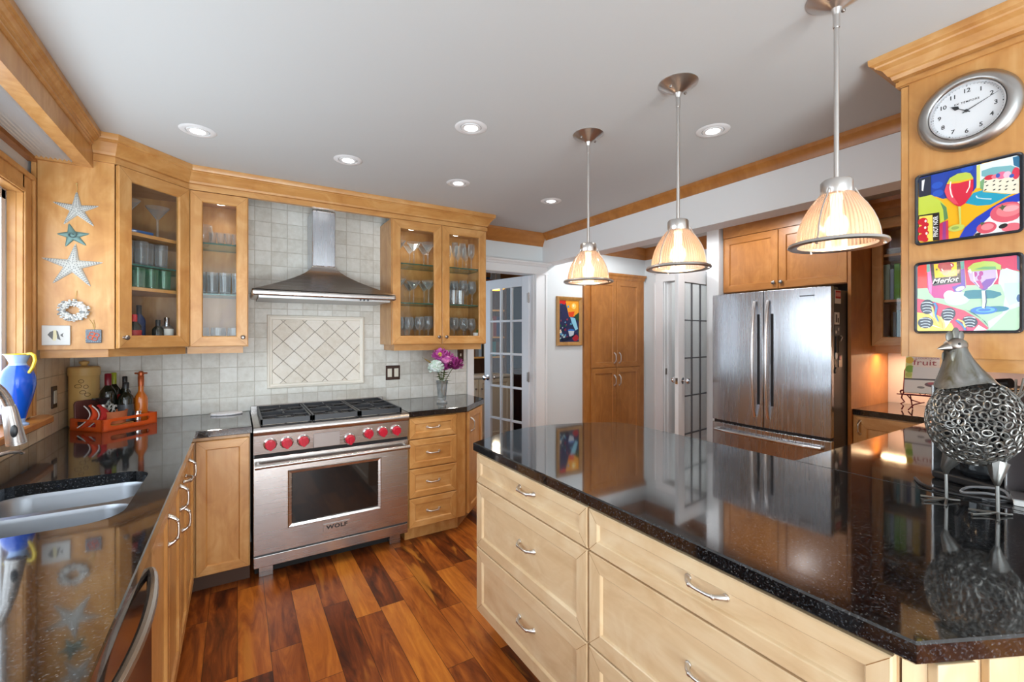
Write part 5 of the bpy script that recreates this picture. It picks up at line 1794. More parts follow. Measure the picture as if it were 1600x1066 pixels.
x, y = tp(0.030, 0.212)
t = thing('cutting_board', (x, y, TZ + 0.0), TRZ, 'dark reddish wooden board leaning at the back of the tray', 'cutting board')
mb = MB(); mb.T = Matrix.Rotation(math.radians(-3), 4, 'X') @ Matrix(((1, 0, 0, 0), (0, 0, -1, 0), (0, 1, 0, 0), (0, 0, 0, 1)))
mb.prism([(-0.018, 0.001), (0.13, 0.001), (0.13, 0.135)] + [(0.115, 0.15)] + [(0.0, 0.15), (-0.012, 0.145), (-0.018, 0.133)], -0.012, 0.0); mb.T = Matrix()
mb.build('board', PURPLEWOOD, t, bevel=0.003)
GOLDL = plain('white_scroll_label', (0.62, 0.62, 0.58, 1), 0.5)
WCAP = plain('dark_red_foil', srgb(122, 24, 40), 0.3)
GCAP = plain('green_foil', srgb(150, 160, 40), 0.35)
x, y = tp(0.120, 0.135); b_ = bottle('wine_bottle', 'dark wine bottle with dark red foil and white scroll label in the tray', x, y, TZ, 0.290, 0.039, BOTTLEG, WCAP, 0.075)
mb = MB(); rr = random.Random(3)
for k in range(7):
    a0 = -0.95 + rr.uniform(-0.45, 0.45); z0 = rr.uniform(0.075, 0.135)
    mb.tube([(0.0398 * math.cos(a0 + 0.30 * math.cos(q)), 0.0398 * math.sin(a0 + 0.30 * math.cos(q)), z0 + 0.014 * math.sin(1.6 * q)) for q in [2 * PI * i / 16 for i in range(14)]], 0.0016, 5)
mb.build('label', GOLDL, b_)
x, y = tp(0.175, 0.175); bottle('wine_bottle', 'dark wine bottle with yellow-green foil over red, behind the others', x, y, TZ, 0.290, 0.034, BOTTLEG, GCAP, 0.06, lab=(LBLR, 0.14, 0.17))
x, y = tp(0.178, 0.085); bottle('oil_bottle', 'dark oil bottle with silver-black label and black cap, front of tray', x, y, TZ, 0.235, 0.037, BOTTLEG, BLACKP, 0.03, lab=(plain('speckled_label', (0.10, 0.11, 0.12, 1), 0.35, 0.4), 0.02, 0.115))
x, y = tp(0.218, 0.150); bottle('vinegar_bottle', 'slim black bottle behind the oil bottle in the tray', x, y, TZ, 0.265, 0.030, BOTTLEG, BLACKP, 0.05)
OR2 = plain('orange_oil_glass', srgb(206, 108, 28), 0.12, 0, 0.5, 0.5)
COPPER = plain('copper_orange_cap', srgb(178, 88, 44), 0.3, 0.4)
x, y = tp(0.250, 0.070); b_ = bottle('orange_bottle', 'orange bottle with winged copper stopper at the right of the tray', x, y, TZ, 0.268, 0.033, OR2, COPPER, 0.055, neck=0.42, nr=0.40)
mb = MB(); mb.lathe([(0.010, 0.270), (0.015, 0.276), (0.015, 0.292), (0.008, 0.300), (0, 0.301)], 12); mb.tube([(-0.030, 0.010, 0.288), (0.030, -0.010, 0.288)], 0.0045, 8); mb.build('stopper', COPPER, b_, smooth=True)
x, y = tp(0.098, 0.060)
t = thing('terracotta_pot', (x, y, TZ), TRZ, 'oval terracotta dish with printed lettering on a wooden stand in the tray', 'dish')
TERRA = plain('terracotta', srgb(196, 112, 68), 0.7)
mb = MB(); mb.lathe([(0.050, 0.022), (0.054, 0.030), (0.060, 0.085), (0.062, 0.092), (0.056, 0.090), (0.050, 0.035), (0, 0.034)], 24); mb.build('bowl', TERRA, t, smooth=True, sharp=50)
mb = MB(); mb.box(-0.07, 0.075, -0.045, 0.05, 0.0005, 0.021); mb.build('wooden_stand', HONEY, t, bevel=0.003)
x, y = tp(0.070, 0.098)
t = thing('spray_bottle', (x, y, TZ), 0.2, 'small bottle with black funnel top behind the terracotta dish', 'bottle')
mb = MB(); mb.lathe([(0.024, 0.0), (0.026, 0.01), (0.024, 0.09), (0.014, 0.115), (0.012, 0.13)], 14); mb.build('body', plain('grey_metal_body', (0.55, 0.55, 0.55, 1), 0.3, 0.9), t, smooth=True)
mb = MB(); mb.lathe([(0.012, 0.128), (0.014, 0.135), (0.032, 0.165), (0.030, 0.165)], 14); mb.tube([(0, 0, 0.155), (-0.045, 0.01, 0.16)], 0.006, 8); mb.build('funnel_top', BLACKP, t, smooth=True)
x, y = tp(0.205, 0.034)
t = thing('spice_tin', (x, y, TZ), 0, 'short silver tin at the front edge of the tray', 'tin')
mb = MB(); mb.lathe([(0.016, 0.0), (0.017, 0.003), (0.017, 0.066), (0.015, 0.07)], 16); mb.build('body', CHROME, t, smooth=True, sharp=40)
mb = MB(); mb.lathe([(0.0175, 0.062), (0.0175, 0.074), (0, 0.075)], 16); mb.build('lid', CHROME, t, smooth=True, sharp=40)
# folded patterned pot holders
for (a, b_, lean, colm, lab_) in ((0.022, 0.110, 0.25, plain('orange_cloth', srgb(224, 76, 28), 0.8), 'orange pot holder with white edge standing at the left of the tray'),
                                  (0.042, 0.062, 0.05, plain('red_cloth', srgb(178, 34, 30), 0.8), 'red patterned pot holder standing in front of the orange one')):
    x, y = tp(a, b_)
    t = thing('pot_holder', (x, y, TZ), -0.35, lab_, 'pot holder')
    mb = MB(); P = []
    for i in range(15):
        f_ = i / 14
        P.append((-0.036 + 0.05 * math.sin(f_ * PI * 0.9) + lean * 0.06 * f_, 0.0, 0.012 + 0.118 * f_))
    mb.tube(P, [0.012 + 0.018 * math.sin(PI * min(1, i / 14 + 0.1)) for i in range(15)], 12, flat=0.55)
    mb.build('cloth', colm, t, smooth=True)
    mb = MB()
    mb.tube([(p[0] - 0.020, p[1] - 0.014, p[2]) for p in P], 0.0030, 6)
    mb.build('binding', PAPER, t, smooth=True)

# scalloped white dish left of the range
t = thing('scalloped_dish', (-0.060, 3.470, CT1), 0, 'flat white scalloped dish on the worktop left of the range', 'dish')
mb = MB(); pts = []
for i in range(72):
    a = 2 * PI * i / 72; r_ = 1 + 0.10 * abs(math.sin(4 * a)); pts.append((0.085 * r_ * math.cos(a), 0.055 * r_ * math.sin(a)))
mb.prism(pts, 0.0005, 0.014, ch=0.004)
mb.build('dish', plain('white_glaze', (0.82, 0.81, 0.84, 1), 0.25), t)

# ================================================================== VASE OF FLOWERS
VX, VY = 1.345, 3.190
t = thing('crystal_vase', (VX, VY, CT1), 0, 'clear cut crystal vase on the small worktop right of the range', 'vase')
mb = MB(); mb.lathe([(0.0, 0.001), (0.040, 0.001), (0.042, 0.008), (0.030, 0.022), (0.033, 0.060), (0.038, 0.12), (0.045, 0.175), (0.043, 0.175), (0.035, 0.12), (0.028, 0.05), (0.0, 0.035)], 18, rib=0.05, caps=False)
mb.build('body', CRYSTAL, t)
mb = MB(); mb.lathe([(0.0, 0.036), (0.026, 0.040), (0.0325, 0.105), (0.0, 0.105)], 16); mb.build('water', thin_glass('water', (0.86, 0.9, 0.86, 1), 0.06, 0.4), t, smooth=True)
STEMG = plain('flower_stem_green', srgb(84, 100, 46), 0.6)
LEAFG = plain('flower_leaf_green', srgb(70, 92, 40), 0.6)


def flower(name, label, top, r, mat, n, petal=(0.4, 0.25), seed=1, squash=0.85, core=None, foot=(0, 0), pm=None):
    t = thing(name, (VX, VY, CT1 + 0.042), 0, label, 'flower', None)
    rr = random.Random(seed)
    T = Vector(top) - Vector((VX, VY, CT1 + 0.042))
    mb = MB()
    mid = Vector((T.x * 0.25, T.y * 0.25, 0.125))
    pts = [(foot[0], foot[1], 0.0), (foot[0] * 0.4, foot[1] * 0.4, 0.06), tuple(mid), tuple(mid * 0.45 + T * 0.55 + Vector((0, 0, 0.01))), tuple(T)]
    mb.tube(pts, 0.0026, 6); mb.build('stem', STEMG, t, smooth=True)
    mb = MB()
    for i in range(n):
        z = 1 - 2 * (i + 0.5) / n
        if z < -0.75: continue
        ph = i * 2.39996
        q = math.sqrt(max(0, 1 - z * z))
        d = Vector((q * math.cos(ph), q * math.sin(ph), z * squash))
        side = d.cross(Vector((0, 0, 1)));
        side = side.normalized() if side.length > 1e-3 else Vector((1, 0, 0))
        upv = side.cross(d).normalized()
        rot = Matrix.Rotation(rr.uniform(-0.7, 0.7), 3, d.normalized())
        side = rot @ side; upv = rot @ upv
        c_ = T + d * (r * 0.62)
        pw, pl = r * petal[1], r * petal[0]
        tipd = (d * 0.75 + upv * 0.55).normalized()
        vs = [c_ - side * pw * 0.5, c_ + side * pw * 0.5, c_ + side * pw + tipd * pl * 0.6 + d * r * 0.05, c_ + tipd * pl * 1.05 - d * r * 0.02, c_ - side * pw + tipd * pl * 0.6 + d * r * 0.05, c_ + tipd * pl * 0.5 - d * r * 0.06]
        mb.add(vs, [(0, 1, 5), (1, 2, 5), (2, 3, 5), (3, 4, 5), (4, 0, 5)], 0 if (pm is None or rr.random() < 0.6) else 1)
    mb.ell(tuple(T), (r * 0.62, r * 0.62, r * 0.62 * squash), 10, 7, 0)
    bl = mb.build('bloom', [mat] + ([pm] if pm else []), t)
    if core:
        mb = MB(); mb.ell(tuple(T + Vector((-0.3 * r, -0.6 * r, 0.25 * r))), (r * 0.25,) * 3, 8, 6); mb.build('centre', core, t, smooth=True)
    mb = MB()
    for k in range(6):
        a = rr.uniform(0, 2 * PI); z = 0.105 + 0.016 * k
        b0 = Vector((T.x * 0.2, T.y * 0.2, z)); d = Vector((math.cos(a), math.sin(a), 0.25)); s_ = Vector((-math.sin(a), math.cos(a), 0))
        mb.add([b0, b0 + d * 0.024 + s_ * 0.011, b0 + d * 0.056 - Vector((0, 0, 0.006)), b0 + d * 0.024 - s_ * 0.011, b0 + d * 0.024 + Vector((0, 0, 0.004))], [(0, 1, 4), (1, 2, 4), (2, 3, 4), (3, 0, 4)])
    mb.build('leaf', LEAFG, t)
    return t


WHF = plain('white_petal', (0.80, 0.86, 0.85, 1), 0.7); WH2 = plain('pale_green_petal', srgb(206, 226, 214), 0.7)
MAG = plain('magenta_petal', srgb(176, 60, 150), 0.7); MAG2 = plain('deep_magenta_petal', srgb(120, 26, 92), 0.7)
ORC = plain('orchid_petal', srgb(196, 96, 176), 0.7); PNK = plain('pink_petal', srgb(226, 150, 200), 0.7)
YEC = plain('yellow_centre', srgb(200, 200, 60), 0.6)
flower('hydrangea', 'round white hydrangea at the left of the vase', (VX - 0.056, VY - 0.02, 1.192), 0.072, WHF, 90, (0.34, 0.24), 2, pm=WH2, foot=(0.010, 0))
flower('orchid_dahlia', 'orchid pink bloom at the top left of the vase', (VX - 0.012, VY, 1.275), 0.064, ORC, 60, (0.6, 0.22), 3, core=YEC, pm=MAG, foot=(-0.01, 0.006))
flower('rose', 'pale pink rose in the middle of the flowers', (VX + 0.022, VY - 0.038, 1.240), 0.040, PNK, 34, (0.6, 0.42), 4, pm=ORC, foot=(0.004, -0.008))
flower('dahlia', 'magenta bloom at the top right of the vase', (VX + 0.050, VY + 0.015, 1.262), 0.054, MAG, 56, (0.62, 0.2), 5, pm=ORC, foot=(-0.006, 0.01))
flower('dahlia', 'deep magenta bloom in the centre below the pink rose', (VX + 0.020, VY - 0.012, 1.190), 0.046, MAG, 44, (0.6, 0.24), 7, pm=MAG2, foot=(0.0, 0.01))
flower('dahlia', 'dark magenta spiky bloom at the far right of the vase', (VX + 0.108, VY - 0.01, 1.200), 0.060, MAG2, 70, (0.75, 0.16), 6, pm=MAG, foot=(-0.012, -0.004))
t = thing('grass_seed_head', (VX, VY, CT1 + 0.042), 0, 'brown seed head arching out left of the flowers', 'flower')
mb = MB(); mb.tube([(0.008, 0.006, 0), (0, 0, 0.12), (-0.05, -0.01, 0.23), (-0.112, -0.012, 0.285), (-0.165, -0.012, 0.315)], [0.002, 0.002, 0.0018, 0.0016, 0.001], 6); mb.build('stem', STEMG, t, smooth=True)
mb = MB(); mb.tube([(-0.085, -0.0115, 0.262), (-0.105, -0.012, 0.279), (-0.135, -0.012, 0.298), (-0.150, -0.012, 0.307)], [0.003, 0.007, 0.005, 0.001], 8); mb.build('seed_head', plain('straw_brown', srgb(128, 104, 58), 0.8), t, smooth=True)

# ================================================================== WALL CLOCK (faces -x)
t = thing('wall_clock', (2.0295, 0.437, 2.167), -R90, 'round wall clock with broad brushed metal rim on the cabinet end panel', 'clock')
CY = Matrix.Rotation(PI / 2, 4, 'X')
mb = MB(); mb.T = CY
mb.lathe([(0.120, 0.0), (0.1255, 0.004), (0.124, 0.012), (0.115, 0.024), (0.103, 0.031), (0.094, 0.030), (0.0895, 0.024), (0.0885, 0.016)], 64, caps=False)
mb.build('rim', brushed('clock_rim_metal', (0.44, 0.43, 0.42, 1), 0.32, (60, 60, 60)), t, smooth=True, sharp=60)
mb = MB(); mb.T = CY; mb.lathe([(0.0885, 0.020), (0.0895, 0.027), (0.086, 0.027), (0.0845, 0.018)], 48, caps=False); mb.build('bezel', CHROME, t, smooth=True)
INKB = plain('clock_ink', (0.03, 0.032, 0.036, 1), 0.5)
mb = MB(); mb.T = CY; mb.lathe([(0.089, 0.002), (0.089, 0.014), (0.0, 0.014)], 48); mb.T = Matrix()
for i in range(1, 13):
    a = PI / 2 - i * PI / 6
    text_into(mb, str(i), 0.0185, face_at(0.0655 * math.cos(a), -0.0143, 0.0655 * math.sin(a)), 1, bold=0.0004)
for i in range(60):
    a = i * PI / 30
    L0, w_ = (0.080, 0.0018) if i % 5 == 0 else (0.0808, 0.0006)
    d = Vector((math.cos(a), 0, math.sin(a))); s_ = Vector((-d.z, 0, d.x))
    p = d * L0 + Vector((0, -0.0142, 0)); q = d * 0.0825 + Vector((0, -0.0142, 0))
    mb.add([p - s_ * w_, p + s_ * w_, q + s_ * w_, q - s_ * w_], [(0, 1, 2, 3)], 1)
text_into(mb, 'EX TEMPORE', 0.0085, face_at(0.0, -0.0143, 0.030), 1, bold=0.0002, space=1.25)
mb.build('dial', [plain('clock_face_white', (0.78, 0.79, 0.82, 1), 0.5), INKB], t)
def hand(ang, ln, w, spade):
    mb = MB(); d = Vector((math.cos(ang), 0, math.sin(ang))); s_ = Vector((-d.z, 0, d.x))
    y = Vector((0, -0.0165, 0))
    mb.add([d * -0.010 - s_ * w + y, d * -0.010 + s_ * w + y, d * ln + s_ * w * 0.25 + y, d * ln - s_ * w * 0.25 + y], [(0, 1, 2, 3)])
    if spade:
        mb.add([d * (ln * 0.45) + y, d * (ln * 0.62) + s_ * 0.0070 + y, d * (ln * 0.74) + s_ * 0.005 + y, d * (ln * 1.0) + y, d * (ln * 0.74) - s_ * 0.005 + y, d * (ln * 0.62) - s_ * 0.0070 + y], [tuple(range(6))])
    return mb
hand(math.radians(90 - 306), 0.046, 0.0016, True).build('hour_hand', INKB, t)
hand(math.radians(90 - 66), 0.078, 0.0017, False).build('minute_hand', INKB, t)
mb = MB(); mb.T = CY; mb.lathe([(0.0045, 0.014), (0.0045, 0.019), (0, 0.020)], 14); mb.build('hub', INKB, t)
mb = MB(); mb.T = CY; mb.lathe([(0.0848, 0.021), (0.06, 0.0235), (0.0, 0.0245)], 40, caps=False); mb.build('crystal', PANE, t, smooth=True)

# ================================================================== TWO PAINTED WINE PLATES
COL = {}
def paint(r, g, b):
    k = (r, g, b)
    if k not in COL:
        COL[k] = plain('glaze_%02x%02x%02x' % k, srgb(r, g, b), 0.22, 0, 0.5, 0.35)
    return COL[k]


class Art:
    """flat painted pattern drawn on an upright face; coordinates in a 0-1 square (u right, v down)"""
    def __init__(s, w, h, y):
        s.mb = MB(); s.mats = []; s.w, s.h, s.y = w, h, y; s.k = 0
    def mi(s, col):
        m = paint(*col)
        if m not in s.mats: s.mats.append(m)
        return s.mats.index(m)
    def pt(s, u, v):
        return ((u - 0.5) * s.w, s.y - 0.00004 * s.k, (0.5 - v) * s.h)
    def poly(s, pts, col):
        s.k += 1
        P = [Vector((min(1, max(0, u)), min(1, max(0, v)), 0)) for u, v in pts]
        for t_ in tessellate_polygon([P]):
            s.mb.add([s.pt(P[i].x, P[i].y) for i in t_], [(0, 1, 2)], s.mi(col))
    def ell(s, cu, cv, ru, rv, col, rot=0.0, n=20, a0=0.0, a1=2 * PI):
        pts = []
        for i in range(n):
            a = a0 + (a1 - a0) * i / n
            x_, y_ = ru * math.cos(a), rv * math.sin(a)
            pts.append((cu + x_ * math.cos(rot) - y_ * math.sin(rot), cv + x_ * math.sin(rot) + y_ * math.cos(rot)))
        s.poly(pts, col)
    def line(s, pts, w, col):
        for a, b_ in zip(pts[:-1], pts[1:]):
            d = Vector((b_[0] - a[0], b_[1] - a[1])); 
            if d.length == 0: continue
            d.normalize(); q = Vector((-d.y, d.x)) * w / 2
            s.poly([(a[0] + q.x, a[1] + q.y), (b_[0] + q.x, b_[1] + q.y), (b_[0] - q.x, b_[1] - q.y), (a[0] - q.x, a[1] - q.y)], col)


def quadmap(TL, TR, BR, BL, p=0.10):
    def f(x, y):
        u = (x - TL[0]) / (TR[0] - TL[0])
        yt = TL[1] + (TR[1] - TL[1]) * u; yb = BL[1] + (BR[1] - BL[1]) * u
        v = (y - yt) / (yb - yt)
        uu = u + p * u * (1 - u)
        return (uu, v)
    return f


def plate_body(t, w, h):
    mb = MB()
    def rr_(d, r, n=5):
        return [(a, b_) for a, b_ in rrect(-w / 2 + d, w / 2 - d, -h / 2 + d, h / 2 - d, r, n)]
    rings = [(rr_(0.004, 0.012), 0.0), (rr_(0.0, 0.014), -0.010), (rr_(0.002, 0.013), -0.013), (rr_(0.006, 0.011), -0.012), (rr_(0.010, 0.009), -0.008)]
    n = len(rings[0][0]); vs = []; fs = []
    for P, y in rings: vs += [(p[0], y, p[1]) for p in P]
    for k in range(len(rings) - 1):
        for i in range(n):
            j = (i + 1) % n
            fs.append((k * n + i, k * n + j, (k + 1) * n + j, (k + 1) * n + i))
    fs.append(tuple(4 * n + i for i in range(n))); fs.append(tuple(reversed(range(n))))
    mb.add(vs, fs)
    return mb.build('plate', plain('navy_glaze_rim', srgb(30, 34, 44), 0.25, 0, 0.5, 0.3) if 'navy_glaze_rim' not in MATS else MATS['navy_glaze_rim'], t, smooth=True, sharp=40)


t = thing('painted_plate', (2.0295, 0.441, 1.872), -R90, 'square painted plate of a red wine glass marked pinot noir below the clock', 'plate')
plate_body(t, 0.254, 0.246)
A = Art(0.236, 0.228, -0.0085)
q = quadmap((65, 290), (1195, 30), (1195, 880), (70, 1025))
P = lambda *xy: [q(a, b_) for a, b_ in xy]
R_ = lambda s: P(*s)
A.poly([(0, 0), (1, 0), (1, 1), (0, 1)], (246, 184, 20))
A.poly(P((65, 290), (780, 120), (720, 400), (690, 440), (600, 470), (350, 525), (215, 480), (75, 500)), (20, 62, 168))
for (a, b_, c_, d_) in ((240, 320, 330, 420), (540, 190, 700, 180), (250, 420, 340, 500)):
    A.ell(*q((a + c_) / 2, (b_ + d_) / 2), 0.06, 0.05, (30, 84, 196))
A.poly(P((725, 145), (1195, 30), (1195, 300), (830, 300), (760, 400), (725, 410)), (224, 236, 240))
A.poly(P((725, 150), (765, 140), (765, 400), (725, 410)), (214, 222, 120))
A.poly(P((765, 330), (830, 270), (800, 430), (765, 410)), (120, 168, 120))
A.poly(P((780, 210), (900, 170), (1100, 150), (1180, 180), (1180, 250), (830, 280), (780, 270)), (120, 178, 186))
A.poly(P((1120, 60), (1195, 40), (1195, 180), (1130, 150)), (40, 110, 150))
A.poly(P((600, 575), (690, 460), (800, 425), (1000, 440), (1110, 475), (880, 595), (740, 605)), (24, 158, 192))
A.line(P((720, 490), (735, 515), (800, 525), (890, 530)), 0.012, (210, 236, 240))
A.poly(P((815, 300), (1190, 285), (1190, 470), (1040, 475), (795, 450)), (236, 230, 208))
A.poly(P((795, 450), (1040, 475), (1100, 460), (1030, 468), (800, 438)), (210, 196, 110))
for (x_, y_, rx_, ry_, c_) in ((870, 285, 0.05, 0.035, (208, 40, 60)), (930, 275, 0.035, 0.03, (230, 120, 140)), (1000, 262, 0.05, 0.05, (228, 110, 150)), (1060, 255, 0.035, 0.045, (240, 190, 210)), (1155, 240, 0.035, 0.08, (214, 50, 80)), (960, 265, 0.02, 0.03, (60, 90, 180)), (1110, 270, 0.022, 0.025, (60, 90, 180))):
    A.ell(*q(x_, y_), rx_, ry_, c_)
rr = random.Random(1)
for i in range(15):
    x_ = 835 + (i % 5) * 75 + rr.uniform(-12, 12); y_ = 330 + (i // 5) * 48 + rr.uniform(-8, 8)
    A.ell(*q(x_, y_), 0.014, 0.007, (30, 30, 34), rot=-0.5, n=8)
A.poly(P((535, 965), (600, 850), (720, 740), (900, 620), (1080, 510), (1195, 465), (1195, 600), (1000, 640), (880, 720), (700, 930), (690, 960)), (18, 60, 190))
A.poly(P((700, 945), (770, 830), (900, 700), (1050, 600), (1195, 560), (1195, 880)), (232, 234, 236))
A.ell(*q(1060, 680), 0.155, 0.135, (222, 92, 112)); A.ell(*q(1080, 660), 0.115, 0.085, (236, 130, 140)); A.ell(*q(1100, 640), 0.07, 0.04, (244, 170, 176))
A.poly(P((960, 630), (1000, 615), (1000, 590), (1025, 610), (1065, 600), (1035, 625), (1010, 665), (990, 640)), (84, 100, 70))
A.ell(*q(835, 855), 0.095, 0.080, (218, 84, 104)); A.ell(*q(845, 845), 0.06, 0.045, (238, 140, 150))
A.poly(P((765, 805), (790, 790), (825, 800), (800, 815), (785, 835)), (84, 100, 70))
A.ell(*q(1110, 855), 0.09, 0.06, (228, 110, 126)); A.ell(*q(1018, 838), 0.042, 0.030, (20, 22, 26), rot=-0.4); A.ell(*q(740, 930), 0.03, 0.02, (20, 22, 26), rot=-0.4)
A.poly(P((70, 300), (215, 262), (215, 480), (100, 512), (72, 500)), (34, 40, 58))
A.poly(P((110, 320), (145, 305), (125, 440), (108, 430)), (236, 238, 240))
A.poly(P((72, 512), (215, 480), (330, 550), (395, 620), (412, 745), (320, 800), (310, 680), (72, 715)), (196, 214, 74))
A.poly(P((320, 560), (390, 620), (410, 745), (365, 775), (355, 650)), (92, 140, 92))
A.poly(P((315, 805), (410, 765), (418, 982), (310, 992)), (206, 52, 86)); A.poly(P((350, 790), (385, 778), (385, 985), (345, 990)), (150, 60, 140))
A.poly(P((72, 712), (310, 676), (312, 992), (72, 1012)), (24, 24, 28))
A.poly(P((80, 725), (233, 705), (238, 998), (78, 1008)), (244, 222, 96))
for (x_, y_, r_) in ((120, 780, 0.055), (150, 820, 0.04), (120, 870, 0.06), (150, 910, 0.04), (115, 960, 0.055), (150, 985, 0.035)):
    A.ell(*q(x_, y_), r_, r_, (204, 22, 44))
for (x_, y_) in ((155, 775), (150, 850), (165, 915)):
    A.ell(*q(x_, y_), 0.012, 0.02, (248, 230, 230))
A.poly(P((395, 355), (430, 290), (520, 240), (610, 226), (660, 236), (693, 290), (660, 315), (540, 335)), (190, 206, 76))
A.poly(P((400, 345), (540, 325), (690, 292), (693, 330), (395, 375)), (246, 188, 30))
A.poly(P((392, 362), (540, 345), (694, 305), (694, 410), (660, 500), (600, 580), (540, 618), (480, 590), (400, 520), (368, 440)), (214, 28, 62))
A.poly(P((392, 370), (440, 365), (470, 500), (530, 590), (480, 585), (405, 520), (372, 440)), (226, 74, 96))
A.line(P((440, 330), (432, 400), (445, 470), (462, 510)), 0.014, (246, 236, 230)); A.line(P((655, 320), (650, 390), (615, 460)), 0.012, (246, 236, 230))
A.poly(P((525, 612), (553, 612), (560, 812), (540, 815)), (206, 214, 110))
A.ell(*q(505, 855), 0.085, 0.050, (196, 208, 96)); A.ell(*q(490, 855), 0.04, 0.024, (150, 178, 90))
text_into(A.mb, 'PINOT NOIR', 0.0170, Matrix.Translation((0, -0.0003, 0)) @ face_at(*A.pt(*q(272, 838)), PI / 2) @ Matrix.Diagonal((0.72, 1, 1, 1)), A.mi((240, 240, 240)), bold=0.0003)
A.mb.build('painting', A.mats, t)

t = thing('painted_plate', (2.0295, 0.442, 1.566), -R90, 'square painted plate of a pink wine glass marked merlot, the lower plate', 'plate')
plate_body(t, 0.256, 0.248)
A = Art(0.238, 0.230, -0.0085)
q = quadmap((75, 200), (1300, 75), (1300, 990), (75, 990))
A.poly([(0, 0), (1, 0), (1, 1), (0, 1)], (172, 212, 176))
A.poly(P((75, 200), (200, 185), (215, 470), (75, 478)), (232, 44, 36))
A.poly(P((650, 140), (1300, 75), (1300, 275), (1090, 240), (1060, 430), (670, 442)), (206, 32, 84))
A.poly(P((1075, 260), (1150, 235), (1300, 290), (1300, 700), (1180, 740), (940, 980), (930, 880), (1100, 780), (1130, 560), (1080, 440), (1050, 420)), (206, 218, 232))
A.poly(P((1120, 420), (1300, 410), (1300, 640), (1180, 690), (1120, 560)), (190, 226, 214))
A.poly(P((1265, 80), (1300, 75), (1300, 270), (1270, 250)), (34, 58, 106)); A.ell(*q(1290, 600), 0.02, 0.05, (40, 90, 150))
A.poly(P((195, 185), (650, 145), (665, 470), (560, 560), (400, 602), (280, 590), (225, 530), (200, 470)), (198, 44, 142))
A.poly(P((195, 190), (232, 186), (255, 440), (250, 560), (215, 500)), (232, 130, 196)); A.poly(P((190, 190), (228, 186), (232, 275), (192, 285)), (110, 176, 160))
A.poly(P((500, 460), (610, 420), (605, 250), (650, 245), (662, 470), (560, 560)), (98, 66, 176)); A.poly(P((600, 155), (648, 148), (645, 240), (610, 250)), (90, 170, 160))
A.poly(P((232, 186), (600, 150), (612, 408), (268, 448)), (22, 30, 52))
A.poly(P((278, 186), (556, 160), (562, 324), (292, 352)), (246, 202, 40))
for (x_, y_, r_) in ((380, 205, 0.045), (440, 195, 0.045), (490, 200, 0.03), (400, 250, 0.04), (450, 245, 0.04), (420, 290, 0.03)):
    A.ell(*q(x_, y_), r_, r_ * 1.2, (160, 24, 72))
for (x_, y_) in ((375, 240), (490, 185)): A.line(P((x_, y_), (x_ + 15, y_ + 25)), 0.012, (250, 236, 240))
for (x_, y_) in ((315, 250), (520, 285)): A.ell(*q(x_, y_), 0.012, 0.016, (70, 90, 50), n=7)
A.ell(*q(560, 600), 0.13, 0.10, (202, 222, 228)); A.ell(*q(470, 560), 0.06, 0.07, (220, 216, 234)); A.ell(*q(600, 480), 0.05, 0.03, (220, 216, 234), rot=-0.5)
A.poly(P((640, 560), (660, 510), (760, 495), (960, 500), (1080, 530), (1090, 560), (1000, 600), (700, 605)), (16, 122, 140))
A.poly(P((690, 270), (745, 262), (1035, 250), (1045, 350), (1000, 420), (940, 480), (890, 502), (850, 490), (780, 430), (720, 380)), (196, 172, 216))
A.poly(P((760, 400), (850, 420), (910, 370), (1040, 350), (1000, 420), (940, 480), (890, 502), (850, 490)), (124, 70, 168)); A.poly(P((780, 390), (840, 380), (880, 470), (850, 490)), (186, 60, 140))
for (x_, y_) in ((780, 310), (850, 300), (830, 350)): A.ell(*q(x_, y_), 0.02, 0.035, (178, 60, 150))
A.line(P((1030, 262), (1038, 350), (980, 440), (930, 480)), 0.012, (240, 240, 246)); A.line(P((760, 280), (770, 380), (830, 460)), 0.010, (240, 240, 246))
A.poly(P((700, 260), (690, 230), (760, 175), (880, 150), (1000, 155), (1085, 200), (1085, 255), (1020, 250), (740, 275)), (178, 204, 96))
A.poly(P((760, 250), (880, 215), (1020, 215), (1030, 252)), (116, 176, 120))
A.poly(P((690, 270), (720, 240), (740, 280), (730, 300)), (240, 240, 240))
A.ell(*q(1020, 730), 0.12, 0.040, (16, 122, 150)); A.ell(*q(880, 745), 0.125, 0.055, (28, 110, 210)); A.ell(*q(900, 740), 0.09, 0.034, (80, 170, 230)); A.ell(*q(890, 740), 0.06, 0.02, (28, 110, 210))
A.poly(P((855, 505), (905, 505), (912, 640), (895, 725), (860, 715), (865, 640)), (214, 232, 228)); A.line(P((903, 510), (912, 640), (896, 720)), 0.01, (22, 60, 110))
A.poly(P((75, 598), (250, 630), (450, 685), (650, 745), (820, 850), (940, 960), (900, 990), (75, 990)), (214, 58, 96))
A.poly(P((620, 720), (700, 752), (860, 850), (945, 950), (900, 880), (760, 770)), (20, 110, 110))
A.poly(P((75, 765), (160, 775), (330, 800), (440, 870), (500, 900), (540, 990), (75, 990)), (246, 214, 86))
A.poly(P((530, 870), (600, 850), (720, 930), (800, 990), (540, 990)), (206, 60, 110)); A.poly(P((760, 990), (820, 920), (930, 985)), (238, 236, 240))
NAV = (24, 36, 58)
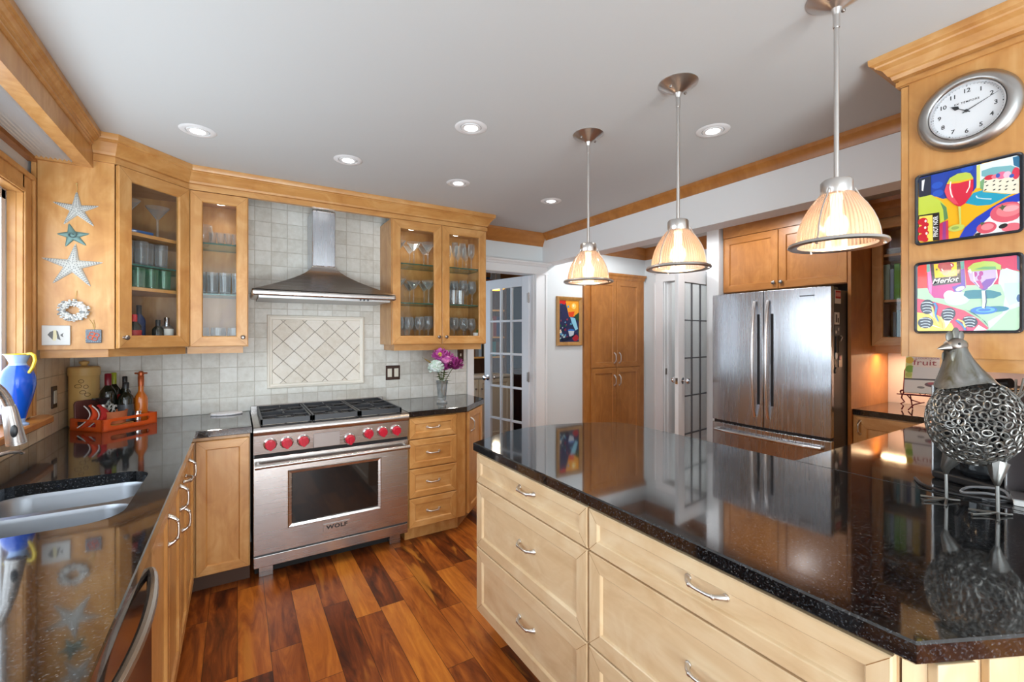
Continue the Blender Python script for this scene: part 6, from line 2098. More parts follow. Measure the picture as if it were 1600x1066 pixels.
for (cx_, cy_, ru_, rv_, ro_, tail) in ((200, 700, 0.075, 0.11, 0.0, (330, 890)), (180, 890, 0.085, 0.085, 0.4, (395, 965)), (460, 790, 0.072, 0.095, 0.2, (415, 975)), (720, 880, 0.07, 0.085, -0.5, (545, 850))):
    A.poly([q(cx_ - 60, cy_), q(*tail), q(cx_ + 70, cy_ + 20)], (226, 232, 240))
    A.ell(*q(cx_, cy_), ru_, rv_, NAV, rot=ro_)
    for k in range(4):
        yy = cy_ - 55 + 34 * k
        A.line([q(cx_ - 70 + 6 * k, yy + 10), q(cx_ - 20, yy), q(cx_ + 30, yy + 2), q(cx_ + 66 - 4 * k, yy + 16)], 0.010, (206, 220, 234))
A.line(P((290, 650), (320, 700), (300, 790), (330, 880)), 0.026, (50, 130, 196)); A.line(P((265, 700), (290, 830), (350, 920)), 0.02, (246, 222, 120))
A.line(P((365, 820), (410, 900), (415, 970)), 0.020, (246, 226, 130)); A.line(P((555, 860), (640, 930), (670, 985)), 0.022, (50, 130, 196)); A.line(P((570, 850), (640, 880), (665, 950)), 0.018, (246, 222, 120))
text_into(A.mb, 'Merlot', 0.0230, Matrix.Translation((0, -0.0003, 0)) @ face_at(*A.pt(*q(415, 384)), 0.03), A.mi((240, 240, 240)), bold=0.0004, shear=0.35)
A.mb.build('painting', A.mats, t)

# ================================================================== WIRE HEN
HX, HY = 1.888, 0.396
hz = math.atan2(0.53, -0.85)
t = thing('wire_hen', (HX, HY, CT1), hz, 'silver hen sculpture with a body of welded wire rings on the rear worktop', 'sculpture')
# local: x = towards the beak, z up
BC = Vector((-0.005, 0, 0.262)); BR = Vector((0.116, 0.100, 0.130)) 
mb = MB(); rr = random.Random(11)
NR = 300
for i in range(NR):
    z = 1 - 2 * (i + 0.5) / NR
    if z > 0.90: continue
    ph = i * 2.399963
    s_ = math.sqrt(1 - z * z)
    n0 = Vector((s_ * math.cos(ph), s_ * math.sin(ph), z))
    p = Vector((n0.x * BR.x, n0.y * BR.y, n0.z * BR.z))
    # a fuller breast, a body tapering up at the tail
    nn = Vector((n0.x / BR.x, n0.y / BR.y, n0.z / BR.z)).normalized()
    a = nn.cross(Vector((0, 0, 1)))
    a = a.normalized() if a.length > 1e-3 else Vector((1, 0, 0))
    b_ = nn.cross(a).normalized()
    th = rr.uniform(0, PI); a, b_ = a * math.cos(th) + b_ * math.sin(th), b_ * math.cos(th) - a * math.sin(th)
    r1 = 0.0112 * rr.uniform(0.95, 1.15); r2 = 0.0082 * rr.uniform(0.9, 1.1)
    mb.tube([BC + p + a * (r1 * math.cos(q)) + b_ * (r2 * math.sin(q)) for q in [2 * PI * k / 10 for k in range(10)]], 0.0025, 5, closed=True)
mb.build('body', HENM, t, smooth=True)
NECKM, _nt, _b = new_mat('hen_neck_metal')
_tc = N(_nt, 'ShaderNodeTexCoord')
_mp = N(_nt, 'ShaderNodeMapping')
_mp.inputs['Scale'].default_value = (26, 26, 9)
L(_nt, _tc.outputs['Object'], _mp.inputs['Vector'])
_nz = N(_nt, 'ShaderNodeTexNoise', inp={'Scale': 1.0, 'Detail': 4.0, 'Distortion': 0.8})
L(_nt, _mp.outputs[0], _nz.inputs['Vector'])
_r = ramp(_nt, _nz.outputs['Fac'], [(0.34, (0.10, 0.085, 0.045, 1)), (0.46, (0.17, 0.165, 0.15, 1)), (0.60, (0.24, 0.24, 0.235, 1)), (0.72, (0.34, 0.345, 0.34, 1))])
L(_nt, _r.outputs['Color'], _b.inputs['Base Color'])
_b.inputs['Metallic'].default_value = 0.9
_b.inputs['Roughness'].default_value = 0.45
mb = MB()
prof = []
rings = []
for (cx_, rx_, ry_, z) in ((0.020, 0.078, 0.066, 0.372), (0.026, 0.062, 0.055, 0.398), (0.036, 0.046, 0.042, 0.425), (0.044, 0.034, 0.032, 0.452), (0.048, 0.026, 0.025, 0.475), (0.050, 0.024, 0.022, 0.490)):
    rings.append([(cx_ + rx_ * math.cos(a), ry_ * math.sin(a), z - (0.012 * math.cos(2 * a) if z < 0.38 else 0)) for a in [2 * PI * k / 20 for k in range(20)]])
vs = [p for r in rings for p in r]; fs = []
for k in range(len(rings) - 1):
    for i in range(20):
        j = (i + 1) % 20; fs.append((k * 20 + i, k * 20 + j, (k + 1) * 20 + j, (k + 1) * 20 + i))
mb.add(vs, fs); mb.build('neck', NECKM, t, smooth=True)
HEADM = plain('hen_head_metal', (0.30, 0.27, 0.24, 1), 0.35, 1.0)
mb = MB(); mb.ell((0.052, 0, 0.492), (0.031, 0.024, 0.022), 16, 10); hd = mb.build('head', HEADM, t, smooth=True)
mb = MB(); mb.lathe([(0.014, 0.0), (0.010, 0.012), (0.0, 0.036)], 12); bk = mb.build('beak', HEADM, t, loc=(0.074, 0, 0.487), rot=(0, math.radians(100), 0), smooth=True)
for s_ in (-1, 1):
    mb = MB(); mb.ell((0.062, s_ * 0.021, 0.496), (0.004, 0.003, 0.004), 8, 6); mb.build('eye', BLACKP, t, smooth=True)
for (cx_, z, rx_, rz_) in ((0.070, 0.518, 0.013, 0.017), (0.052, 0.527, 0.012, 0.019), (0.036, 0.520, 0.010, 0.015)):
    mb = MB(); mb.ell((cx_, 0.0, z), (rx_, 0.003, rz_), 14, 8); mb.build('comb', NECKM, t, smooth=True)
for s_ in (-1, 1):
    mb = MB(); mb.ell((0.068, s_ * 0.014, 0.458), (0.013, 0.003, 0.019), 14, 8); mb.build('wattle', NECKM, t, smooth=True)
for k, (fx, fy) in enumerate(((0.030, -0.050), (-0.010, 0.060))):
    mb = MB()
    mb.tube([(fx - 0.012, fy * 0.8, 0.150), (fx + 0.004, fy, 0.105), (fx + 0.002, fy, 0.088)], [0.026, 0.012, 0.006], 10)
    mb.tube([(fx + 0.002, fy, 0.095), (fx, fy, 0.010)], 0.0045, 8)
    for an, ln in ((0.0, 0.075), (0.75, 0.060), (-0.75, 0.060), (PI, 0.040)):
        mb.tube([(fx, fy, 0.009), (fx + ln * 0.5 * math.cos(an), fy + ln * 0.5 * math.sin(an), 0.0055), (fx + ln * math.cos(an), fy + ln * math.sin(an), 0.0042)], 0.0038, 7)
    mb.build('leg', HENM, t, smooth=True)
mb = MB()
for k in range(4):
    mb.tube([(-0.115, 0.0, 0.31), (-0.150, (k - 1.5) * 0.012, 0.345 + 0.006 * k), (-0.165, (k - 1.5) * 0.02, 0.385 + 0.006 * k)], 0.003, 6)
mb.build('tail', HENM, t, smooth=True)

# ================================================================== APPLIANCES BEHIND THE HEN
SILV = plain('silver_plastic', (0.60, 0.61, 0.62, 1), 0.25, 0.85)
t = thing('coffee_maker', (2.232, 0.430, CT1), -R90 - 0.35, 'black and silver coffee maker standing behind the wire hen', 'coffee maker')
mb = MB(); mb.box(-0.105, 0.105, -0.105, 0.10, 0.0005, 0.03); mb.build('base', BLACKP, t, bevel=0.008)
mb = MB(); mb.box(-0.10, 0.10, 0.02, 0.10, 0.03, 0.33); mb.build('tower', BLACKP, t, bevel=0.012)
mb = MB(); mb.box(-0.10, 0.10, -0.095, 0.02, 0.235, 0.345); mb.build('brew_head', BLACKP, t, bevel=0.02, seg=3)
mb = MB(); mb.tube([(0.02, -0.05, 0.352), (0.09, -0.05, 0.365)], [0.018, 0.016], 12); mb.build('lid_handle', BLACKP, t, smooth=True)
mb = MB(); mb.box(-0.108, -0.100, -0.10, 0.10, 0.012, 0.34); mb.box(0.100, 0.108, -0.10, 0.10, 0.012, 0.34); mb.build('side_panel', SILV, t, bevel=0.003)
mb = MB(); mb.lathe([(0.050, 0.032), (0.066, 0.05), (0.070, 0.10), (0.060, 0.16), (0.046, 0.19), (0.050, 0.20), (0.0, 0.205)], 20, (0, -0.035, 0)); mb.build('carafe', plain('smoked_glass', (0.02, 0.022, 0.025, 1), 0.05), t, smooth=True)
mb = MB(); mb.tube([(0.0, -0.095, 0.18), (0.0, -0.135, 0.17), (0.0, -0.14, 0.10), (0.0, -0.108, 0.07)], 0.008, 8); mb.build('carafe_handle', BLACKP, t, smooth=True)
t = thing('toaster_oven', (2.72, 0.50, CT1), PI, 'black countertop oven with silver slats at the right edge behind hen', 'toaster oven')
mb = MB(); mb.box(-0.22, 0.22, 0.0, 0.20, 0.012, 0.30); mb.build('housing', BLACKP, t, bevel=0.010)
mb = MB()
for k in range(5): mb.box(0.2205, 0.224, 0.02, 0.18, 0.19 + 0.016 * k, 0.198 + 0.016 * k)
mb.build('vent', SILV, t)
mb = MB(); mb.box(-0.20, 0.12, -0.006, 0.0, 0.04, 0.26); mb.build('door', plain('smoked_door', (0.03, 0.03, 0.033, 1), 0.08), t, bevel=0.002)
mb = MB(); mb.tube([(-0.17, -0.03, 0.24), (0.09, -0.03, 0.24)], 0.007, 8); mb.tube([(-0.16, 0.0, 0.24), (-0.16, -0.03, 0.24)], 0.005, 6); mb.tube([(0.08, 0.0, 0.24), (0.08, -0.03, 0.24)], 0.005, 6); mb.build('handle', SILV, t, smooth=True)
for (x_, y_) in ((-0.19, 0.03), (0.19, 0.03), (-0.19, 0.17), (0.19, 0.17)):
    mb = MB(); mb.lathe([(0.014, 0.0003), (0.014, 0.013)], 10, (x_, y_, 0)); mb.build('foot', BLACKP, t)
# cords lying on the worktop
def cord(name, pts, r, label, mat):
    Q = []
    for i in range(len(pts) - 1):
        p0, p1, p2, p3 = [Vector(pts[max(0, min(len(pts) - 1, i + k))]) for k in (-1, 0, 1, 2)]
        for q in range(8):
            u = q / 8
            Q.append(0.5 * ((2 * p1) + (p2 - p0) * u + (2 * p0 - 5 * p1 + 4 * p2 - p3) * u * u + (3 * p1 - p0 - 3 * p2 + p3) * u ** 3))
    Q.append(Vector(pts[-1]))
    o0 = Q[0].copy()
    o = MB().tube([p - o0 for p in Q], r, 8).build(name, mat, loc=o0, smooth=True)
    return tag(o, label, 'cord')
zc = CT1 + 0.0058
cord('power_cord', [(2.085, 0.585, zc), (2.01, 0.54, zc), (1.98, 0.46, zc), (2.02, 0.37, zc), (2.08, 0.31, zc), (2.16, 0.287, zc)], 0.0052, 'thick black cord curving in front of the coffee maker', BLACKP)
cord('power_cord', [(2.00, 0.40, zc - 0.001), (2.04, 0.35, zc - 0.001), (2.075, 0.37, zc + 0.022), (2.065, 0.44, zc + 0.012), (2.025, 0.45, zc - 0.001), (2.03, 0.39, zc + 0.012), (2.07, 0.325, zc), (2.12, 0.288, zc)], 0.0042, 'thin looped grey cord between the hen and coffee maker', plain('grey_cord', (0.20, 0.20, 0.21, 1), 0.4))
t = thing('notebook', (2.075, 0.318, CT1), 0.25, 'small white notebook at the right edge beside the hen', 'notebook')
mb = MB(); mb.box(-0.05, 0.05, -0.03, 0.03, 0.0005, 0.018); mb.build('pages', PAPER, t, bevel=0.002)
mb = MB(); mb.box(-0.052, 0.052, -0.031, 0.031, 0.018, 0.021); mb.build('cover', SILV, t)

# ================================================================== COOKBOOK ON ITS STAND
ST = (3.985, 1.045)
t = thing('cookbook_stand', (ST[0], ST[1], CT1), -R90 + 0.12, 'dark red wrought iron cookbook stand with scrolls beside the fridge panel', 'stand')
REDI = plain('dark_red_iron', srgb(104, 22, 48), 0.35, 0.2)
mb = MB()
lean = math.radians(16)
def B(x, h, o=0.0):   # a point on the leaning back, h along it
    return (x, 0.015 + h * math.sin(lean) - o * math.cos(lean), 0.112 + h * math.cos(lean))
for s_ in (-1, 1):
    x = s_ * 0.135
    mb.tube([B(x, 0.0), B(x, 0.17), (B(x - s_ * 0.012, 0.195)), B(x - s_ * 0.03, 0.190)], 0.0045, 8)
    mb.tube([(x, -0.02, 0.112), (x + s_ * 0.004, -0.022, 0.085), (x - s_ * 0.012, -0.022, 0.06), (x + s_ * 0.008, -0.022, 0.045), (x - s_ * 0.006, -0.022, 0.03), (x + s_ * 0.004, -0.022, 0.0045)], 0.0045, 8)
    mb.tube([(x + 0.014 * math.cos(a) * (1 - i / 26), -0.024, 0.128 + 0.016 * math.sin(a) * (1 - i / 26)) for i, a in enumerate([PI * 0.25 * k for k in range(14)])], 0.003, 6)
    mb.tube([(s_ * 0.11, -0.02, 0.108), (s_ * 0.085, -0.02, 0.075), (s_ * 0.04, -0.02, 0.062), (0.0 + s_ * 0.02, -0.02, 0.066)], 0.004, 8)
    mb.tube([(s_ * 0.03, -0.02, 0.064), (s_ * 0.075, -0.02, 0.045), (s_ * 0.105, -0.02, 0.0045)], 0.004, 8)
    mb.tube([B(s_ * 0.10, 0.0), (s_ * 0.10, 0.10, 0.0045)], 0.004, 8)
mb.tube([(-0.165, -0.022, 0.112), (0.165, -0.022, 0.112)], 0.005, 8)
mb.tube([(-0.135, 0.015, 0.112), (0.135, 0.015, 0.112)], 0.0045, 8)
for x in (-0.135, 0.0, 0.135): mb.tube([(x, -0.022, 0.112), (x, 0.015, 0.112)], 0.004, 6)
mb.tube([(0.03 + 0.018 * math.cos(a), -0.024, 0.135 + 0.02 * math.sin(a)) for a in [2 * PI * k / 14 for k in range(14)]], 0.0028, 6, closed=True)
mb.tube([(-0.03 + 0.018 * math.cos(a), -0.024, 0.135 + 0.02 * math.sin(a)) for a in [2 * PI * k / 14 for k in range(14)]], 0.0028, 6, closed=True)
mb.build('frame', REDI, t, smooth=True)
t = thing('cookbook', (ST[0], ST[1], CT1 + 0.1175), -R90 + 0.12, 'cookbook with fruit on a pale cover displayed on the iron stand', 'book')
mb = MB(); mb.T = Matrix.Translation((0, 0.006, 0.002)) @ Matrix.Rotation(-lean, 4, 'X')
mb.box(-0.125, 0.125, -0.016, 0.0, 0.0, 0.262)
mb.build('book_block', plain('pale_cover', srgb(240, 238, 234), 0.4), t, bevel=0.001)
A = Art(0.246, 0.258, 0.0); A.mb.T = Matrix.Translation((0, 0.006, 0.133)) @ Matrix.Rotation(-lean, 4, 'X') @ Matrix.Translation((0, -0.0164, 0))
A.poly([(0.1, 0), (1, 0), (1, 0.31), (0.1, 0.31)], (246, 238, 234)); A.poly([(0, 0), (0.13, 0), (0.16, 0.4), (0.15, 0.62), (0, 0.62)], (226, 232, 150))
for (u, v, r_, c_) in ((0.08, 0.12, 0.09, (232, 200, 70)), (0.10, 0.36, 0.10, (140, 190, 70)), (0.08, 0.52, 0.07, (196, 214, 110))): A.ell(u, v, r_, r_, c_)
A.poly([(0.16, 0.30), (1, 0.30), (1, 0.62), (0.16, 0.62)], (236, 240, 244)); A.poly([(0, 0.62), (1, 0.60), (1, 0.64), (0, 0.66)], (96, 100, 108))
A.poly([(0.0, 0.66), (1, 0.64), (1, 1), (0, 1)], (236, 238, 238)); A.ell(0.62, 0.76, 0.20, 0.07, (120, 96, 104)); A.ell(0.62, 0.73, 0.14, 0.04, (186, 110, 120)); A.ell(0.35, 0.85, 0.08, 0.03, (140, 140, 140))
text_into(A.mb, 'fruit', 0.056, Matrix.Translation((0, -0.0006, 0)) @ face_at(*A.pt(0.40, 0.18)) @ Matrix.Diagonal((1.25, 1, 1, 1)), A.mi((176, 96, 106)), bold=0.0002)
text_into(A.mb, 'A COOK\'S BOOK', 0.016, Matrix.Translation((0, -0.0006, 0)) @ face_at(*A.pt(0.45, 0.06)), A.mi((176, 96, 106)))
A.mb.build('cover_print', A.mats, t)

# ================================================================== BOOKS AND THINGS IN THE BOOKSHELF CABINET
def book(x, y, z, th, h, d, col, label, cat='book', lean=0.0, rz=-R90, group='books in the glass cabinet beside the fridge'):
    t = thing('book', (x, y, z), rz, label, cat, group)
    T = Matrix.Rotation(lean, 4, 'Y')
    mb = MB(); mb.T = T; mb.box(0.002, th - 0.002, 0.003, d - 0.003, 0.002, h - 0.002); mb.build('pages', PAPER, t)
    mb = MB(); mb.T = T; mb.box(0, th, 0, 0.003, 0, h); mb.box(0, 0.002, 0.003, d, 0, h); mb.box(th - 0.002, th, 0.003, d, 0, h); mb.build('cover', col, t)
    return t
bcols = {'pale grey-green': (146, 166, 150), 'pale blue': (150, 176, 204), 'bright green': (112, 178, 50), 'lime green': (150, 196, 70), 'white': (220, 220, 214), 'dark blue': (40, 60, 110), 'teal': (40, 120, 130), 'grey': (120, 124, 130), 'yellow': (222, 186, 60)}
BM = {k: plain('cover_' + k.replace(' ', '_'), srgb(*v), 0.45) for k, v in bcols.items()}
yy = 1.3845 - 0.024
for (k, th, h, what) in (('pale grey-green', 0.052, 0.262, 'thick pale grey-green book at the left end of the middle shelf'), ('pale blue', 0.020, 0.225, 'thin pale blue book second from left on the middle shelf'), ('bright green', 0.030, 0.262, 'bright green book third from left on the middle shelf'), ('lime green', 0.034, 0.250, 'lime green book fourth from left on the middle shelf'), ('white', 0.03, 0.24, 'white book fifth from left on the middle shelf'), ('yellow', 0.04, 0.25, 'yellow book at the right of the middle shelf')):
    yy -= 0.003
    book(4.085, yy - 0.016, 1.356 + 0.3435, th, h, 0.19, BM[k], what + ' by fridge')
    yy -= th
yy = 1.3845 - 0.085
for i, (k, th, h) in enumerate((('grey', 0.016, 0.235), ('teal', 0.018, 0.25), ('white', 0.014, 0.24), ('grey', 0.018, 0.245), ('dark blue', 0.022, 0.23), ('white', 0.02, 0.245), ('teal', 0.024, 0.24))):
    yy -= 0.003
    book(4.12, yy - 0.016, 1.356 + 0.0185, th, h, 0.16, BM[k], f'thin {k} book, {ORD[i]} from left on the bottom shelf beside the fridge')
    yy -= th
t = thing('china_stack', (4.16, 1.285, 1.356 + 0.6785), 0, 'small stack of white china on the top shelf beside the fridge', 'china')
mb = MB()
for k in range(4): mb.lathe([(0.03, 0.001 + 0.012 * k), (0.052, 0.010 + 0.012 * k), (0.052, 0.013 + 0.012 * k), (0.0, 0.006 + 0.012 * k)], 18)
mb.build('plates', PAPER, t, smooth=True, sharp=40)
for i, (y_, c_, nm) in enumerate(((1.335, 'pink', (200, 140, 160)), (1.295, 'pale green', (150, 190, 170)), (1.255, 'white', (220, 220, 220)))):
    t = thing('ornament', (4.085, y_, 1.356 + 0.0185), 0, f'tiny {c_} ornament in front on the bottom shelf beside the fridge', 'ornament', 'ornaments in the bookshelf cabinet')
    mb = MB(); mb.lathe([(0.012, 0.0005), (0.016, 0.01), (0.012, 0.03), (0.006, 0.038), (0.010, 0.05), (0, 0.058)], 12); mb.build('figure', plain('ornament_%d' % i, srgb(*nm), 0.4), t, smooth=True)

# ================================================================== PICTURE IN THE HALL
t = thing('framed_picture', (2.906, YB - 0.0005, 1.583), 0, 'small framed colourful village sunset painting in a gilt wood frame by the pantry', 'picture')
mb = MB()
w, h = 0.332, 0.502
rings = [[(-w / 2 + d, -o, -h / 2 + d), (w / 2 - d, -o, -h / 2 + d), (w / 2 - d, -o, h / 2 - d), (-w / 2 + d, -o, h / 2 - d)] for d, o in ((0, 0.001), (0, 0.022), (0.006, 0.028), (0.020, 0.024), (0.038, 0.014), (0.038, 0.006))]
for k in range(5):
    for i in range(4):
        j = (i + 1) % 4
        mb.add([rings[k][i], rings[k][j], rings[k + 1][j], rings[k + 1][i]], [(0, 1, 2, 3)], 0)
mb.build('frame', wood('gilt_frame', srgb(150, 104, 50), srgb(176, 128, 66), srgb(198, 152, 88)), t)
A = Art(0.258, 0.428, -0.007)
A.poly([(0, 0), (1, 0), (1, 1), (0, 1)], (40, 44, 84))
A.poly([(0.3, 0), (1, 0), (1, 0.36), (0.5, 0.40)], (240, 160, 40)); A.poly([(0.0, 0), (0.34, 0), (0.30, 0.1), (0.0, 0.08)], (214, 34, 30)); A.ell(0.74, 0.13, 0.12, 0.07, (252, 214, 110)); A.ell(0.72, 0.12, 0.05, 0.03, (255, 240, 200)); A.poly([(0.45, 0.28), (0.78, 0.26), (0.7, 0.40), (0.5, 0.38)], (226, 70, 30))
rr = random.Random(12)
pal = [(24, 34, 70), (40, 90, 130), (170, 200, 200), (30, 90, 70), (180, 50, 60), (90, 150, 190), (230, 220, 200), (120, 40, 70), (20, 60, 60)]
for i in range(46):
    u = rr.uniform(0.0, 0.45) if i < 20 else rr.uniform(0, 1); v = rr.uniform(0.08, 1) if i < 20 else rr.uniform(0.45, 1)
    s_ = rr.uniform(0.03, 0.10); A.poly([(u, v), (u + s_, v - 0.02), (u + s_ * 1.1, v + s_ * 0.5), (u - 0.01, v + s_ * 0.4)], pal[i % len(pal)])
A.poly([(0.55, 0.40), (0.80, 0.42), (0.95, 0.68), (0.82, 0.72), (0.62, 0.52)], (140, 200, 224)); A.ell(0.60, 0.72, 0.17, 0.035, (40, 110, 190)); A.poly([(0.45, 0.73), (0.76, 0.73), (0.70, 0.87), (0.50, 0.86)], (196, 206, 214)); A.poly([(0.78, 0.36), (1, 0.28), (1, 0.5), (0.84, 0.44)], (34, 70, 40))
A.ell(0.82, 0.9, 0.16, 0.08, (170, 36, 50)); A.poly([(0.05, 0.92), (0.6, 0.86), (0.9, 0.78), (0.6, 0.93), (0.2, 1.0)], (22, 30, 56))
A.mb.build('painting', A.mats, t)

# ================================================================== PENDANT LAMPS
def pendant(x, y, label):
    t = thing('pendant_lamp', (x, y, H), 0, label, 'pendant lamp', 'pendant lamps over the island')
    mb = MB(); mb.lathe([(0.0, -0.062), (0.008, -0.060), (0.014, -0.040), (0.040, -0.026), (0.066, -0.010), (0.076, -0.003), (0.076, 0.0)], 28); mb.build('canopy', NICKEL, t, smooth=True)
    mb = MB(); mb.ell((0.045, 0.0, -0.026), (0.006, 0.006, 0.006), 8, 6); mb.ell((-0.045, 0.0, -0.026), (0.006, 0.006, 0.006), 8, 6); mb.build('canopy_screw', PEWTER, t, smooth=True)
    mb = MB(); mb.lathe([(0.009, -0.095), (0.009, -0.055)], 12); mb.lathe([(0.0065, -0.560), (0.0065, -0.09)], 12); mb.build('stem', NICKEL, t, smooth=True, sharp=50)
    zc = 1.850 - H
    mb = MB(); mb.lathe([(0.0, zc + 0.046), (0.036, zc + 0.044), (0.040, zc + 0.038), (0.040, zc + 0.004), (0.036, zc - 0.002)], 28); mb.build('cap', NICKEL, t, smooth=True, sharp=40)
    zb = 1.706 - H
    pr = []
    for i in range(13):
        s_ = i / 12
        pr.append((0.042 + 0.058 * (1 - (1 - s_) ** 2.1), zc + 0.002 + (zb - zc) * s_))
    mb = MB(); mb.lathe(pr, 120, rib=0.022, caps=False); mb.build('shade', RIBBED, t, smooth=True, sharp=80)
    mb = MB(); mb.lathe([(0.098, zb + 0.004), (0.103, zb + 0.007), (0.107, zb + 0.003), (0.112, zb + 0.006), (0.116, zb + 0.001), (0.121, zb + 0.003), (0.1235, zb - 0.004), (0.118, zb - 0.008), (0.098, zb - 0.004), (0.098, zb + 0.004)], 48, caps=False); mb.build('ring', NICKEL, t, smooth=True, sharp=60)
    for k in range(3):
        mb = MB()
        a = math.radians(-62) + k * 2 * PI / 3
        P_ = [((r_ + 0.004) * math.cos(a), (r_ + 0.004) * math.sin(a), z) for r_, z in [(0.040, zc + 0.014)] + pr[1::2] + [(0.106, zb + 0.003), (0.108, zb - 0.010)]]
        mb.tube(P_, [0.0022] * (len(P_) - 1) + [0.0040], 8)
        mb.build('cage_wire', NICKEL, t, smooth=True)
    mb = MB(); mb.ell((0, 0, zc - 0.090), (0.030, 0.030, 0.038), 16, 12); mb.lathe([(0.014, zc - 0.065), (0.016, zc + 0.0)], 12); mb.build('bulb', BULBM, t, smooth=True)
    b_ = bulb('pendant_bulb', (x, y, H + zc - 0.138), 1.1); b_.data.shadow_soft_size = 0.03
pendant(1.487, 1.668, 'far glass pendant lamp over the island, nearest the french door')
pendant(1.490, 1.142, 'middle of the three glass pendant lamps over the island')
pendant(1.503, 0.600, 'near glass pendant lamp over the island, beside the clock')

# ================================================================== RECESSED CEILING LIGHTS
def downlight(x, y, label, lit=True, pw=11):
    t = thing('recessed_light', (x, y, H), 0, label, 'ceiling light', 'recessed ceiling lights')
    mb = MB(); mb.lathe([(0.050, -0.001), (0.052, -0.005), (0.068, -0.006), (0.078, -0.001)], 32, caps=False); mb.build('trim_ring', WHITE, t, smooth=True, sharp=50)
    mb = MB(); mb.lathe([(0.030, -0.0015), (0.034, -0.006), (0.046, -0.006), (0.048, -0.001)], 28, caps=False); mb.build('eyeball', WHITE, t, smooth=True)
    mb = MB(); mb.lathe([(0.0, -0.004), (0.031, -0.003)], 24, caps=False); mb.build('lens', DLM, t)
    spot('downlight', (x, y, H - 0.012), pw)
downlight(-0.165, 2.649, 'recessed ceiling light at the left above the corner cabinet')
downlight(0.537, 2.636, 'recessed ceiling light straight in front of the hood')
downlight(0.956, 1.910, 'recessed ceiling light in the middle of the ceiling')
downlight(1.234, 2.651, 'recessed ceiling light in front of the double glass cabinet')
downlight(1.985, 2.638, 'recessed ceiling light nearest the french door')
downlight(1.977, 1.314, 'recessed ceiling light right of the middle pendant lamp')
# unseen hall lamps added to brighten it, dining room lamp, the lamp under the cabinet beside the fridge
for hy_, hl_ in ((2.95, 'added unseen hall ceiling light in front of the pantry cabinet'), (1.95, 'added unseen hall ceiling light between the beam and the fridge')):
    downlight(3.15, hy_, hl_, pw=0.01)
    spot('hall_fill_spot', (3.15, hy_, H - 0.012), 25, (0.96, 0.98, 1.0), 174, 0.3, 0.045)
bulb('closet_fill_light', (4.9, 3.0, 2.25), 7, (1.0, 0.97, 0.94), 0.08)  # unseen light added behind the hall door, without a fixture
bulb('dining_lamp', (2.72, 4.75, 1.80), 4, (1.0, 0.80, 0.55), 0.08)
area('dining_side_light', (1.05, 5.0, 1.5), (0, -PI / 2, 0), 1.2, 1.6, 9, (0.80, 0.90, 1.0))  # cool area light in front of the solid side wall
area('under_cabinet_lamp', (4.135, 1.20, 1.300), (0, 0, 0), 0.05, 0.30, 3.0, (1.0, 0.66, 0.36))
bulb('under_cabinet_puck', (2.62, 0.36, 1.300), 0.8, (1.0, 0.66, 0.36), 0.015)
bulb('under_cabinet_puck', (3.6, 0.40, 1.300), 2.4, (1.0, 0.80, 0.58), 0.02)

# ================================================================== DINING ROOM SEEN THROUGH THE DOOR
t = thing('bookcase', (2.25, 5.30, 0), 0, 'wooden bookcase with cream base cupboards and books in the dining room', 'bookcase')
CREAM = plain('cream_paint', srgb(226, 216, 196), 0.5)
BW = 1.02
mb = MB(); mb.box(0, BW, 0.0, 0.40, 0.001, 0.86); mb.build('base_cupboard', CREAM, t)
for i in range(2):
    d = panel_front(0.01 + 0.505 * i, 0.505 + 0.505 * i, 0.06, 0.84).build('door', [CREAM, CREAM, CREAM], t)
    knob(d, 0.46 if i == 0 else 0.55, -0.021, 0.72)
mb = MB(); mb.box(-0.01, BW + 0.01, -0.03, 0.40, 0.86, 0.89); mb.build('counter', PAPER, t, bevel=0.003)
mb = MB()
mb.box(0, 0.03, 0.10, 0.40, 0.89, 2.12); mb.box(BW - 0.03, BW, 0.10, 0.40, 0.89, 2.12); mb.box(0.03, BW - 0.03, 0.38, 0.40, 0.89, 2.12)
mb.box(-0.03, BW + 0.03, 0.05, 0.40, 2.12, 2.18); mb.box(-0.05, BW + 0.05, 0.02, 0.40, 2.18, 2.21)
mb.build('frame', WALNUT, t)
for z in (1.12, 1.40, 1.78):
    mb = MB(); mb.box(0.03, BW - 0.03, 0.11, 0.38, z, z + 0.022); mb.build('shelf', PINE, t)
rr = random.Random(21)
names = ['dark blue', 'grey', 'white', 'teal', 'pale blue', 'dark red', 'brown', 'black']
BM['dark red'] = plain('cover_dark_red', srgb(120, 34, 40), 0.5); BM['brown'] = plain('cover_brown', srgb(96, 66, 44), 0.5); BM['black'] = plain('cover_black', (0.03, 0.03, 0.03, 1), 0.5)
for sh, z, hh in (('middle', 1.1425, 0.22), ('upper', 1.4225, 0.30)):
    x_ = 2.66; k = 0
    while x_ < 3.17:
        th = rr.uniform(0.032, 0.055); c_ = names[(k * 3 + (sh == 'upper') * 2) % 8]
        book(x_, 5.43, z, th, hh * rr.uniform(0.82, 0.98), 0.18, BM[c_], f'{c_} book, {ORD[k]} from left, {sh} shelf of the dining room bookcase', rz=0, group=f'books on the {sh} shelf of the dining room bookcase')
        x_ += th + 0.002; k += 1
t = thing('mantel_clock', (2.52, 5.42, 1.8025), 0, 'small arched dark clock on the top shelf of the dining room bookcase', 'clock')
mb = MB(); mb.T = Matrix.Rotation(PI / 2, 4, 'X'); mb.prism([(-0.09, 0.0005), (0.09, 0.0005)] + [(0.09 * math.cos(a), 0.13 + 0.09 * math.sin(a)) for a in [PI * i / 12 for i in range(13)]], -0.05, 0.0); mb.build('case', WALNUT, t)
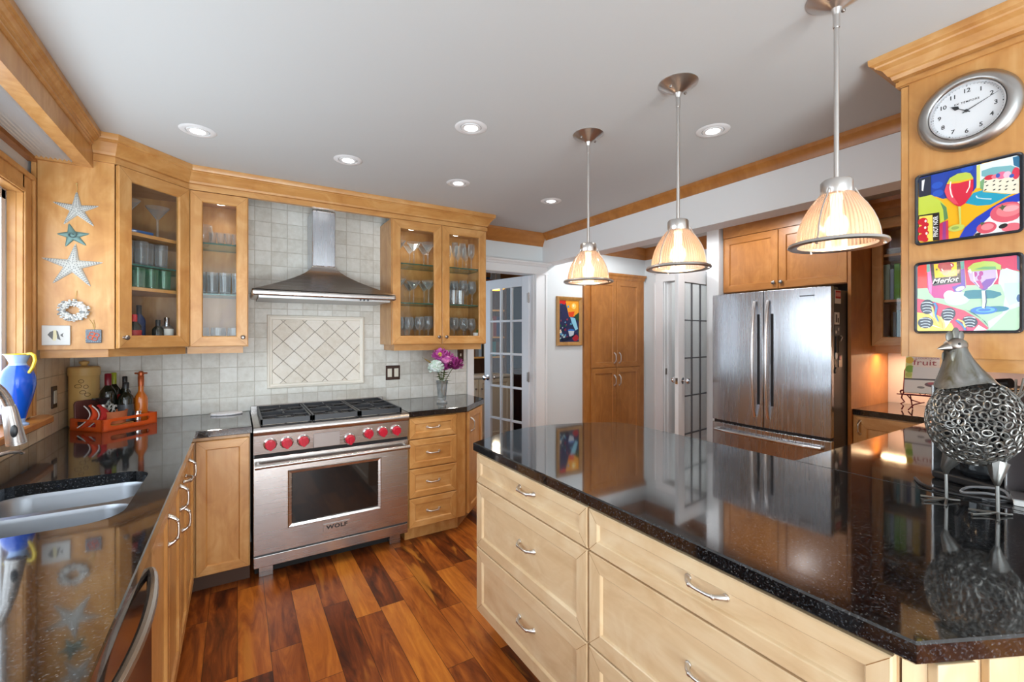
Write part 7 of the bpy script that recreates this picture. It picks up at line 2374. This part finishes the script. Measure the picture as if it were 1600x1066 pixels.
mb = MB(); mb.T = Matrix.Translation((0, 0, 0.13)) @ Matrix.Rotation(PI / 2, 4, 'X'); mb.lathe([(0.07, 0.0), (0.07, 0.004), (0, 0.005)], 24); mb.build('dial', CREAM, t)
mb = MB()
mb.box(3.345, 3.475, 5.955, 5.9995, 0.0, H - 0.16); mb.box(3.33, 3.49, 5.945, 5.9995, H - 0.30, H - 0.001); mb.box(3.365, 3.385, 5.945, 5.956, 0.2, H - 0.35); mb.box(3.40, 3.42, 5.945, 5.956, 0.2, H - 0.35); mb.box(3.435, 3.455, 5.945, 5.956, 0.2, H - 0.35)
struct(mb, 'trim_11', WHITE, bevel=0.002)
mb = MB(); mb.box(1.001, 5.599, 5.985, 5.9995, H - 0.10, H - 0.001); struct(mb, 'trim_12', HONEY_H)
t = thing('sideboard', (3.55, 5.30, 0), 0, 'dark wooden sideboard against the blue dining room wall', 'sideboard')
mb = MB(); mb.box(0, 1.3, 0.0, 0.45, 0.08, 0.90); mb.box(0.03, 1.27, 0.02, 0.43, 0.0, 0.08); mb.build('body', WALNUT, t, bevel=0.003)
for i in range(3):
    d = panel_front(0.02 + 0.425 * i, 0.43 + 0.425 * i, 0.12, 0.86).build('door', [WALNUT, WALNUT, WALNUT], t)
    knob(d, 0.225 + 0.425 * i, -0.021, 0.70)
mb = MB(); mb.box(-0.02, 1.32, -0.03, 0.46, 0.90, 0.93); mb.build('top', WALNUT, t, bevel=0.004)
t = thing('glass_decanter', (3.75, 5.50, 0.9305), 0, 'clear glass decanter on the dining room sideboard', 'decanter')
mb = MB(); mb.lathe([(0.0, 0.001), (0.07, 0.001), (0.085, 0.06), (0.07, 0.14), (0.03, 0.19), (0.028, 0.25), (0.04, 0.262), (0.036, 0.262), (0.025, 0.25), (0.026, 0.19), (0, 0.12)], 18, caps=False); mb.build('body', CRYSTAL, t, smooth=True)
t = thing('dining_chandelier', (2.72, 4.75, H - 0.15), 0, 'amber glass ceiling bowl lamp glowing in the dining room', 'ceiling lamp')
mb = MB(); mb.lathe([(0.05, 0.12), (0.06, 0.15)], 16); mb.lathe([(0.008, -0.29), (0.008, 0.13)], 10); mb.build('stem', PEWTER, t, smooth=True)
mb = MB(); mb.lathe([(0.0, -0.30), (0.06, -0.295), (0.13, -0.265), (0.17, -0.21), (0.165, -0.205), (0.12, -0.255), (0.0, -0.288)], 28, caps=False); mb.build('bowl', AMBER, t, smooth=True)
